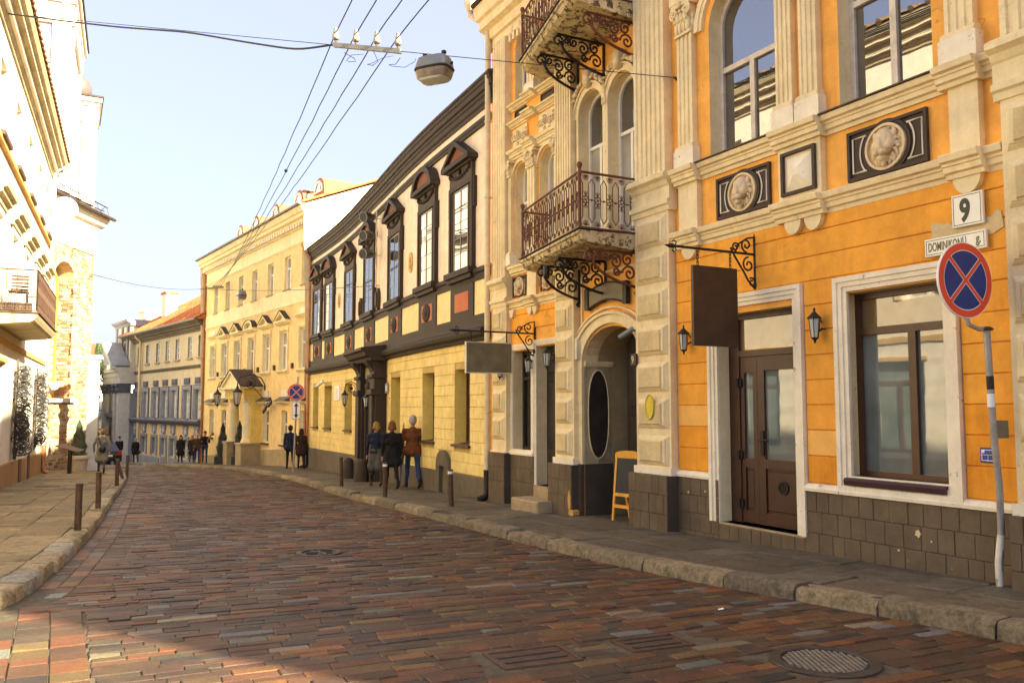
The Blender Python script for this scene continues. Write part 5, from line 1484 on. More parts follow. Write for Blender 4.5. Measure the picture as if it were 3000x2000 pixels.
# portal
def pb(a, b, p, q, d0, d1, nm='portal', mat='dark_trim'):
    mb = MB(); mb.bbox(KF, a, b, p, q, d0, d1, .02); return mb
mb = MB(); zg = KF.gz(9.5)-.1
for a, b in ((8.40, 9.05), (10.45, 11.15)):
    mb.bbox(KF, a, b, -1.7, .40, 0, .34, .02); mb.bbox(KF, a+.10, b-.10, -1.6, .36, .33, .42, .02)
    mb.bbox(KF, a-.05, b+.05, zg, -1.7, 0, .50, .03)
    mb.bbox(KF, a-.04, b+.04, .36, .52, 0, .48, .02); mb.bbox(KF, a+.02, b-.02, .52, 1.36, 0, .38, .02); mb.bbox(KF, a-.03, b+.03, .86, .96, 0, .46, .02)
    mb.sweep(KF, [(0, 1.05), (.40, 1.05), (.44, 1.15), (.58, 1.3), (.62, 1.38), (0, 1.4)], [a+.08, b-.08])
mb.bbox(KF, 9.05, 10.45, .55, 1.36, 0, .22, .02)
mb.obj('portal', 'dark_trim', dark)
mb = MB(); mb.sweep(KF, [(0, 1.36), (.5, 1.36), (.54, 1.46), (.66, 1.5), (.72, 1.62), (.8, 1.66), (.8, 1.74), (0, 1.84)], [8.25, 11.3]); mb.obj('portal_cornice', 'dark_trim', dark)
mb = MB(); mb.bbox(KF, 9.15, 10.35, .86, 1.24, .2, .25, .02); mb.obj('portal_panel', 'sign_khaki', dark)
mb = MB(); mb.arcring(KF, 9.75, -.1, .55, .72, 0, math.pi, .0, .26, 18, 1, 1.1); mb.box(KF, 9.05, 9.20, zg, -.1, 0, .24); mb.box(KF, 10.30, 10.45, zg, -.1, 0, .24); mb.ell(KF, 9.75, .60, .28, .12, .16, .1); mb.obj('portal_arch', 'dark_trim2', dark)
mb = MB(); mb.box(KF, 9.1, 10.4, zg, -.35, -.32, -.26); mb.box(KF, 9.1, 10.4, -.42, -.34, -.26, -.2)
for a in (9.16, 9.80):
    for p, q in ((zg+.2, -1.55), (-1.45, -.5)): mb.bbox(KF, a, a+.54, p, q, -.27, -.23, .02)
mb.obj('portal_door', 'door_black', dark)
mb = MB(); mb.box(KF, 9.1, 10.4, -.34, .6, -.3, -.27); mb.obj('fanlight', 'pane_dark', dark)
for s_, d_ in ((8.52, .70), (11.0, .62)):
    mb = MB(); z = KF.gz(s_, d_); mb.lathe(KF.P(s_, z, d_), [(.22, -.1), (.21, .2), (.16, .55), (.12, .62), (.03, .66)], 10); tag(mb.obj('guard_stone', 'dark_trim2', None, 40), 'dark guard stone at the %s foot of the brown portal' % ('uphill' if s_ < 9 else 'downhill'), 'guard stone')
# lanterns on scrolled arms, plaques, lights, camera
def scroll_lantern(fr, s0, z0, label, k=1.0, d1=.5, group=None, d0=0.0):
    t = thing('arm_lantern', label, 'lantern', fr.P(s0, z0, d0), group)
    P = lambda d, z: fr.P(s0, z0+z*k, d0+d*k)
    mb = MB(); L = d1
    mb.tube([P(.01, -.35), P(.01, .15)], .016*k, 6); mb.ell(fr, s0, z0-.15*k, d0+.01, .03*k, .03*k, .02*k)
    mb.tube([P(.01, .0), P(.03, .20), P(.12, .36), P(L*.55, .44), P(L*.9, .36), P(L, .2), P(L, .12)], .015*k, 6)
    mb.tube([P(a, z) for a, z in spiral(L*.55, .2, .16, .03, 1.57, 1.4)], .011*k, 5); mb.tube([P(.02, -.2), P(.16, -.05), P(.30, .1), P(.34, .25)], .010*k, 5); mb.ell(fr, s0, z0+.2*k, d0+L*.55*k, .04*k, .05*k, .05*k)
    mb.obj('arm', 'iron_dark', t)
    c = P(L, -.12)
    mb = MB(); mb.lathe(c, [(.06*k, -.20*k), (.11*k, .10*k)], 6); mb.obj('glass', 'lamp_glass', t)
    mb = MB(); mb.lathe(c, [(.008*k, .27*k), (.03*k, .25*k), (.04*k, .2*k), (.13*k, .12*k), (.13*k, .1*k)], 6); mb.obj('cap', 'iron_dark', t)
    mb = MB(); mb.lathe(c, [(.07*k, -.20*k), (.05*k, -.23*k), (.015*k, -.27*k), (.004*k, -.33*k)], 6)
    for i in range(6):
        a = i*math.pi/3; mb.tube([(c[0]+.062*k*math.cos(a), c[1]+.062*k*math.sin(a), c[2]-.2*k), (c[0]+.112*k*math.cos(a), c[1]+.112*k*math.sin(a), c[2]+.1*k)], .007*k, 4)
    mb.obj('cage', 'iron_dark', t); return t
scroll_lantern(KF, 12.5, .42, 'iron lantern on scrolled arm beside the downhill edge of brown portal', 1.0)
scroll_lantern(KF, 9.75, .30, 'iron lantern on scrolled arm over the brown portal doorway', .9, .30, d0=.05)
t = plate('wall_plaque', 'white inscribed marble plaque on the yellow block wall', 'plaque', 15.75, 16.65, .26, .80, .05, 'sign_white', None, fr=KF)
mb = MB()
for k in range(5): mb.box(KF, 15.95, 16.45-.05*(k % 2), .66-.08*k, .69-.08*k, .045, .054)
mb.obj('inscription', 'pole_grey', t)
t = plate('notice_frame', 'small grey framed notice beside the portal', 'notice', 8.0, 8.32, .40, .70, .07, 'pole_grey', None, fr=KF); mb = MB(); mb.box(KF, 8.06, 8.26, .46, .64, .06, .076); mb.obj('sheet', 'sign_white', t)
cctv(KF, 18.2, .98, .0, 'white security camera above the narrow ground floor windows', 'white_plastic', 1.6)
t = thing('light_stack', 'three black floodlights stacked on a pole fixed to the pale wall', 'floodlight', KF.P(9.6, 4.0, .1))
mb = MB(); mb.tube([KF.P(9.55, 3.7, .12), KF.P(9.55, 6.1, .12)], .025, 6)
for z in (4.7, 5.3, 5.85): mb.tube([KF.P(9.55, z, .0), KF.P(9.55, z, .34)], .016, 5)
mb.obj('pole', 'sign_rim', t)
for z in (4.72, 5.28, 5.86):
    a = Vector(KF.P(9.55, z+.02, .22)); b = Vector(KF.P(9.25, z-.06, .62)); v = (b-a).normalized()
    mb = MB(); mb.tube([a, a+v*.12, a+v*.3, a+v*.46], [.08, .135, .15, .16], 12); h = mb.obj('lamp_head', 'black_plastic', t, 40)
    mb = MB(); mb.tube([a+v*.462, a+v*.468], .13, 14); sub(mb.obj('lens', 'black_plastic', None), h)
    mb = MB(); n_ = 16; X_ = v.cross(Vector((0, 0, 1))).normalized(); Y_ = X_.cross(v); mb.tube([a+v*.47+X_*.15*math.cos(i*.3927)+Y_*.15*math.sin(i*.3927) for i in range(n_)], .016, 5, closed=True); sub(mb.obj('bezel', 'lamp_metal', None), h)
# chimney and small red dormer behind the eaves
c = KF.P(9.3, 0, -3.2)
t = thing('chimney', 'pale yellow chimney with metal cowl above the dark eaves', 'chimney', (c[0], c[1], 7.6))
mb = MB(); mb.box(Fr(c[:2], KF.D[1], 1), -.28, .28, 7.4, 9.35, -.25, .25); mb.box(Fr(c[:2], KF.D[1], 1), -.33, .33, 9.1, 9.2, -.3, .3); mb.obj('stack', 'house_cream', t)
mb = MB(); mb.lathe((c[0], c[1], 9.35), [(.18, 0), (.16, .18), (.30, .26), (.05, .42)], 8); mb.obj('cowl', 'roof_metal', t)
for s_, dd in ((14.3, -1.2), (4.2, -1.0)):
    mb = MB(); mb.prism(KF, [(s_-.55, 7.3), (s_+.55, 7.3), (s_+.55, 7.62), (s_, 7.95), (s_-.55, 7.62)], dd-1.5, dd+.3); mb.obj('roof_dormer', 'tile_brick', dark)
downpipe(KF, KE-.25, .10, 6.95, KF.gz(21), .055, 'copper', 'thin copper downpipe at the seam between dark-trimmed and yellow houses', (5.2, 3.4, 1.2, -.3), offset=.3, foot='iron_dark', footh=1.0)
# ================================================================ the tall yellow house
YF = Fr((-8.81, 37.12), dirang(34), 1); YL = 17.65
yel = thing('townhouse', 'three-storey yellow townhouse with columned porch and arched roof dormers', 'house', YF.P(8, YF.gz(8), 0))
W3 = [(.41, 1.2), (2.62, 3.5), (5.08, 5.96), (7.64, 8.5), (10.05, 10.88), (12.55, 13.4), (14.98, 15.78)]
W2 = [(.35, 1.30), (2.86, 3.9), (5.36, 6.4), (7.83, 8.85), (10.22, 11.3), (12.72, 13.82), (15.2, 16.25)]
W1 = [(.40, 1.2), (2.73, 3.5), (5.34, 6.2), (12.7, 13.6), (15.25, 16.15)]
hol = [(a, b, 5.48, 7.05) for a, b in W3]+[(a, b, 1.70, 3.56) for a, b in W2]+[(a, b, -1.74, -.15) for a, b in W1]+[(7.4, 8.95, -3.4, -.2)]
mb = MB(); mb.wall(YF, 0, YL, -4.2, 8.2, hol, .25, 0, 1); mb.obj('wall', ['house_yellow', 'house_cream'], yel, recalc=False)
mb = MB(); mb.box(YF, .01, YL-.01, 4.72, 5.44, 0, .03); mb.obj('cream_band', 'house_cream', yel)
mb = MB(); mb.box(YF, .01, YL-.01, 7.42, 8.2, 0, .03); mb.obj('cream_frieze', 'house_cream', yel)
moulding(yel, YF, [0, YL], 4.62, 4.74, .07, 'house_cream', 'string_course'); moulding(yel, YF, [0, YL], 7.32, 7.44, .08, 'house_cream', 'string_course')
moulding(yel, YF, [-.05, YL+.1], 8.05, 8.84, .55, 'house_cream', 'cornice', style=1)
mb = MB()
for s_ in frange(.1, YL-.1, .34): mb.box(YF, s_, s_+.17, 8.10, 8.28, 0, .30)
tag(mb.obj('dentil_row', 'cream_white', yel), kind='stuff')
mb = MB(); mb.box(YF, -.1, YL+.15, 8.84, 8.92, .3, .68); mb.obj('gutter', 'roof_metal', yel)
mb = MB(); T = lambda s_, z, d: YF.P(s_, z, d)
mb.add([T(-.1, 8.9, .6), T(YL+.1, 8.9, .6), T(YL+.1, 11.2, -5), T(-.1, 11.2, -5), T(-.1, 8.9, -10.5), T(YL+.1, 8.9, -10.5)], [(0, 1, 2, 3), (3, 2, 5, 4)]); mb.obj('roof', 'tile_red', yel)
mb = MB()
for a in (0, YL): mb.add([T(a, -4.2, 0), T(a, 8.9, .4), T(a, 11.1, -5), T(a, 8.9, -10), T(a, -4.2, -10)], [(0, 1, 2, 3, 4)])
mb.add([T(0, -4.2, -10), T(YL, -4.2, -10), T(YL, 8.9, -10), T(0, 8.9, -10)], [(0, 1, 2, 3)]); mb.obj('gable_wall', 'house_cream', yel)
mb = MB(); mb.tube([T(-.05, 8.98, .5), T(-.05, 11.28, -5)], .06, 6); mb.obj('gable_capping', 'tile_red', yel)
mb = MB()
for s_, e in ((3.4, -1.6), (6.2, -1.6), (9.8, -1.6), (13.3, -1.6), (16.4, -1.6)):
    mb = MB(); zb = 9.9; r_ = .66; pts = [(s_-r_, zb), (s_-r_, zb+.55)] + [(s_-r_*math.cos(math.pi*i/10), zb+.55+r_*math.sin(math.pi*i/10)) for i in range(1, 10)] + [(s_+r_, zb+.55), (s_+r_, zb)]
    mb.prism(YF, pts, e-2.6, e); dm = mb.obj('dormer', 'tile_brick', yel)
    mb = MB(); mb.arcring(YF, s_, zb+.55, .40, .52, 0, math.pi, e, e+.05, 14); mb.box(YF, s_-.5, s_+.5, zb+.48, zb+.56, e, e+.045); sub(mb.obj('dormer_frame', 'frame_white', None), dm)
    mb = MB(); mb.prism(YF, [(s_+.40*math.cos(math.pi*i/12), zb+.56+.40*math.sin(math.pi*i/12)) for i in range(13)], e, e+.02); sub(mb.obj('pane', 'pane_sky', None), dm)
t_ = YF.P(4.9, 0, -1.6); mb = MB(); mb.lathe((t_[0], t_[1], 9.3), [(.14, 0), (.14, 1.25), (.10, 1.26), (.10, 1.42), (.32, 1.44), (.3, 1.5), (.05, 1.58)], 10); tag(mb.obj('roof_flue', 'lamp_metal', None, 40), 'round metal flue with cap between arched roof dormers', 'flue')
for a, b in W3:
    window(yel, YF, a, b, 5.48, 7.05, -.14, 'frame_white', 'pane_blind', 2, 1, 0, 6.5, .07, .04)
    mb = MB(); mb.box(YF, a-.05, b+.05, 5.42, 5.48, 0, .08); mb.obj('window_sill', 'stone_porch', yel)
for k, (a, b) in enumerate(W2):
    window(yel, YF, a, b, 1.70, 3.56, -.12, 'frame_white', 'pane_blind', 2, 1, 0, 2.9, .08, .045)
    surround(yel, YF, a-.12, b+.12, 1.70, 3.72, .12, .06, 'house_cream', False, 'architrave', 2)
    moulding(yel, YF, [a-.18, b+.18], 1.56, 1.70, .14, 'house_cream', 'window_sill')
    c = (a+b)/2; e = (b-a)/2+.32
    if k in (0, 6):
        moulding(yel, YF, [c-e, c+e], 3.98, 4.16, .22, 'house_cream', 'window_hood'); mb = MB(); mb.box(YF, c-.42, c+.42, 4.18, 4.46, 0, .05); mb.obj('hood_block', 'cream_white', yel)
    else:
        mb = MB(); mb.sweep(YF, [(0, 3.86), (.12, 3.86), (.24, 3.96), (.24, 4.04), (0, 4.04)], [c-e, c+e])
        if k == 3: pts = [(c-e, 4.04)] + [(c-e*math.cos(math.pi*i/10), 4.04+.42*math.sin(math.pi*i/10)) for i in range(1, 10)] + [(c+e, 4.04)]
        else: pts = [(c-e, 4.04), (c, 4.50), (c+e, 4.04)]
        mb.prism(YF, [(c+(x-c)*.7, 4.04+(z-4.04)*.68) for x, z in pts], 0, .06)
        for p0, p1 in zip(pts, pts[1:]):
            mb.prism(YF, [p0, p1, (c+(p1[0]-c)*.78, 4.04+(p1[1]-4.04)*.74), (c+(p0[0]-c)*.78, 4.04+(p0[1]-4.04)*.74)], 0, .24)
        pd = mb.obj('window_pediment', 'house_cream', yel)
        mb = MB()
        for p0, p1 in zip(pts, pts[1:]):
            mb.add([YF.P(p0[0], p0[1]+.012, -.02), YF.P(p1[0], p1[1]+.012, -.02), YF.P(p1[0], p1[1]+.012, .27), YF.P(p0[0], p0[1]+.012, .27), YF.P(p0[0], p0[1]+.03, -.02), YF.P(p1[0], p1[1]+.03, -.02), YF.P(p1[0], p1[1]+.03, .27), YF.P(p0[0], p0[1]+.03, .27)], [(0, 1, 2, 3), (4, 5, 6, 7), (0, 1, 5, 4), (1, 2, 6, 5), (2, 3, 7, 6), (3, 0, 4, 7)])
        sub(mb.obj('flashing', 'roof_dark', None), pd)
for a, b in W1:
    window(yel, YF, a, b, -1.74, -.15, -.15, 'frame_white', 'pane_dull', 2 if b-a > 1 else 1, 1, 0, -.8, .07, .04)
    mb = MB(); mb.box(YF, a-.06, b+.06, -1.82, -1.74, 0, .12); mb.obj('window_sill', 'iron_brown', yel)
    c = (a+b)/2; e = (b-a)/2+.30
    mb = MB(); mb.sweep(YF, [(0, .12), (.10, .12), (.26, .22), (.26, .27), (0, .27)], [c-e, c+e]); mb.obj('window_hood', 'house_cream', yel)
    mb = MB(); mb.sweep(YF, [(0, .27), (.30, .27), (.30, .30), (0, .48)], [c-e-.02, c+e+.02]); mb.obj('hood_flashing', 'roof_metal', yel)
    mb = MB(); mb.box(YF, c-.36, c+.36, .48, .80, 0, .05); mb.obj('hood_block', 'cream_white', yel)
mb = MB(); vs = []
for s_ in (0.01, 6.3): vs += [T(s_, -4.4, 0), T(s_, -4.4, .07), T(s_, -1.83-.045*s_, .07), T(s_, -1.8-.045*s_, 0)]
mb.add(vs, [(0, 1, 5, 4), (1, 2, 6, 5), (2, 3, 7, 6), (3, 0, 4, 7), (0, 1, 2, 3), (4, 5, 6, 7)]); mb.obj('plinth', 'stone_porch', yel)
mb = MB(); vs = []
for s_ in (10.0, YL-.01): vs += [T(s_, -4.4, 0), T(s_, -4.4, .07), T(s_, -1.83-.062*s_, .07), T(s_, -1.8-.062*s_, 0)]
mb.add(vs, [(0, 1, 5, 4), (1, 2, 6, 5), (2, 3, 7, 6), (3, 0, 4, 7), (0, 1, 2, 3), (4, 5, 6, 7)]); mb.obj('plinth', 'stone_porch', yel)
for s_ in (2.1, 4.6, 7.1, 9.4, 11.9, 14.5):
    mb = MB(); mb.box(YF, s_-.08, s_-.03, 1.75, 2.0, 0, .09); mb.box(YF, s_+.03, s_+.08, 1.75, 2.0, 0, .09); mb.box(YF, s_-.03, s_+.03, 1.85, 1.9, 0, .08); mb.obj('flag_holder', 'iron_brown', yel)
# porch
zg = YF.gz(8)-.2
for a in (6.95, 9.35):
    mb = MB(); mb.bbox(YF, a-.45, a+.45, zg-.2, -1.86, -.02, .98, .02); mb.bbox(YF, a-.49, a+.49, -1.86, -1.76, -.02, 1.02, .02); mb.obj('porch_pedestal', 'stone_porch', yel)
    c = YF.P(a, -1.76, .52); mb = MB(); mb.lathe(c, [(.34, 0), (.34, .08), (.30, .1), (.31, .16), (.27, .2), (.27, .8), (.225, 1.95), (.25, 1.98), (.25, 2.02), (.30, 2.1), (.30, 2.2)], 16); mb.obj('porch_column', 'house_cream', yel, 40)
mb = MB(); mb.box(YF, 6.55, 9.75, .42, .90, -.02, .86); mb.box(YF, 6.50, 9.80, .60, .66, -.02, .90); mb.obj('porch_entablature', 'house_lemon', yel)
mb = MB()
for s_ in frange(6.6, 9.7, .2): mb.box(YF, s_-.05, s_+.05, .68, .86, .85, .90)
tag(mb.obj('triglyph_row', 'house_cream', yel), kind='stuff')
mb = MB(); mb.prism(YF, [(6.35, .90), (9.95, .90), (9.95, 1.0), (8.15, 1.80), (6.35, 1.0)], -.02, 1.02)
for p0, p1 in (((6.30, 1.0), (8.15, 1.86)), ((8.15, 1.86), (10.0, 1.0))): mb.prism(YF, [p0, p1, (p1[0], p1[1]-.14), (p0[0], p0[1]-.1)], 1.0, 1.12)
mb.box(YF, 6.30, 10.0, .90, 1.0, 1.0, 1.12); mb.obj('porch_pediment', 'house_cream', yel)
mb = MB()
for p0, p1 in (((6.28, 1.02), (8.15, 1.88)), ((8.15, 1.88), (10.02, 1.02))): mb.prism(YF, [p0, p1, (p1[0], p1[1]+.04), (p0[0], p0[1]+.04)], -.02, 1.15)
mb.obj('porch_roof', 'roof_dark', yel)
mb = MB(); mb.box(YF, 7.0, 7.4, -3.4, .42, -.02, .10); mb.box(YF, 8.95, 9.3, -3.4, .42, -.02, .10); mb.box(YF, 6.56, 6.72, -1.76, .42, -.02, .5); mb.obj('porch_wall', 'house_lemon', yel)
mb = MB(); mb.box(YF, 7.4, 8.95, -3.4, -.2, -.9, -.85); mb.obj('porch_door', 'house_lemon', yel)
t = thing('porch_sign', 'small white lettered sign box under the porch entablature', 'sign', YF.P(8.1, .0, .1)); mb = MB(); mb.box(YF, 7.35, 8.9, -.05, .38, .0, .22); mb.obj('box', 'sign_white', t)
mb = MB()
for k, n_ in enumerate((9, 7)):
    for j in range(n_): mb.box(YF, 7.6+.12*j, 7.68+.12*j+.02*(j % 3), .18-.15*k, .26-.15*k, .215, .225)
mb.obj('lettering', 'ink_dark', t)
scroll_lantern(YF, 5.95, .75, 'large iron lantern on scrolled arm at the uphill edge of yellow porch', 1.9, .72)
scroll_lantern(YF, 10.6, .70, 'large iron lantern on scrolled arm at the downhill edge of yellow porch', 1.7, .62)
t = thing('black_ornament', 'small black cut-out ornament hung under the yellow house window hoods', 'ornament', YF.P(4.6, .1, .3)); rr = random.Random(4)
mb = MB()
for k in range(14): mb.ell(YF, 4.1+.09*k, .28-.035*k+rr.uniform(-.06, .06), .3, .09, .11, .05, 6, 5)
mb.obj('body', 'black_plastic', t, True)
downpipe(YF, YL-.1, .10, 8.75, YF.gz(17), .065, 'copper', 'long copper downpipe between yellow house and grey-trimmed house', (6.5, 4.2, 2, 0, -1.5), offset=.5, foot='copper', footh=.0)
downpipe(YF, .18, .10, 8.75, YF.gz(0), .06, 'copper', 'copper downpipe with hopper on the uphill corner of the yellow house', (6.9, 5.0, 2.6), offset=.6, foot='iron_dark', footh=1.1)

# ================================================================ the grey-trimmed house with red tiled roof
GF = Fr((-18.68, 51.76), dirang(38.3), 1); GL = 15.4
gry = thing('townhouse', 'cream townhouse with blue-grey window frames and red tiled roof', 'house', GF.P(7, GF.gz(7), 0))
G3 = [14.3, 12.1, 9.64, 7.44, 5.27, 2.73, .70]; G2 = [14.65, 12.35, 9.85, 7.7, 5.65, 3.1, .95]
hol = [(c-.48, c+.48, 3.10, 4.44) for c in G3]+[(c-.62, c+.62, -.80, 1.15) for c in G2]+[(c-.55, c+.55, -3.2, -1.98) for c in G2]
mb = MB(); mb.wall(GF, 0, GL, -1.0, 5.3, [h for h in hol if h[2] > -1], .28, 0, 1); mb.obj('upper_wall', ['grey_wall', 'blue_grey'], gry, recalc=False)
mb = MB(); mb.wall(GF, 0, GL, -5.5, -1.0, [h for h in hol if h[2] < -1], .28, 0, 1); mb.obj('lower_wall', ['grey_peach', 'blue_grey'], gry, recalc=False)
moulding(gry, GF, [0, GL], 2.40, 2.62, .12, 'grey_plinth', 'string_course'); moulding(gry, GF, [0, GL+2.5], 4.70, 5.34, .5, 'grey_plinth', 'cornice', style=1)
mb = MB(); mb.sweep(GF, [(0, -1.12), (.2, -1.12), (.32, -.98), (.36, -.9), (.36, -.86), (0, -.70)], [0, GL+.4]); mb.obj('sill_cornice', 'blue_dark', gry)
for c in G3:
    window(gry, GF, c-.48, c+.48, 3.10, 4.44, -.12, 'frame_white', 'pane_blind', 2, 3, 0, None, .06, .035)
    mb = MB(); mb.box(GF, c-.56, c+.56, 3.0, 3.10, 0, .12); mb.obj('window_sill', 'stone_porch', gry)
for c in G2:
    window(gry, GF, c-.62, c+.62, -.80, 1.15, -.2, 'frame_white', 'pane_bright', 2, 4, 0, None, .07, .04)
    surround(gry, GF, c-.88, c+.88, -.80, 1.32, .22, .08, 'blue_grey', False, 'window_surround', 2)
    mb = MB(); mb.box(GF, c-.94, c-.88, -.8, 1.38, 0, .06); mb.box(GF, c+.88, c+.94, -.8, 1.38, 0, .06); mb.box(GF, c-.88, c+.88, 1.32, 1.38, 0, .06); mb.obj('dark_outline', 'blue_dark', gry)
    mb = MB(); mb.box(GF, c-.55, c+.55, 1.44, 1.84, 0, .06); mb.bbox(GF, c-.42, c+.42, 1.52, 1.76, .05, .09, .02); mb.obj('over_panel', 'blue_dark', gry)
    mb = MB(); mb.box(GF, c-.75, c+.75, -.84, -.78, 0, .3); mb.obj('window_sill', 'blue_grey', gry)
    window(gry, GF, c-.55, c+.55, -3.2, -1.98, -.18, 'frame_white', 'pane_blind', 2, 2, 0, None, .07, .04)
    surround(gry, GF, c-.75, c+.75, -3.3, -1.86, .2, .08, 'blue_grey', False, 'window_surround', 2)
    mb = MB(); mb.arcring(GF, c, -1.5, .17, .30, 0, 6.2832, 0, .09, 18, 1, 1.1); mb.prism(GF, [(c-.5, -1.16), (c+.5, -1.16), (c+.4, -1.8), (c-.4, -1.8)], 0, .04)
    for q in (-1, 1): mb.ell(GF, c+q*.38, -1.3, .06, .12, .14, .06, 7, 5); mb.ell(GF, c+q*.34, -1.62, .06, .10, .12, .05, 7, 5)
    md = mb.obj('oval_ornament', 'blue_grey', gry, 40); mb = MB(); mb.prism(GF, [(c+.17*math.cos(k*.39), -1.5+.19*math.sin(k*.39)) for k in range(16)], .03, .06); sub(mb.obj('oval_boss', 'pier_grey', None), md)
mb = MB(); mb.box(GF, 6.9, 8.2, -4.2, -3.3, 0, .05); mb.box(GF, 0, 6.4, -4.2, -3.32, 0, .06); mb.box(GF, 8.6, 15, -4.8, -3.4, 0, .06); mb.obj('plinth', 'blue_grey', gry)
RP = lambda s_, z, d: GF.P(s_, z, d)
ev = [(-.2, .62), (GL+2.2, .62)]; rz = 8.75
mb = MB(); mb.add([RP(-.2, 5.32, .62), RP(GL+2.2, 5.32, .62), RP(GL-2.6, rz, -4.6), RP(-.2, rz, -4.6), RP(-.2, 5.3, -10), RP(GL+2.2, 5.3, -10)], [(0, 1, 2, 3), (3, 2, 5, 4), (1, 5, 2), (0, 3, 4)]); roof = mb.obj('roof', 'tile_red', gry)
cols = [(.52, .17, .055), (.46, .14, .05), (.58, .22, .08), (.40, .12, .05), (.55, .19, .06)]
tint_mat('rooftile', .85, .2, .3, 9, .4)
mb = MB(); tc = []; nr = 19
for r in range(nr):
    f = r/nr; d0 = .66-5.2*f; z0 = 5.36+3.42*f; d1 = d0-.36; z1 = z0+.20
    s_ = -.2; smax = GL+2.2-4.8*f
    while s_ < smax:
        w = .25; c = R.choice(cols); k = R.uniform(.8, 1.2)
        for h0, h1, q0, q1 in ((.02, .075, 0, .45), (.075, .02, .45, 1)):
            mb.add([RP(s_+w*q0, z0+h0, d0), RP(s_+w*q1, z0+h1, d0), RP(s_+w*q1, z1+h1-.02, d1), RP(s_+w*q0, z1+h0-.02, d1)], [(0, 1, 2, 3)]); tc.append(tuple(x*k for x in c))
        mb.add([RP(s_, z0, d0), RP(s_+w, z0, d0), RP(s_+w*.45, z0+.075, d0)], [(0, 1, 2)]); tc.append(tuple(x*k*.8 for x in c))
        s_ += w
o = obj_tint(mb, tc, 'roof_tiles', 'rooftile', gry, 'stuff')
mb = MB(); mb.tube([RP(-.3, 5.30, .72), RP(GL+2.2, 5.30, .72)], .08, 6); mb.obj('gutter', 'roof_metal', gry)
for s_, dd, h, w in ((12.8, -1.6, -.3, .55), (1.3, -2.9, -.5, .5)):
    c = GF.P(s_, 0, dd); t = thing('chimney', 'white chimney on the %s end of the red tiled roof' % ('hipped' if s_ > 5 else 'uphill'), 'chimney', (c[0], c[1], 8))
    F_ = Fr(c[:2], GF.D, 1); mb = MB(); mb.box(F_, -w, w, 6.0, 8.6+h, -.4, .4); mb.obj('stack', 'church_white', t)
    mb = MB(); mb.box(F_, -w-.08, w+.08, 8.6+h, 8.75+h, -.48, .48); mb.obj('coping', 'tile_brick', t)
mb = MB(); c = GF.P(6.0, 0, -4.7); mb.lathe((c[0], c[1], 8.7), [(.2, 0), (.2, .5), (.26, .52), (.26, .62), (.12, .66)], 8); tag(mb.obj('roof_vent', 'tile_brick', None, 40), 'small clay vent on the ridge of the red tiled roof', 'vent')
downpipe(GF, 13.5, .16, 5.2, GF.gz(13.5), .09, 'pipe_cream', 'cream downpipe on the grey-trimmed front near the portico', (3.8, 2.0, .2, -1.6), offset=.3, footh=0)

# portico and attic at the end of the grey house
prt = thing('portico', 'blue-grey portico with pediment and pilasters at the end of the cream house', 'portico', GF.P(17.5, GF.gz(17.5), .9))
mb = MB(); mb.box(GF, 15.4, 20.2, -5.8, 1.05, -3, .9); mb.obj('body', 'blue_grey', prt)
mb = MB(); mb.sweep(GF, [(-3, 1.75), (1.05, 1.75), (1.1, 2.2), (1.15, 2.25), (1.2, 2.55), (1.35, 2.6), (1.4, 2.85), (1.5, 2.95), (-3, 2.98)], [15.25, 20.4]); mb.obj('entablature', 'pier_grey', prt)
for a, b, d0, d1 in ((15.36, 15.9, .3, 1.1), (16.5, 17.0, .8, 1.1), (18.7, 19.2, .8, 1.1), (19.7, 20.25, .3, 1.1)):
    mb = MB(); mb.box(GF, a, b, -5.8, 1.05, d0, d1); mb.obj('pilaster', 'pier_grey', prt)
    mb = MB(); mb.box(GF, a-.06, b+.06, 1.05, 1.75, d0-.06, d1+.06)
    for k in range(3): mb.ell(GF, a+(b-a)*(k+.5)/3, 1.3, d1+.08, .12, .2, .1, 7, 5); mb.ell(GF, a+(b-a)*(k+.5)/3, 1.58, d1+.12, .14, .1, .1, 7, 5)
    mb.obj('pilaster_capital', 'blue_dark', prt, 40)
mb = MB(); mb.box(GF, 17.0, 18.7, -.4, 1.0, .9, .94); mb.obj('portico_window', 'pane_dull', prt)
mb = MB(); mb.box(GF, 17.1, 18.6, -4.8, -2.0, .9, .93); mb.arcring(GF, 17.85, -2.0, .02, .75, 0, math.pi, .9, .93, 14); mb.obj('arched_door', 'grey_plinth', prt)
mb = MB(); mb.box(GF, 16.9, 18.8, -.75, -.45, .9, 1.2); mb.obj('balcony_ledge', 'blue_grey', prt)
mb = MB(); mb.prism(GF, [(15.2, 2.98), (20.5, 2.98), (17.85, 4.7)], .5, 1.45)
for p0, p1 in (((15.1, 3.0), (17.85, 4.85)), ((17.85, 4.85), (20.6, 3.0))): mb.prism(GF, [p0, p1, (p1[0], p1[1]-.24), (p0[0], p0[1]-.2)], 1.4, 1.75)
mb.obj('pediment', 'pier_grey', prt)
mb = MB(); mb.prism(GF, [(15.1, 3.06), (17.85, 4.92), (20.6, 3.06)], .45, 1.7); mb.obj('portico_roof', 'blue_grey', prt)
mb = MB(); mb.box(GF, 15.7, 20.0, 2.9, 6.2, -2.6, .3); mb.obj('attic', 'church_white', prt)
mb = MB(); mb.sweep(GF, [(-2.7, 6.1), (.35, 6.1), (.4, 6.3), (.6, 6.4), (.65, 6.55), (-2.7, 6.6)], [15.5, 20.2]); mb.obj('attic_cornice', 'blue_grey', prt)
for a in (16.3, 17.9, 19.5):
    mb = MB(); mb.box(GF, a-.2, a+.2, 3.2, 6.1, .3, .42); mb.obj('attic_pilaster', 'blue_grey', prt)
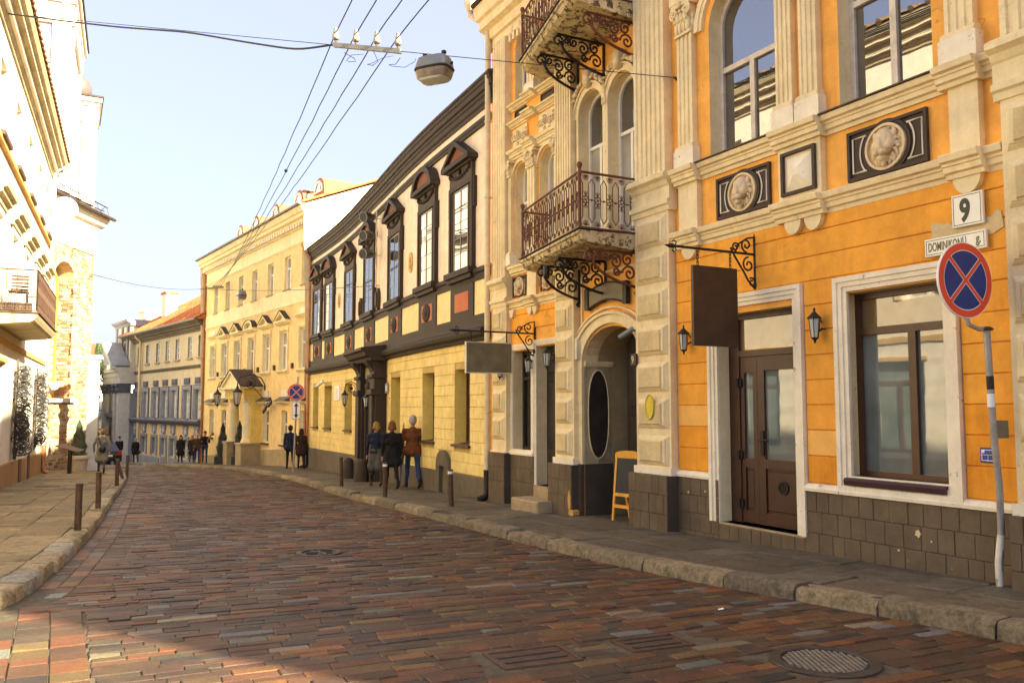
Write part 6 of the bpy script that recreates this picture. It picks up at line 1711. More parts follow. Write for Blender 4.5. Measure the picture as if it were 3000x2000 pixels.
for a in (17.1, 18.7):
    mb = MB(); mb.box(GF, a-.3, a+.3, 4.3, 5.6, .3, .34); mb.obj('attic_window', 'pane_dull', prt)
mb = MB(); mb.box(GF, 16.4, 17.8, 6.6, 7.3, -2.2, -.8); mb.box(GF, 16.3, 17.9, 7.3, 7.42, -2.3, -.7); mb.obj('attic_chimney', 'church_white', prt)
mb = MB(); mb.box(GF, 15.2, 16.1, 2.75, 3.1, 1.5, 1.8); tag(mb.obj('flood_lamp', 'white_plastic', None), 'white floodlight box on the portico corner', 'floodlight')
# ================================================================ the sunlit cream house opposite
LF = Fr((-12.81, 21.56), dirang(24.3), -1); A0, A1 = -14.0, 11.3
lft = thing('townhouse', 'sunlit cream townhouse with ochre eaves, window hoods and iron balcony', 'house', LF.P(2, LF.gz(2), 0))
LW = [-11.8, -8.7, -5.6, -2.5, .6, 3.7, 6.8, 9.7]
hol = [(c-.55, c+.55, 6.2, 7.95) for c in LW]+[(c-.55, c+.55, 2.6, 4.45) for c in LW]+[(c-.75, c+.75, -1.1, 1.1) for c in (-11.0, -6.6, -1.0)]
mb = MB(); mb.wall(LF, A0, A1, -3.4, 9.0, hol, .26, 0); mb.obj('wall', ['left_cream'], lft, recalc=False)
mb = MB()
for a in (A0, A1): mb.add([LF.P(a, -3.4, 0), LF.P(a, 9, 0), LF.P(a, 11.5, -5), LF.P(a, 9, -10), LF.P(a, -3.4, -10)], [(0, 1, 2, 3, 4)])
mb.obj('side_wall', 'left_cream', lft)
mb = MB(); mb.sweep(LF, [(0, 8.62), (.05, 8.62), (.06, 8.70), (.10, 8.72), (.12, 8.80), (.2, 8.84), (.22, 8.98), (.34, 9.02), (.36, 9.12), (.44, 9.16), (.5, 9.30), (.5, 9.36), (0, 9.38)], [A0-.1, A1+.35]); mb.obj('eaves_cornice', 'left_trim', lft)
mb = MB(); mb.sweep(LF, [(0, 8.80), (.21, 8.80), (.21, 8.835), (0, 8.835)], [A0-.1, A1+.36]); mb.sweep(LF, [(0, 9.02), (.35, 9.02), (.35, 9.05), (0, 9.05)], [A0-.1, A1+.36]); mb.obj('cornice_fillet', 'left_cream', lft)
mb = MB(); mb.add([LF.P(A0-.2, 9.38, .56), LF.P(A1+.4, 9.38, .56), LF.P(A1+.4, 11.9, -5), LF.P(A0-.2, 11.9, -5), LF.P(A0-.2, 9.3, -10.4), LF.P(A1+.4, 9.3, -10.4)], [(0, 1, 2, 3), (3, 2, 5, 4)]); mb.obj('roof', 'tile_red', lft)
for k in range(60):
    s_ = A0+(A1-A0+.3)*k/60
    mb = MB(); mb.tube([LF.P(s_+.2, 9.40, .56), LF.P(s_+.2, 9.56, .2)], .075, 6); mb.obj('eaves_tile', 'tile_mossy', lft)
mb = MB(); mb.box(LF, A0, A1, 5.98, 6.10, 0, .10); mb.obj('storey_band', 'left_band', lft)
mb = MB(); mb.box(LF, A0, A1, 1.54, 1.68, 0, .05); mb.obj('shop_band', 'left_band', lft)
for c in LW:
    window(lft, LF, c-.55, c+.55, 6.2, 7.95, -.2, 'frame_white', 'pane_blind', 2, 1, 0, 7.4, .07, .04); window(lft, LF, c-.55, c+.55, 2.6, 4.45, -.2, 'frame_white', 'pane_blind', 2, 1, 0, 3.9, .07, .04)
    mb = MB(); mb.box(LF, c-.72, c-.55, 2.6, 4.6, 0, .05); mb.box(LF, c+.55, c+.72, 2.6, 4.6, 0, .05); mb.box(LF, c-.72, c+.72, 4.45, 4.62, 0, .049); mb.obj('architrave', 'left_cream', lft)
    mb = MB(); mb.sweep(LF, [(0, 4.62), (.08, 4.62), (.10, 4.72), (.18, 4.76), (.20, 4.84), (.28, 4.88), (.3, 5.0), (0, 5.04)], [c-.95, c+.95]); mb.obj('window_hood', 'left_trim', lft)
    mb = MB(); mb.box(LF, c-.7, c+.7, 6.10, 6.2, 0, .16); mb.obj('window_sill', 'iron_brown', lft)
for c in (-11.0, -6.6, -1.0):
    window(lft, LF, c-.75, c+.75, -1.1, 1.1, -.16, 'frame_brown', 'pane_shop', 2, 1, 0, .6, .08, .05); mb = MB(); mb.box(LF, c-.86, c+.86, 1.1, 1.2, 0, .06); mb.obj('shop_lintel', 'left_band', lft)
mb = MB(); vs = []
for s_ in (A0, -5, 0, 5, A1+.01):
    zt = -1.46-.02*s_; vs += [LF.P(s_, -3.6, 0), LF.P(s_, -3.6, .06), LF.P(s_, zt, .06), LF.P(s_, zt+.02, 0)]
mb.add(vs, [(i*4+j, i*4+(j+1) % 4, i*4+4+(j+1) % 4, i*4+4+j) for i in range(4) for j in range(4)]); mb.obj('plinth', 'left_plinth', lft)
for s_ in (3.6, 6.1):
    mb = MB(); mb.box(LF, s_-.3, s_+.3, -2.4, -1.5, .05, .08); mb.obj('cellar_vent', 'iron_brown', lft)
# balcony with pierced iron sides, table and chair
s0, s1, D, zb = -2.4, 3.2, .85, 1.95
mb = MB(); mb.sweep(LF, [(-.05, zb-.06), (D-.12, zb+.02), (D-.05, zb+.06), (D, zb+.14), (D+.03, zb+.2), (-.05, zb+.22)], frange(s0, s1, .8)); bal = mb.obj('balcony', 'left_trim', lft)
mb = MB(); mb.box(LF, s0-.04, s1+.04, zb+.222, zb+.25, -.02, D+.06); sub(mb.obj('floor_plate', 'iron_brown', None), bal)
zr = zb+.28
def ironpanel(p0, p1, nm, dense):
    p0, p1 = Vector(p0), Vector(p1); L = (p1-p0).length; u = (p1-p0)/L; Z = Vector((0, 0, 1)); mb = MB(); n = max(2, int(L/.2))
    Q = lambda a, z: tuple(p0+u*a+Z*z)
    mb.tube([Q(0, .95), Q(L, .95)], .02, 6); mb.tube([Q(0, .0), Q(L, 0)], .015, 6); mb.tube([Q(0, .16), Q(L, .16)], .009, 5); mb.tube([Q(0, .74), Q(L, .74)], .007, 5)
    for k in range(n+1): mb.tube([Q(L*k/n, 0), Q(L*k/n, .95)], .009, 5)
    for k in range(n):
        c = L*(k+.5)/n; w = L/n*.25
        for zc, h in ((.84, .05), (.08, .05), (.5, .07)):
            for dx in (-w, w): mb.tube([Q(c+dx+w*.7*math.cos(t), zc+h*math.sin(t)) for t in (0, 1.5708, 3.1416, 4.7124)], .007, 4, closed=True)
    sub(mb.obj(nm, 'iron_brown', None), bal)
ironpanel(LF.P(s0+.03, zr, 0), LF.P(s0+.03, zr, D), 'end_railing', 1); ironpanel(LF.P(s0+.03, zr, D), LF.P(s1-.03, zr, D), 'front_railing', 1); ironpanel(LF.P(s1-.03, zr, 0), LF.P(s1-.03, zr, D), 'end_railing', 1)
mb = MB(); mb.box(LF, s0+.05, s1-.05, zr+.02, zr+.9, D-.035, D-.025); sub(mb.obj('wind_screen', 'wicker', None), bal)
t = thing('balcony_chair', 'slatted iron chair behind the pierced balcony railing', 'chair', LF.P(s0+.4, zr, .42)); c = LF.P
mb = MB()
for a in (s0+.25, s0+.62):
    for dd in (.25, .6): mb.tube([c(a, zr-.02, dd), c(a, zr+.45, dd)], .012, 5)
mb.obj('legs_frame', 'iron_dark', t)
for k in range(4):
    mb = MB(); mb.box(LF, s0+.22+.1*k, s0+.30+.1*k, zr+.45, zr+.475, .22, .63); mb.obj('seat_slat', 'iron_brown', t)
for k in range(5):
    mb = MB(); mb.box(LF, s0+.62, s0+.64, zr+.52+.08*k, zr+.57+.08*k, .24, .61); mb.obj('back_slat', 'iron_brown', t)
t = thing('planter_box', 'dark planter trough on the balcony floor behind the railing', 'planter', c(s0+.12, zr, .4)); mb = MB(); mb.box(LF, s0+.07, s0+.2, zr-.02, zr+.17, .1, .74); mb.obj('trough', 'wicker', t)
mb = MB(); mb.box(LF, s0+.09, s0+.18, zr+.17, zr+.19, .12, .72); mb.obj('soil', 'bark', t)
# dry vine columns
for s_, lab in ((1.9, 'column of coiled dry grey vines on cream wall under the balcony'), (7.6, 'column of coiled dry grey vines on cream wall near the corner pipe')):
    t = thing('vine_column', lab, 'vine', LF.P(s_, -1.4, .1)); rr = random.Random(int(s_*7)); mb = MB()
    for k in range(190):
        z = -1.22+2.35*(k//5)/38+rr.uniform(-.02, .02); r_ = rr.uniform(.06, .17); cx = s_+rr.uniform(-.25, .25); dd = .16+rr.uniform(-.07, .13); a0 = rr.uniform(0, 6); tl = rr.uniform(-.6, .6)
        pts = [LF.P(cx+.10*math.sin(a0+j*.62+tl), z+r_*.62*math.sin(a0+j*.62), dd+.05+r_*math.cos(a0+j*.62)) for j in range(14)]
        mb.tube(pts, rr.uniform(.006, .014), 4)
    for k in range(26):
        a = s_+rr.uniform(-.3, .3); mb.tube([LF.P(a, -1.35+rr.uniform(-.1, .1), .1), LF.P(a+rr.uniform(-.1, .1), -1.1, .14)], .008, 4)
    tag(mb.obj('coils', 'vine_dry', t), kind='stuff')
    for q in (-.16, 0, .16):
        mb = MB(); mb.tube([LF.P(s_+q, -1.4, .08), LF.P(s_+q, 1.3, .08)], .014, 5); mb.obj('stem', 'bark', t)
downpipe(LF, A1-.55, .12, 9.2, LF.gz(11), .07, 'left_cream', 'cream downpipe with brown shoe at the corner of the sunlit house', (7, 5, 3, .8), offset=.45, foot='copper', footh=1.0)
# dish, globe lamp
P = LF.P(A1-.2, 7.5, .5); t = thing('satellite_dish', 'white satellite dish fixed to the sunlit house corner', 'dish', P)
mb = MB(); nrm = Vector((.55, -.75, .35)).normalized(); x_ = nrm.cross(Vector((0, 0, 1))).normalized(); y_ = x_.cross(nrm); vs = []; fs = []
for i in range(6):
    r_ = .42*i/5
    for k in range(16):
        a = k*math.pi/8; vs.append(Vector(P)+x_*r_*math.cos(a)+y_*r_*1.12*math.sin(a)+nrm*(r_*r_*.45))
for i in range(5):
    for k in range(16): fs.append((i*16+k, i*16+(k+1) % 16, (i+1)*16+(k+1) % 16, (i+1)*16+k))
mb.add(vs, fs); mb.obj('reflector', 'white_plastic', t, True, recalc=False)
mb = MB(); mb.tube([Vector(P), LF.P(A1-.2, 7.4, 0)], .02, 5); mb.tube([Vector(P)-y_*.4, Vector(P)+nrm*.45-y_*.1], .012, 5); mb.obj('arm', 'pole_grey', t)
P = LF.P(A1-1.2, .75, .42); t = thing('globe_lamp', 'white glass globe lamp on a wall arm beside the downpipes', 'lamp', P)
mb = MB(); mb.ell(XY, P[0], P[2], -P[1], .15, .15, .15, 14, 10); mb.obj('globe', 'white_plastic', t, True); mb = MB(); mb.tube([P, LF.P(A1-1.2, .85, 0)], .015, 5); mb.obj('arm', 'iron_dark', t)

# ================================================================ brick church wall with arched niche, white entablature, dark roof
CF = Fr((-18.55, 31.0), (-.024, .9997), -1); CW = 6.8
chu = thing('church_wing', 'old brick church wing with arched orange window niche and dark metal roof', 'church', CF.P(3, CF.gz(3), 0))
n0, n1, nz0, nz1, nr = 3.35, 5.15, .35, 5.15, .9
mb = MB(); mb.wall(CF, -3, CW, -4, 6.75, [(n0, n1, nz0, nz1, nr)], .75); mb.obj('wall_core', 'rough_stone', chu, recalc=False)
mb = MB(); mb.add([CF.P(CW, -4, 0), CF.P(CW, 8, 0), CF.P(CW, 8, -8), CF.P(CW, -4, -8)], [(0, 1, 2, 3)]); mb.add([CF.P(-3, -4, 0), CF.P(-3, 8, 0), CF.P(-3, 8, -8), CF.P(-3, -4, -8)], [(0, 1, 2, 3)]); mb.obj('end_wall', 'church_white', chu)
BC = [(.50, .34, .20), (.44, .27, .15), (.55, .43, .28), (.45, .28, .15), (.58, .47, .33), (.36, .20, .10), (.52, .37, .23), (.6, .5, .36)]
bricks = []; z = -3.3; row = 0; rr = random.Random(8)
while z < 6.7:
    h = .135; s_ = 1.6-(.15 if row % 2 else 0)
    while s_ < CW:
        w = .30 if rr.random() < .75 else .15; e = min(s_+w, CW)
        c = (s_+e)/2; zm = z+h/2
        inn = n0-.02 < c < n1+.02 and nz0 < zm < nz1 or (zm >= nz1 and ((c-(n0+n1)/2)/(nr+.24))**2+((zm-nz1)/(nr+.24))**2 < 1)
        if not inn and not (zm > 0 and n0-.05 < e and s_ < n1+.05 and nz0 < zm < nz1 and False): bricks.append((s_, e, z, z+h))
        s_ = e+.0
    z += h; row += 1
def brick(mb, b, fr=CF):
    a, e, p, q = b; mb.bbox(fr, a+.008, e-.008, p+.008, q-.008, -.02, rr.choice((.012, .02, .028, .034))+rr.uniform(-.006, .006), .012)
    k = rr.uniform(.58, .9); c = rr.choice(BC); return [tuple(x*k for x in c)]*10
def keyb(b): return abs((b[0]+b[1])/2-4.9)+abs((b[2]+b[3])/2-2.5)*.5
vis = sorted(bricks, key=keyb)
for b in vis[:300]:
    mb = MB(); c = brick(mb, b); obj_tint(mb, c, 'brick', 'brickpiece', chu)
mb = MB(); cs = []
for b in vis[300:]: cs += brick(mb, b)
JC = Fr(CF.P(n1, 0, 0)[:2], (-CF.n[0], -CF.n[1]), 1)     # far cheek of the niche
z = nz0; row = 0
while z < nz1+.3:
    s_ = -.1 if row % 2 else 0
    while s_ < .75:
        e = min(.75, s_+.28); cs += brick(mb, (max(0, s_), e, z, z+.13), JC); s_ = e
    z += .13; row += 1
for k in range(26):      # arch ring of upright bricks
    a0, a1 = math.pi*k/26, math.pi*(k+1)/26; ca = (n0+n1)/2
    q = [(ca+r_*math.cos(a), nz1+r_*math.sin(a)) for r_, a in ((nr, a0+.012), (nr+.24, a0+.012), (nr+.24, a1-.012), (nr, a1-.012))]
    n_ = len(mb.f); mb.prism(CF, q, -.1, .03+rr.uniform(-.008, .008)); kk = rr.uniform(.8, 1.1); c = rr.choice(BC); cs += [tuple(x*kk for x in c)]*(len(mb.f)-n_)
obj_tint(mb, cs, 'bricks', 'brickpiece', chu, 'stuff')
simple('wood_amber', (.62, .26, .04), .55, 0, .2, 6, .1)
window(chu, CF, n0, n1-.25, nz0, nz1, -.55, 'wood_amber', 'pane_blind', 2, 12, .7, 4.6, .16, .06, dep=.12)
mb = MB(); mb.box(CF, n0-.3, n1+.2, nz0-.16, nz0, -.1, .16); mb.obj('niche_sill', 'pier_grey', chu)
mb = MB(); mb.box(CF, -3, CW+.02, 6.75, 7.35, 0, .06); mb.box(CF, -3, CW+.02, 7.37, 7.95, 0, .05); mb.sweep(CF, [(0, 7.95), (.1, 7.95), (.14, 8.05), (.3, 8.1), (.36, 8.25), (.42, 8.3), (.48, 8.45), (0, 8.5)], [-3, CW+.4]); mb.obj('entablature', 'church_white', chu)
mb = MB(); mb.add([CF.P(-3.2, 8.5, .6), CF.P(CW+.5, 8.5, .6), CF.P(CW-2.5, 9.9, -2.6), CF.P(-3.2, 9.9, -2.6), CF.P(CW+.5, 8.5, -8)], [(0, 1, 2, 3), (1, 4, 2)])
mb.add([CF.P(-3.2, 8.5, .6), CF.P(CW+.5, 8.5, .6), CF.P(CW+.5, 8.4, .6), CF.P(-3.2, 8.4, .6)], [(0, 1, 2, 3)]); mb.obj('roof', 'roof_metal', chu)
for k in range(9):
    s_ = -2.6+1.05*k; f = max(0.0, min(1.0, (CW+.8-s_)/3.3))
    mb = MB(); mb.tube([CF.P(s_, 8.53, .85), CF.P(s_, 8.53+1.4*f, .85-3.45*f)], .025, 4); mb.obj('roof_seam', 'roof_dark', chu)
mb = MB(); mb.tube([CF.P(-2, 8.95, .45), CF.P(CW+.2, 8.95, .45)], .025, 5)
for s_ in frange(-2, CW, 1.0): mb.tube([CF.P(s_, 8.6, .6), CF.P(s_, 9.0, .45), CF.P(s_, 8.75, .2)], .02, 4)
mb.obj('snow_guard', 'iron_dark', chu)
mb = MB(); mb.tube([CF.P(-3, 8.47, .64), CF.P(CW+.55, 8.47, .64)], .07, 6); mb.obj('gutter', 'roof_dark', chu)
downpipe(CF, 2.05, .22, 8.3, CF.gz(2.05), .085, 'copper', 'tall brown downpipe with dark shoe before the brick church wall', (6, 4.2, 2.2, .2), offset=.3, foot='iron_dark', footh=2.6)
# twin church towers further back
def tower(C, ang, wid, dep, zc, lab, top, dome=None):
    F_ = Fr(C, dirang(ang), -1)     # right-hand face: s from far corner towards the viewer is negative
    t = thing('church_tower', lab, 'tower', (C[0], C[1], g(C[1])))
    mb = MB(); mb.box(F_, -dep, 0, -6, zc, -wid, 0); mb.obj('shaft', 'church_white', t)
    for a, b in ((-dep, -dep+.9), (-.9, 0)):
        mb = MB(); mb.box(F_, a, b, -6, zc-1.6, 0, .14); mb.obj('pilaster', 'church_white', t)
    for a in (-wid*.999, -.9):
        mb = MB(); mb.box(F_, -dep-.14, -dep, -6, zc-1.6, a, a+.9); mb.obj('pilaster', 'church_white', t)
    mb = MB()
    for o_, p, q in ((.18, zc-1.6, zc-1.35), (.12, zc-1.35, zc-.4), (.25, zc-.4, zc-.1), (.40, zc-.1, zc+.25)): mb.box(F_, -dep-o_, o_, p, q, -wid-o_, o_)
    mb.obj('cornice', 'church_white', t)
    mb = MB()
    for k in range(5):
        a = -dep+.3+(dep-.6)*k/4.0; mb.box(F_, a-.18, a+.18, zc-1.3, zc-.45, .1, .22)
        b = -wid+.3+(wid-.6)*k/4.0; mb.box(F_, -dep-.22, -dep-.1, zc-1.3, zc-.45, b-.18, b+.18)
    tag(mb.obj('metope_blocks', 'church_white', t), kind='stuff')
    mb = MB(); o_ = .5; p = [F_.P(-dep-o_, zc+.25, o_), F_.P(o_, zc+.25, o_), F_.P(o_, zc+.25, -wid-o_), F_.P(-dep-o_, zc+.25, -wid-o_)]
    ap = F_.P(-dep/2, zc+top, -wid/2); mb.add(p+[(x[0], x[1], x[2]+.12) for x in p]+[ap], [(0, 1, 2, 3), (0, 1, 5, 4), (1, 2, 6, 5), (2, 3, 7, 6), (3, 0, 4, 7), (4, 5, 8), (5, 6, 8), (6, 7, 8), (7, 4, 8)]); mb.obj('roof', 'roof_dark', t)
    if dome:
        c = F_.P(-3.5, 0, -1.5); mb = MB(); r_ = dome; mb.lathe((c[0], c[1], zc+.5), [(r_*.8, 0)]+[(r_*math.cos(a), r_*.9+r_*math.sin(a)*1.0) for a in frange(-.6, 1.5, .18)], 20); mb.obj('dome', 'dome_copper', t, 40)
    mb = MB(); mb.box(F_, -dep*.5-.25, -dep*.5+.25, zc-6, zc-4, -.02, .03); mb.obj('window_slot', 'pane_dark', t)
tower((-27.1, 52.0), 24.3, 6, 8, 22.1, 'tall white church tower rising behind the sunlit cream house', 5)
tower((-34.1, 68.0), 27.7, 6, 6.2, 22.8, 'white church tower with copper dome beyond the brick wing', .9, 1.25)
# gate pier, hanging evergreen, far house, bare tree, autumn shrub
x, y = -16.95, 34.6; z = g(y)
t = thing('gate_pier', 'pale grey square gate pier with moulded cap beside the brick wing', 'pier', (x, y, z)); F_ = Fr((x, y), dirang(24), -1)
mb = MB(); mb.box(F_, -.2, .2, z-.2, z+4.35, -.2, .2); mb.obj('shaft', 'pier_grey', t)
for p, q, o_ in ((z+3.0, z+3.1, .05), (z+3.1, z+3.2, .09), (z+3.45, z+3.58, .07), (z+4.35, z+4.45, .05), (z+4.45, z+4.55, .12), (z+4.55, z+4.62, .08), (z-.2, z+.35, .06)):
    mb = MB(); mb.box(F_, -.2-o_, .2+o_, p, q, -.2-o_, .2+o_); mb.obj('moulding', 'pier_grey', t)
y = 88; x = -44
F_ = Fr((x, y), dirang(62), -1); t = thing('far_house', 'distant pale house with red tiled roof behind the bare tree', 'house', (x, y, g(y)))
mb = MB(); mb.wall(F_, -9, 9, -8, 2.6, [(-5.8, -4.6, -.2, 1.6), (-2.6, -1.4, -.2, 1.6), (.6, 1.8, -.2, 1.6), (3.6, 4.8, -.2, 1.6), (-2.6, -1.4, -4, -2), (.6, 1.8, -4, -2), (3.6, 4.8, -4, -2), (-5.8, -4.6, -4, -2)], .2); mb.obj('wall', 'far_white', t, recalc=False)
mb = MB(); mb.add([F_.P(9, -8, 0), F_.P(9, 2.6, 0), F_.P(9, 5.6, -4), F_.P(9, 2.6, -8), F_.P(9, -8, -8)], [(0, 1, 2, 3, 4)]); mb.add([F_.P(-9, -8, 0), F_.P(-9, 2.6, 0), F_.P(-9, 5.6, -4), F_.P(-9, 2.6, -8), F_.P(-9, -8, -8)], [(0, 1, 2, 3, 4)]); mb.obj('gable_wall', 'far_white', t)
mb = MB(); mb.add([F_.P(-9.4, 2.5, .6), F_.P(9.4, 2.5, .6), F_.P(9.4, 6, -4), F_.P(-9.4, 6, -4), F_.P(-9.4, 2.5, -8.6), F_.P(9.4, 2.5, -8.6)], [(0, 1, 2, 3), (3, 2, 5, 4)]); mb.obj('roof', 'tile_red', t)
for a in (-5.8, -2.6, .6, 3.6):
    for zz in (-.2, -4): window(t, F_, a, a+1.2, zz, zz+1.8, -.12, 'frame_white', 'pane_dark', 2, 2, 0, None, .1, .06)
F_ = Fr((-35.5, 77), dirang(62), -1); t = thing('garden_shed', 'low distant annex with dark hipped roof beyond the gate pier', 'shed', (-35.5, 77, g(77)))
mb = MB(); mb.box(F_, -3, 3, -8, -.9, -4, 0); mb.obj('wall', 'far_white', t); mb = MB(); mb.add([F_.P(-3.4, -1, .4), F_.P(3.4, -1, .4), F_.P(3.4, -1, -4.4), F_.P(-3.4, -1, -4.4), F_.P(-1, .5, -2), F_.P(1, .5, -2)], [(0, 1, 5, 4), (1, 2, 5), (2, 3, 4, 5), (3, 0, 4)]); mb.obj('roof', 'roof_metal', t)
window(t, F_, -1.4, .2, -3.4, -1.7, .03, 'frame_white', 'pane_dark', 2, 2, 0, None, .1, .06)
# ================================================================ street furniture
def bollard(x, y, h, lab, lean=(0, 0), r=.048, marks=False, grp=None):
    z = g(y); t = thing('bollard', lab, 'bollard', (x, y, z), grp); L = Vector((lean[0], lean[1], 1)).normalized(); B = Vector((x, y, z))
    mb = MB(); mb.tube([B-L*.1, B+L*h*.3, B+L*h*.96], r, 14); mb.obj('post', 'bollard_rust', t, 40)
    mb = MB(); mb.tube([B+L*h*.955, B+L*h*.965, B+L*h*.985, B+L*h], [r, r*1.12, r*1.12, r*.9], 14); mb.obj('cap', 'iron_brown', t, 40)
    if marks:
        mb = MB(); c = B+L*h*.88; mb.tube([c, c+L*.05], r*1.02, 14); mb.obj('tape_scrap', 'sign_white', t)
bollard(-6.2, 12.35, .66, 'rusty iron bollard by the tan pavement, first uphill along the sunny kerb', (0, 0))
bollard(-7.45, 15.54, .66, 'rusty iron bollard by the tan pavement, second along the sunny kerb', (-.01, 0))
bollard(-10.55, 23.0, .68, 'rusty upright bollard beside the tilted bollard on the tan pavement', (0, 0), .05)
bollard(-12.2, 27.0, .66, 'strongly tilted rusty bollard leaning beside an upright one', (-.33, .0), .05)
bollard(-13.55, 30.3, .68, 'rusty bollard where the sunny kerb turns the corner', (0, 0), .05)
bollard(-1.12, 15.9, .69, 'dark bollard on the grey pavement nearest the khaki hanging sign', (-.03, 0), marks=True)
bollard(-2.72, 18.5, .73, 'dark bollard on the grey pavement beside the group of strolling people', (-.02, 0), marks=True)
bollard(-4.45, 22.5, .76, 'dark bollard on the grey pavement before the brown portal', (-.03, 0))

def disc_sign(C, nrm, r, t):
    """no-stopping disc: red ring and cross edged in white on blue"""
    N = Vector(nrm).normalized(); X = Vector((0, 0, 1)).cross(N).normalized(); Y = N.cross(X)
    class W:
        def P(s, a, z, d=0.0): return tuple(Vector(C)+X*a+Y*z+N*d)
    F_ = W(); circ = lambda q: [(q*math.cos(k*math.pi/20), q*math.sin(k*math.pi/20)) for k in range(40)]
    mb = MB(); mb.prism(F_, circ(r), -.02, .0); mb.obj('plate', 'sign_white', t)
    mb = MB(); mb.arcring(F_, 0, 0, r*.80, r*.975, 0, 2*math.pi, 0, .003, 48); mb.obj('red_ring', 'sign_red', t)
    mb = MB(); mb.prism(F_, circ(r*.775), 0, .002); mb.obj('blue_field', 'sign_blue', t)
    for sg in (1, -1):
        for w, d0, d1, m_, nm in ((.088, .002, .0035, 'sign_white', 'cross_edge'), (.066, .0035, .005, 'sign_red', 'cross_bar')):
            mb = MB(); l = r*.80; c = math.cos(math.pi/4); q = [(l*c*a - w*r/.7*1.4*b*c*sg*.5*1.0, (l*c*a+w*r/.7*1.4*b*c*sg*.5*1.0*1)*sg if False else sg*(l*c*a)+w*r/.7*.7*b*c) for a, b in ((-1, -1), (1, -1), (1, 1), (-1, 1))]
            # bar along the diagonal
            ux, uz = c, sg*c; px_, pz = -uz, ux; ww = w*r*.72; off = 0 if sg > 0 else .0004
            q = [(ux*l*a+px_*ww*b, uz*l*a+pz*ww*b) for a, b in ((-1, -1), (1, -1), (1, 1), (-1, 1))]
            mb.prism(F_, q, d0-.001, d1+off); mb.obj(nm, m_, t)
    return F_
# near sign on a bent pole
x, y = 4.36, 7.83; z = g(y)
t = thing('road_sign', 'large round no-stopping sign on a bent grey pole before the orange house', 'road sign', (x, y, z))
pz = [(4.395, 7.83, z-.1), (4.39, 7.83, z+.05), (4.42, 7.82, -1.14), (4.40, 7.78, -.7), (4.35, 7.74, -.33), (4.32, 7.72, .3), (4.30, 7.70, .70)]
mb = MB(); mb.tube(pz, .030, 12); mb.obj('pole', 'pole_grey', t, 40)
mb = MB(); mb.tube([(4.395, 7.83, z), (4.392, 7.83, z+.2), (4.42, 7.82, -1.15)], .033, 12); mb.obj('pole_sleeve', 'sign_rim', t, 40)
for zz, m_ in ((.16, 'iron_dark'), (.0, 'sign_white')):
    mb = MB(); mb.tube([(4.325, 7.722, zz), (4.322, 7.72, zz+.12)], .0312, 12); mb.obj('sticker', m_, t, 40)
mb = MB(); mb.lathe((4.30, 7.70, .69), [(.05, 0), (.06, .015), (.03, .035)], 10); mb.obj('pole_cap', 'iron_brown', t)
mb = MB(); mb.tube([(4.30, 7.70, .71), (4.22, 7.68, .70), (4.12, 7.66, .74), (4.08, 7.66, .86), (4.08, 7.68, 1.3)], .022, 8); mb.obj('arm', 'pole_grey', t, 40)
mb = MB(); mb.box(XY, 4.34, 4.48, -.28, -.12, -7.75, -7.735); mb.obj('blank_tag', 'sign_khaki', t)
disc_sign((4.09, 7.63, 1.14), (.40, -.916, .0), .345, t)
# farther sign with arrow plate
x, y = -8.27, 32.5; z = g(y)
t = thing('road_sign', 'small round no-stopping sign with double arrow plate near the yellow house', 'road sign', (x, y, z))
mb = MB(); mb.tube([(x, y, z-.1), (x+.12, y, z+3.6)], .035, 10); mb.obj('pole', 'pole_grey', t, 40)
F_ = disc_sign((x+.08, y-.06, .56), (.15, -1, 0), .325, t)
class W2:
    def P(s, a, zz, d=0.0): return (x+.09+a, y-.06-d, zz)
F_ = W2(); mb = MB(); mb.bbox(F_, -.17, .17, -.46, .21, -.015, 0, .01); mb.obj('arrow_plate', 'sign_white', t)
mb = MB(); mb.prism(F_, [(0, .17), (.09, .03), (.03, .03), (.03, -.28), (.09, -.28), (0, -.42), (-.09, -.28), (-.03, -.28), (-.03, .03), (-.09, .03)], 0, .003); mb.obj('arrow', 'black_plastic', t)
mb = MB()
for a, b, p, q in ((-.16, -.15, -.45, .2), (.15, .16, -.45, .2), (-.15, .15, -.45, -.44), (-.15, .15, .19, .2)): mb.box(F_, a, b, p, q, 0, .003)
mb.obj('plate_border', 'black_plastic', t)
# small information lectern and round planter
x, y = -16.1, 31.3; z = g(y); t = thing('info_stand', 'dark slanted information stand before the brick wall', 'stand', (x, y, z))
mb = MB(); mb.bbox(XY, x-.06, x+.06, z-.05, z+.85, -y-.05, -y+.05, .01); mb.obj('post', 'iron_dark', t)
mb = MB(); vs = [(x-.42, y-.25, z+1.02), (x+.42, y-.25, z+.80), (x+.42, y+.25, z+.86), (x-.42, y+.25, z+1.08)]; mb.add(vs+[(a, b, c-.03) for a, b, c in vs], [(0, 1, 2, 3), (4, 5, 6, 7), (0, 1, 5, 4), (1, 2, 6, 5), (2, 3, 7, 6), (3, 0, 4, 7)]); mb.obj('board', 'wicker', t)

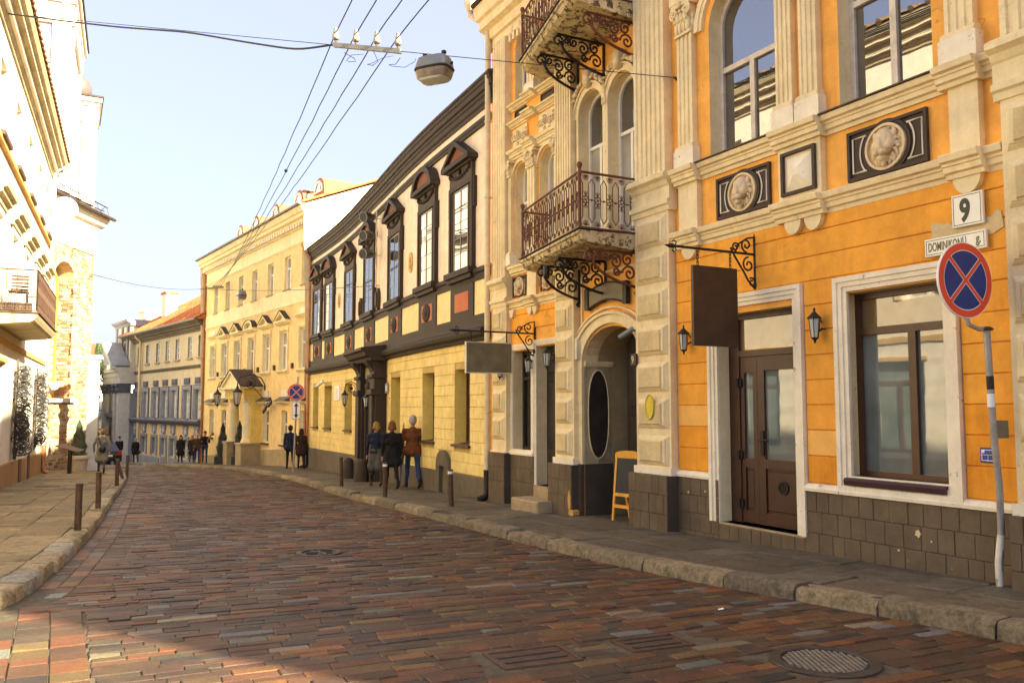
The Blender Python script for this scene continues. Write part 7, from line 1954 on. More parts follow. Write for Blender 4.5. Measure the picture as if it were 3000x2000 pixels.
# ---------------------------------------------------------------- overhead line
def wire(p0, p1, sag, r, mat, nm, lab, n=24, wob=0.0):
    a, b = Vector(p0), Vector(p1); rr = random.Random(hash(nm+lab) % 999)
    pts = [a+(b-a)*(i/n)+Vector((rr.uniform(-wob, wob), 0, -sag*4*(i/n)*(1-i/n)+rr.uniform(-wob, wob))) for i in range(n+1)]
    mb = MB(); mb.tube(pts, r, 5); return tag(mb.obj(nm, mat, None), lab, 'wire')
A = Vector((2.36, 12.05, 4.76)); LFT = Vector((-11.25, 18.45, 8.75))
def on(t_): return A+(LFT-A)*t_+Vector((0, 0, -.10*4*t_*(1-t_)*.0))
wire(A, LFT, .0, .007, 'cable', 'span_wire', 'thin steel span wire from orange house to sunlit house')
q = [on(.40)+Vector((0, 0, .02)), on(.46)+Vector((0, 0, -.16)), on(.55)+Vector((0, 0, -.10)), on(.64)+Vector((0, 0, -.02)), on(.76)+Vector((0, 0, -.06)), on(.88)+Vector((0, 0, -.04)), on(1)]
mb = MB(); pts = []
for a, b in zip(q, q[1:]):
    for i in range(6): pts.append(a+(b-a)*(i/6))
pts.append(q[-1])
for _ in range(3): pts = [pts[0]]+[(pts[i-1]+pts[i]*2+pts[i+1])/4 for i in range(1, len(pts)-1)]+[pts[-1]]
mb.tube(pts, .018, 6); tag(mb.obj('supply_cable', 'cable', None), 'thick black cable slung under the span wire to the sunlit house', 'cable')
t = thing('turnbuckle', 'rusty turnbuckle anchoring the span wire to the orange house', 'turnbuckle', tuple(A)); e = A+(LFT-A).normalized()*.1
W_ = Vector(OF.P(4.32, 4.70, .0)); v = (A-W_)
mb = MB(); mb.tube([W_, W_+v*.25], .012, 6); mb.tube([W_+v*.25, W_+v*.7], .022, 8); mb.tube([W_+v*.7, A], .010, 6); mb.obj('screw', 'iron_dark', t)
mb = MB(); mb.tube([A+Vector((0, 0, .02))*math.sin(k)+(LFT-A).normalized()*.02*math.cos(k) for k in [i*.785 for i in range(8)]], .006, 4, closed=True); mb.obj('hook', 'iron_dark', t)
arm = thing('cross_arm', 'grey insulator cross-arm hung on the span wire over the street', 'cross-arm', tuple(on(.36)))
a0, a1 = on(.405), on(.312); v = (a1-a0).normalized()
mb = MB(); sd = v.cross(Vector((0, 0, 1))).normalized()*.03; up = Vector((0, 0, .04)); vs = [a0-sd-up, a0+sd-up, a0+sd+up, a0-sd+up, a1-sd-up, a1+sd-up, a1+sd+up, a1-sd+up]
mb.add(vs, [(0, 1, 2, 3), (4, 5, 6, 7), (0, 1, 5, 4), (1, 2, 6, 5), (2, 3, 7, 6), (3, 0, 4, 7)]); mb.obj('beam', 'lamp_metal', arm)
ins = []
for k in range(4):
    p = a0+(a1-a0)*(.03+.31*k)+up
    mb = MB(); mb.tube([p, p+Vector((0, 0, .1))], .02, 8); mb.obj('pin', 'iron_brown', arm)
    mb = MB(); mb.lathe(tuple(p+Vector((0, 0, .06))), [(.045, 0), (.062, .02), (.06, .07), (.045, .10), (.05, .13), (.032, .17), (.036, .20), (.012, .22)], 12); mb.obj('insulator', 'porcelain', arm, 40); ins.append(p+Vector((0, 0, .2)))
for k in range(3):
    rr = random.Random(k); c = a0+(a1-a0)*(.15+.36*k)-up
    mb = MB(); pts = [c+Vector((.15*math.sin(j*1.1+k)+.05*j, rr.uniform(-.1, .1), -.05-.22*abs(math.sin(j*.55)))) for j in range(7)]; mb.tube(pts, .006, 4); mb.obj('loose_lead', 'cable', arm)
B2 = Vector((-18.4, 51.2, 7.15)); A2 = Vector(KF.P(9.44, 3.75, .05)); on2 = lambda f: A2+(B2-A2)*f
wire(A2, B2, .15, .012, 'cable', 'span_wire', 'span wire from dark-trimmed house to the yellow house corner')
for k in range(4):
    e = on2(.86+.025*k)+Vector((0, 0, .12)); lab = ('first', 'second', 'third', 'fourth')[k]
    wire(ins[k], e, .35, .011, 'cable', 'overhead_wire', 'overhead wire on the %s insulator running down the street' % lab, 40, .012)
    d_ = (ins[k]-e).normalized(); wire(ins[k], ins[k]+d_*13+Vector((0, 0, .4)), .25, .011, 'cable', 'overhead_wire', 'overhead wire on the %s insulator passing above the road foreground' % lab, 20, .008)
p = ins[1]+(on2(.885)+Vector((0, 0, .12))-ins[1])*.24-Vector((0, 0, .24)); mb = MB(); mb.ell(XY, p.x, p.z, -p.y, .05, .05, .05, 8, 6); tag(mb.obj('wire_spacer', 'cable', None, True), 'small black spacer ball clamped on an overhead wire', 'spacer')
wire((-18.4, 37.0, 5.8), on2(.98), .3, .012, 'cable', 'overhead_wire', 'faint wire from brick church wing to the yellow house corner')
def luminaire(p, v, k, lab):
    """street lamp hung from the wire: metal hood above a clear bowl"""
    t = thing('street_luminaire', lab, 'street lamp', tuple(p)); v = Vector((v.x, v.y, 0)).normalized(); w = v.cross(Vector((0, 0, 1)))
    class U:
        def P(s, a, z, d=0.0): return tuple(p+v*a+Vector((0, 0, z))+w*d)
    F_ = U()
    def loft(nm, rings, mat):
        mb = MB(); vs = []; n = 16
        for L_, W_, z in rings:
            for i in range(n):
                a = 2*math.pi*i/n; c, s_ = math.cos(a), math.sin(a); e = .45
                vs.append(F_.P(L_*math.copysign(abs(c)**e, c)*k, z*k, W_*math.copysign(abs(s_)**e, s_)*k))
        fs = [(j*n+i, j*n+(i+1) % n, (j+1)*n+(i+1) % n, (j+1)*n+i) for j in range(len(rings)-1) for i in range(n)]+[tuple(range(n)), tuple(range((len(rings)-1)*n, len(rings)*n))]
        mb.add(vs, fs); mb.obj(nm, mat, t, 40)
    loft('hood', [(.20, .12, -.04), (.26, .17, -.07), (.30, .20, -.20), (.305, .205, -.25)], 'lamp_metal')
    loft('rim', [(.315, .215, -.25), (.318, .218, -.275), (.31, .21, -.285)], 'iron_dark')
    loft('bowl', [(.30, .20, -.285), (.30, .20, -.33), (.27, .18, -.42), (.20, .13, -.46)], 'lamp_under')
    loft('bowl_base', [(.262, .174, -.422), (.235, .155, -.455), (.16, .10, -.472)], 'lamp_glass')
    mb = MB()
    for q in (-.18, .18): mb.tube([F_.P(q*k, .04, 0), F_.P(q*k, -.06*k, 0)], .015*k, 6); mb.box(F_, q*k-.03, q*k+.03, -.01, .035, -.03, .03)
    mb.obj('clamp', 'iron_dark', t); mb = MB(); mb.lathe(F_.P(-.33*k, -.2*k, 0), [(.02*k, -.02*k), (.025*k, .02*k)], 8); mb.obj('gland', 'iron_dark', t)
luminaire(on(.268), LFT-A, 1.0, 'grey street luminaire hung on the span wire near the cross-arm')
luminaire(on2(.674)-Vector((0, 0, .12)), B2-A2, 1.1, 'distant grey street luminaire hung before the yellow house')
t = thing('wire_bracket', 'short iron wire bracket on the yellow house corner', 'bracket', tuple(B2)); mb = MB(); mb.tube([B2, on2(.84)+Vector((0, 0, .05))], .05, 5); mb.obj('arm', 'iron_brown', t)
for f in (.86, .885, .91, .935):
    p = on2(f); mb = MB(); mb.lathe(tuple(p), [(.07, 0), (.08, .08), (.04, .16)], 8); mb.obj('insulator', 'porcelain', t)
# ================================================================ plants
def leafcloud(parent, nm, n, inside, size, cols, seed=1, up=.3):
    rr = random.Random(seed); mb = MB(); cs = []
    for _ in range(n):
        p, nv = inside(rr); N = (Vector(nv)+Vector((rr.uniform(-.6, .6), rr.uniform(-.6, .6), rr.uniform(-.3, .8)))).normalized()
        a = N.cross(Vector((rr.uniform(-1, 1), rr.uniform(-1, 1), rr.uniform(-1, 1)))).normalized(); b = N.cross(a); s_ = size*rr.uniform(.6, 1.4); p = Vector(p)
        mb.add([p-a*s_*.5, p+b*s_*.28, p+a*s_*.5+N*s_*.2, p-b*s_*.28], [(0, 1, 2, 3)]); c = rr.choice(cols); k = rr.uniform(.7, 1.3); cs.append(tuple(x*k for x in c))
    o = obj_tint(mb, cs, nm, 'leaf', parent, 'stuff'); return o
GREEN = [(.045, .075, .02), (.06, .095, .025), (.035, .06, .018), (.08, .115, .03)]
DGREEN = [(.018, .032, .012), (.026, .045, .016), (.014, .024, .01)]
def cone_in(c, h, r, bulge=.5):
    def f(rr):
        z = rr.random()**.8; q = r*((1-z)**.75)*(.75+.25*math.sin(min(1, z*6)*1.57)); q *= .82+.18*math.sin(z*23+rr.random()*2); a = rr.uniform(0, 6.283); k = rr.uniform(.72, 1.06)
        return (c[0]+q*k*math.cos(a), c[1]+q*k*math.sin(a), c[2]+z*h), (math.cos(a), math.sin(a), .4)
    return f
def topiary(x, y, h, r, ph, pr, lab, cols, pot, n=3500, zoff=0, ls=.06):
    z = g(y)+zoff; t = thing('potted_conifer', lab, 'potted plant', (x, y, z))
    mb = MB()
    if pot == 'round': mb.lathe((x, y, z), [(pr*.72, 0), (pr*.9, ph*.72), (pr*.92, ph*.74), (pr*1.02, ph*.78), (pr*1.04, ph*.95), (pr*.96, ph), (pr*.85, ph*.98), (pr*.82, ph*.8)], 20); mb.obj('pot', 'planter_stone', t, 40)
    else: mb.bbox(XY, x-pr, x+pr, z-.02, z+ph, -y-pr, -y+pr, .02); mb.obj('pot', 'planter_dark', t)
    mb = MB(); mb.tube([(x, y, z+ph*.5), (x, y, z+ph+h*.85)], .03, 6, r1=.008); mb.obj('stem', 'bark', t)
    mb = MB(); mb.lathe((x, y, z+ph*.9), [(r*.5, 0), (r*.72, h*.2), (r*.55, h*.5), (r*.25, h*.8), (.01, h*.93)], 10); mb.obj('inner_foliage', 'planter_dark', t, 40)
    leafcloud(t, 'foliage', n, cone_in((x, y, z+ph*.92), h, r), ls, cols, int(abs(x*10)))
topiary(-16.95, 33.6, 1.4, .38, .62, .40, 'green potted conifer in a round stone tub beside the gate pier', GREEN, 'round', 5000)
topiary(-15.1, 44.8, 1.75, .42, .42, .32, 'dark clipped conifer in box pot at downhill edge of yellow porch', DGREEN, 'box', 3500)
topiary(-13.75, 43.3, 1.8, .40, .42, .30, 'dark clipped conifer in box pot at uphill edge of yellow porch', DGREEN, 'box', 3500)
# hanging evergreen behind the pier
x, y = -21.6, 44.5; t = thing('evergreen_climber', 'dangling evergreen climber behind the gate pier', 'climber', (x, y, g(y)))
mb = MB(); mb.tube([(x, y, g(y)), (x, y, 3.2)], .04, 6); mb.obj('stem', 'bark', t)
def col(rr):
    z = rr.uniform(.4, 3.3); q = .28*(.5+.5*math.sin((z-.3)*1.1)); a = rr.uniform(0, 6.28); return (x+q*math.cos(a)*rr.uniform(.5, 1.1), y+q*math.sin(a), z), (math.cos(a), math.sin(a), .2)
leafcloud(t, 'foliage', 2200, col, .09, GREEN, 5)
# bare tree and autumn shrub in the gap
def branch(mb, p, d, L, r, depth, rr):
    q = p+d*L; mid = p+d*L*.5+Vector((rr.uniform(-.1, .1), rr.uniform(-.1, .1), rr.uniform(-.05, .1)))*L
    mb.tube([p, mid, q], r, 5, r1=r*.55)
    if depth <= 0: return
    for k in range(rr.choice((2, 3))):
        nd = (d+Vector((rr.uniform(-.8, .8), rr.uniform(-.8, .8), rr.uniform(-.15, .55)))).normalized(); branch(mb, q if k else mid, nd, L*rr.uniform(.6, .8), r*.52, depth-1, rr)
x, y = -33.0, 66.5; t = thing('bare_tree', 'bare thin-branched tree before the distant pale house', 'tree', (x, y, g(y))); rr = random.Random(21)
mb = MB(); mb.tube([(x, y, g(y)-.2), (x+.1, y, -1.6), (x+.2, y, .2)], .14, 8, r1=.09); mb.obj('trunk', 'bark', t, True)
mb = MB()
for k in range(6): branch(mb, Vector((x+.15, y, -1.4+.3*k)), Vector((rr.uniform(-.9, 1), rr.uniform(-.8, .8), .5)).normalized(), 1.5, .05, 4, rr)
mb.obj('crown', 'twig', t, True)
x, y = -31.8, 64; t = thing('autumn_shrub', 'orange and yellow autumn shrub at the end of the pavement', 'shrub', (x, y, g(y)))
mb = MB(); rr = random.Random(4)
for k in range(7): branch(mb, Vector((x, y, g(y))), Vector((rr.uniform(-.8, .8), rr.uniform(-.8, .8), 1)).normalized(), 1.0, .03, 2, rr)
mb.obj('stem', 'twig', t)
def bl(rr):
    a = rr.uniform(0, 6.28); b = math.acos(rr.uniform(-.3, 1)); k = rr.uniform(.5, 1.05); q = (math.sin(b)*math.cos(a), math.sin(b)*math.sin(a), math.cos(b)); return (x+2.0*k*q[0], y+1.6*k*q[1], g(y)+.9+2.1*k*q[2]), q
leafcloud(t, 'foliage', 3500, bl, .17, [(.55, .22, .03), (.6, .32, .04), (.45, .12, .02), (.5, .38, .06)], 3)

# ================================================================ people
def cloth(nm, col, rough=.85):
    if nm not in M: simple(nm, col, rough, 0, .35, 7, .9, .2)
    return nm
cloth('skin', (.50, .28, .18), .6)
for nm, c in (('hair_grey', (.36, .33, .29)), ('hair_blond', (.27, .165, .06)), ('hair_dark', (.03, .02, .015)), ('hair_red', (.17, .075, .028)), ('leather', (.15, .055, .018)), ('denim', (.03, .05, .11)), ('black_wool', (.014, .013, .014)), ('navy', (.02, .025, .045)), ('grey_skirt', (.09, .085, .075)), ('grey_coat', (.17, .155, .125)), ('shoe', (.018, .014, .012)), ('boot_brown', (.07, .04, .025)), ('scarf', (.40, .38, .36)), ('red_jacket', (.5, .03, .025)), ('brown_jacket', (.07, .04, .022)), ('dark_brown', (.035, .022, .018)), ('bag_tan', (.55, .35, .10)), ('white_paper', (.8, .8, .78)), ('trouser_grey', (.05, .05, .055)), ('tights', (.03, .027, .026))): cloth(nm, c)
def person(lab, x, y, head, h, top, bottom, hair, shoe='shoe', coat=0.0, skirt=None, stride=.25, arms=(.15, -.1), bend=(.15, .15), elbow=(.25, .25), hairlen=0, voxel=.016, bagside=None, look=0.0, hood=False, scarf=None, sw=1.0):
    """one continuous body grown over a posed skeleton; faces keep the cloth of the limb they cover"""
    mats = [top, bottom, 'skin', hair, shoe, skirt or top, scarf or top]
    T, B, S, H, SH, SK, SF = range(7); caps = []
    def cap(a, b, r0, r1, m): caps.append((Vector(a), Vector(b), r0, r1, m))
    def legj(sg, ang, kb):
        hp = Vector((sg*.09*sw, 0, .93)); kn = hp+Vector((0, .44*math.sin(ang), -.44*math.cos(ang))); an = kn+Vector((0, .42*math.sin(ang-kb), -.42*math.cos(ang-kb))); return hp, kn, an
    for sg, ang, kb in ((-1, stride, .08), (1, -stride, .35 if stride > .05 else .05)):
        hp, kn, an = legj(sg, ang, kb); m = B
        cap(hp, kn, .085, .06, m); cap(kn, an, .058, .042 if not skirt else .036, m); cap(kn+Vector((0, -.02, -.08)), kn+Vector((0, -.025, -.18)), .055, .05, m)
        f = -math.sin(ang-kb)*.7; toe = an+Vector((0, .15*math.cos(f), -.05-.15*math.sin(max(0, -ang+kb-.1))*.8)); cap(an+Vector((0, -.03, -.035)), toe, .042, .036, SH); cap(an+Vector((0, 0, .05 if shoe != 'boot_brown' else .28)), an, .048, .046, SH)
    tw = .115*sw
    cap((-.07, 0, .95), (.07, 0, .95), .12, .12, B if coat <= 0 else T)
    cap((-.05, 0, 1.08), (.05, 0, 1.08), tw, tw, T); cap((-.09, -.01, 1.26), (.09, -.01, 1.26), .118*sw, .118*sw, T); cap((-.13*sw, -.01, 1.40), (.13*sw, -.01, 1.40), .075, .075, T); cap((0, -.01, 1.2), (0, -.01, 1.42), .13, .10, T)
    if coat > 0:
        for sx in (-1, 1):
            for f in (0.0, 1.0):
                z1 = 1.0-coat; ang = stride*.55*(1 if sx < 0 else -1)
                cap((sx*.06, 0, 1.02), (sx*.10*sw, math.sin(ang)*coat*.7, z1), .125, .135+.05*coat, T)
        cap((0, 0, 1.0), (0, 0, 1.0-coat), .13, .15, T)
    if skirt:
        for sx in (-1, 1): cap((sx*.06, 0, .98), (sx*.08, stride*.25*(-sx), .52), .12, .14, SK)
    cap((0, -.01, 1.44), (0, 0, 1.54), .055, .05, S if scarf is None else SF)
    if scarf is not None: cap((-.05, .0, 1.47), (.05, 0, 1.47), .075, .075, SF)
    hd = Vector((0, .02, 1.645)); cap(hd+Vector((0, -.015, .03)), hd+Vector((0, .0, -.03)), .092, .078, S); cap(hd+Vector((0, .03, -.06)), hd+Vector((0, .035, -.085)), .05, .04, S)
    cap(hd+Vector((0, .085, .0)), hd+Vector((0, .10, -.025)), .012, .016, S)
    for sx in (-1, 1): cap(hd+Vector((sx*.088, -.01, .01)), hd+Vector((sx*.09, -.01, -.025)), .016, .014, S)
    HM = T if hood else H
    cap(hd+Vector((0, -.03, .055)), hd+Vector((0, -.045, -.02)), .098, .085, HM); cap(hd+Vector((0, .035, .075)), hd+Vector((0, -.03, .08)), .062, .08, HM)
    if hairlen: cap(hd+Vector((0, -.05, 0)), hd+Vector((0, -.07, -hairlen)), .09, .075, HM); cap(hd+Vector((-.06, -.02, 0)), hd+Vector((-.07, -.03, -hairlen)), .045, .05, HM); cap(hd+Vector((.06, -.02, 0)), hd+Vector((.07, -.03, -hairlen)), .045, .05, HM)
    for sg, a, e, bd in ((-1, arms[0], elbow[0], bend[0]), (1, arms[1], elbow[1], bend[1])):
        sh = Vector((sg*.19*sw, -.01, 1.41)); el = sh+Vector((sg*.29*math.sin(bd), .29*math.sin(a)*math.cos(bd), -.29*math.cos(a)*math.cos(bd)))
        wr = el+Vector((-sg*.06*math.sin(e), .26*math.sin(a+e), -.26*math.cos(a+e)))
        cap(sh, el, .068, .05, T); cap(el, wr, .05, .038, T); dv = (wr-el).normalized()
        pm = wr+dv*.06; cap(wr, pm, .026, .034, S); sd = Vector((0, 1, 0)).cross(dv).normalized() if abs(dv.y) < .9 else Vector((1, 0, 0)); fw = dv.cross(sd).normalized()
        for k, L in enumerate((.058, .068, .072, .062)):
            o = fw*(-.027+.018*k); k1 = pm+o+dv*.03; k2 = k1+dv*L*.5-sd*sg*.006; cap(k1, k2, .0095, .009, S); cap(k2, k2+dv*L*.4-sd*sg*.018, .009, .008, S)
        cap(pm-dv*.03+fw*.028, pm+fw*.05+dv*.02, .011, .009, S)
    sc = h/1.75; zmin = min(min(c[0].z-c[2], c[1].z-c[3]) for c in caps if c[4] == SH)
    mb = MB()
    for a, b, r0, r1, m in caps:
        d_ = b-a; L = d_.length; dn = d_/L if L > 1e-6 else Vector((0, 0, 1)); n = 4; pts = []; rs = []
        for k in range(n+1): th = math.pi/2*(1-k/n); pts.append(a-dn*r0*math.sin(th)); rs.append(max(.001, r0*math.cos(th)))
        for k in range(n+1): th = math.pi/2*k/n; pts.append(b+dn*r1*math.sin(th)); rs.append(max(.001, r1*math.cos(th)))
        mb.tube(pts, rs, 10)
    vs, fs = blob(mb, voxel, 3)
    V = np.array(vs); Fc = np.array([np.mean(V[list(f)], axis=0) for f in fs]); best = np.full(len(fs), 1e9); mi = np.zeros(len(fs), int)
    for a, b, r0, r1, m in caps:
        A_, B_ = np.array(a), np.array(b); d_ = B_-A_; L2 = max(1e-9, d_@d_); t_ = np.clip((Fc-A_)@d_/L2, 0, 1)
        dist = np.linalg.norm(Fc-(A_+t_[:, None]*d_), axis=1)-(r0+(r1-r0)*t_); k = dist < best; best[k] = dist[k]; mi[k] = m
    root = thing('person', lab, 'person', (0, 0, 0))
    mb = MB(); mb.v = [(a*sc, b*sc, (c-zmin)*sc) for a, b, c in vs]; mb.f = fs; mb.m = [int(q) for q in mi]
    b_ = mb.obj('body', mats, root, True)
    # eyes and mouth
    mb = MB()
    for sx in (-1, 1): mb.ell(LOC, sx*.032*sc, (1.655-zmin)*sc, .100*sc, .011*sc, .007*sc, .006*sc, 6, 5)
    mb.ell(LOC, 0, (1.592-zmin)*sc, .090*sc, .022*sc, .005*sc, .008*sc, 6, 5); mb.obj('face_features', 'dark_brown', root)
    ORIG.pop(root.name, None)
    root.location = (x, y, g(y)); root.rotation_euler = (0, 0, head)
    root['_sc'] = sc
    return root, sc
def extra(root, mb, nm, mat, smooth=False):
    o = mb.obj(nm, mat, None, smooth); o.parent = root; return o
def strap_bag(root, sc, side, z, mat, w=.16, h=.22):
    mb = MB(); mb.ell(LOC, side*.25*sc, z*sc, -.12*sc, w*sc*.7, h*sc*.6, .08*sc, 10, 8); o = extra(root, mb, 'bag', mat, True)
    mb = MB(); mb.tube([(side*.25*sc, -.12*sc, (z+.1)*sc), (side*.12*sc, -.16*sc, 1.2*sc), (-side*.08*sc, -.10*sc, 1.47*sc), (-side*.1*sc, .05*sc, 1.45*sc)], .014*sc, 5); extra(root, mb, 'strap', mat)
HD = lambda a: rad(a)       # heading: rotation about z of a figure that faces +y
# strolling group before the portal, seen from behind
r_, sc = person('grey-haired man in brown leather jacket and blue jeans walking away', -2.50, 21.6, HD(20), 1.80, 'leather', 'denim', 'hair_grey', stride=.30, voxel=.014, coat=.08, sw=1.1, bend=(.15, .12))
mb = MB(); mb.bbox(LOC, .24*sc, .30*sc, .50*sc, .74*sc, -.10*sc, .06*sc, .01); extra(r_, mb, 'paper_bag', 'bag_tan'); mb = MB(); mb.tube([(.27*sc, -.06*sc, .74*sc), (.27*sc, -.02*sc, .85*sc), (.27*sc, .02*sc, .74*sc)], .008, 4); extra(r_, mb, 'bag_handle', 'bag_tan')
r_, sc = person('woman in long black coat and black trousers walking beside leather jacket man', -2.98, 21.3, HD(20), 1.66, 'black_wool', 'black_wool', 'hair_red', stride=.33, coat=.28, voxel=.014, hairlen=.06)
r_, sc = person('blond woman in dark jacket and grey skirt with boots walking away', -3.58, 22.6, HD(22), 1.64, 'navy', 'tights', 'hair_blond', 'boot_brown', skirt='grey_skirt', stride=.22, voxel=.014, hairlen=.02)
mb = MB(); mb.ell(LOC, 0, 1.62*sc, -.13*sc, .03*sc, .09*sc, .03*sc, 7, 6); extra(r_, mb, 'ponytail', 'hair_blond', True)
person('fair-haired woman half hidden behind the leather jacket man', -2.86, 23.2, HD(20), 1.66, 'dark_brown', 'denim', 'hair_blond', stride=.2, voxel=.016, hairlen=.1)
# couple by the arrow sign
person('tall man in dark navy coat walking beside the arrow sign pole', -9.3, 36.0, HD(25), 1.78, 'navy', 'black_wool', 'hair_dark', stride=.2, coat=.15, voxel=.018)
person('woman in short brown coat walking with man in navy coat', -8.84, 36.0, HD(25), 1.64, 'dark_brown', 'tights', 'hair_dark', stride=.15, coat=.3, voxel=.018, hairlen=.1)
# group coming uphill before the grey-trimmed house
person('woman in long black coat with dark hair walking uphill', -19.6, 50.8, HD(205), 1.60, 'black_wool', 'black_wool', 'hair_dark', stride=.15, coat=.42, voxel=.022, hairlen=.14)
person('blond woman in dark belted coat walking uphill', -18.85, 50.6, HD(205), 1.58, 'dark_brown', 'tights', 'hair_blond', stride=.15, coat=.36, voxel=.022, hairlen=.14)
person('bald man in brown jacket and blue jeans walking uphill', -18.1, 49.4, HD(205), 1.66, 'brown_jacket', 'denim', 'skin', stride=.2, coat=.08, voxel=.022)
r_, sc = person('man in dark jacket carrying a brass instrument on his shoulder', -17.45, 48.8, HD(200), 1.78, 'black_wool', 'denim', 'hair_dark', stride=.12, voxel=.022, arms=(.3, .3), elbow=(1.3, 1.5))
mb = MB(); mb.tube([(-.1*sc, .25*sc, 1.2*sc), (-.2*sc, .1*sc, 1.4*sc), (-.3*sc, -.1*sc, 1.55*sc), (-.38*sc, -.25*sc, 1.62*sc)], [.02, .03, .05, .12], 10); extra(r_, mb, 'instrument', 'copper', True)
r_, sc = person('person in dark coat carrying a bag walking downhill by the portico', -25.2, 57.5, HD(40), 1.60, 'black_wool', 'boot_brown', 'hair_grey', stride=.2, coat=.3, voxel=.026); strap_bag(r_, sc, .9, .75, 'black_plastic')
person('man in dark open jacket with pale scarf near the portico', -26.8, 58.6, HD(200), 1.72, 'black_wool', 'trouser_grey', 'hair_dark', stride=.15, coat=.1, voxel=.026, scarf='scarf')
# woman on the sunny pavement
r_, sc = person('woman in grey belted coat with black shoulder bag walking away on tan pavement', -14.8, 31.0, HD(26), 1.60, 'grey_coat', 'trouser_grey', 'hair_blond', stride=.30, coat=.40, voxel=.014, scarf='scarf', arms=(.2, -.25), bend=(.35, .35))
mb = MB(); mb.ell(LOC, .02*sc, .98*sc, -.22*sc, .13*sc, .15*sc, .06*sc, 10, 8); extra(r_, mb, 'bag', 'black_plastic', True)
mb = MB(); mb.tube([(.0, -.2*sc, 1.1*sc), (-.10*sc, -.16*sc, 1.3*sc), (-.14*sc, -.08*sc, 1.46*sc), (-.12*sc, .05*sc, 1.44*sc)], .014, 5); extra(r_, mb, 'strap', 'black_plastic')
mb = MB(); mb.ell(LOC, 0, 1.67*sc, -.13*sc, .05*sc, .06*sc, .05*sc, 8, 6); extra(r_, mb, 'hair_bun', 'hair_blond', True)
mb = MB(); mb.tube([(.14*sc*math.cos(k*.52), .13*sc*math.sin(k*.52), 1.04*sc) for k in range(12)], .022, 5, closed=True); extra(r_, mb, 'belt', 'grey_coat')
r_, sc = person('person in red jacket standing beside the parked car', -24.9, 50.6, HD(40), 1.68, 'red_jacket', 'denim', 'hair_dark', stride=.05, voxel=.024)
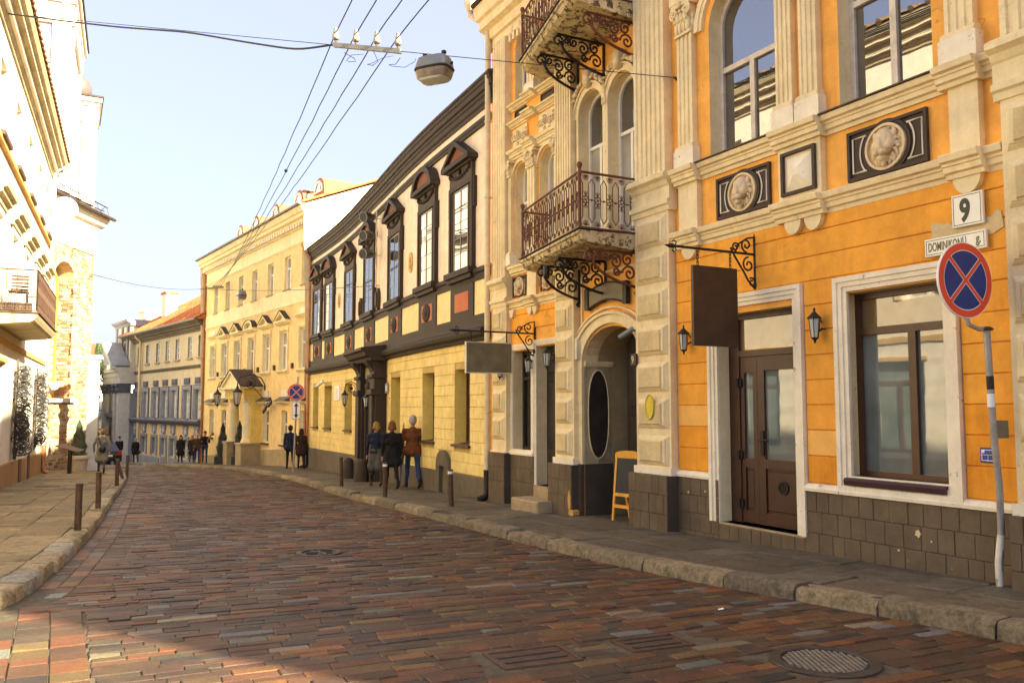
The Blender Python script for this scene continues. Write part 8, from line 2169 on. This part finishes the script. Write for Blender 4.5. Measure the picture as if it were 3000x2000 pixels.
# ================================================================ parked car
def car(x, y, head, lab):
    t = thing('parked_car', lab, 'car', (0, 0, 0)); zg = 0
    simple('car_paint', (.025, .028, .03), .25, .3, .05, 3); simple('tyre', (.015, .015, .015), .9); simple('tail_red', (.45, .015, .01), .3)
    mb = MB(); prof = [(-2.0, .30), (-2.05, .62), (-1.95, .92), (-1.55, .98), (.75, .93), (1.75, .78), (2.0, .6), (2.0, .3)]
    n = len(prof)
    for sg in (-1, 1): mb.v += [(sg*.84, a, z) for a, z in prof]
    vs = [(-.84, a, z) for a, z in prof]+[(.84, a, z) for a, z in prof]; mb = MB(); mb.add(vs, [tuple(range(n)), tuple(range(2*n-1, n-1, -1))]+[(i, (i+1) % n, n+(i+1) % n, n+i) for i in range(n)]); body = mb.obj('body', 'car_paint', t)
    roof = [(-1.75, .95, .78), (-1.25, 1.42, .60), (.05, 1.45, .60), (.95, .92, .78)]
    mb = MB(); vs = [(sg*w, a, z) for sg in (-1, 1) for a, z, w in roof]; mb.add(vs, [(0, 1, 2, 3), (7, 6, 5, 4), (1, 2, 6, 5), (0, 3, 7, 4)]+[(0, 1, 5, 4), (2, 3, 7, 6)]); mb.obj('cabin', 'pane_dark', t)
    mb = MB(); mb.add([(sg*w*.98, a, z+.02) for sg in (-1, 1) for a, z, w in roof[1:3]], [(0, 1, 3, 2)]); mb.add([(sg*.58, a, z) for sg in (-1, 1) for a, z in ((-1.25, 1.46), (.05, 1.48))], [(0, 1, 3, 2)]); mb.obj('roof_panel', 'car_paint', t)
    for sx in (-1, 1):
        for yy in (-1.25, 1.3):
            mb = MB(); mb.tube([(sx*.66, yy, .31), (sx*.86, yy, .31)], .31, 18); w = mb.obj('wheel', 'tyre', t, 40); mb = MB(); mb.tube([(sx*.82, yy, .31), (sx*.87, yy, .31)], .18, 12); o = mb.obj('rim', 'lamp_metal', None); o.parent = w
        mb = MB(); mb.box(LOC, sx*.70-.12, sx*.70+.12, .68, .92, -2.07, -1.9); mb.obj('tail_light', 'tail_red', t); mb = MB(); mb.ell(LOC, sx*.62, .66, 1.9, .16, .09, .12); mb.obj('headlight', 'lamp_glass', t); mb = MB(); mb.ell(LOC, sx*.93, 1.0, .55, .1, .07, .06); mb.obj('mirror', 'car_paint', t)
    mb = MB(); mb.bbox(LOC, -.8, .8, .34, .52, -2.0, -2.12, .03); mb.obj('bumper', 'black_plastic', t); mb = MB(); mb.box(LOC, -.26, .26, .60, .71, -2.10, -2.06); mb.obj('number_plate', 'sign_white', t)
    ORIG.pop(t.name, None); t.location = (x, y, g(y)-.13); t.rotation_euler = (0, 0, head)
car(-26.9, 56.0, HD(40), 'dark hatchback parked downhill beyond the sunny pavement corner')
# drifting litter on the road
for k, (x, y, c) in enumerate(((-3.0, 5.05, 'white_paper'), (1.75, 7.4, 'white_paper'))):
    mb = MB(); z = g(y)-.125; mb.add([(x, y, z), (x+.05, y+.01, z+.004), (x+.055, y+.035, z+.014), (x+.005, y+.03, z+.003)], [(0, 1, 2, 3)]); tag(mb.obj('paper_scrap', c, None), ('crumpled white paper scrap on the driveway setts', 'tiny white paper scrap near the grey kerb')[k], 'litter')

# families of look-alikes
for o in list(bpy.data.objects):
    if o.parent is None and 'category' in o:
        fam = {'bollard': 'iron bollards along the pavements', 'wall_lantern': 'black wall lanterns on the orange house', 'overhead_wire': 'overhead wires over the street', 'downpipe': 'rainwater pipes on the house fronts', 'person': 'people walking in the street', 'arm_lantern': 'iron lanterns on scrolled arms', 'vine_column': 'dry vine columns on the cream house', 'potted_conifer': 'potted conifers by the doors', 'hanging_sign': 'blank hanging shop signs', 'street_luminaire': 'street lamps hung on wires', 'townhouse': 'houses along the street', 'church_tower': 'twin church towers', 'road_sign': 'no-stopping signs', 'hatch_plate': 'iron hatch plates in the road', 'chimney': 'roof chimneys'}.get(o.name.split('.')[0])
        if fam and 'group' not in o: o['group'] = fam
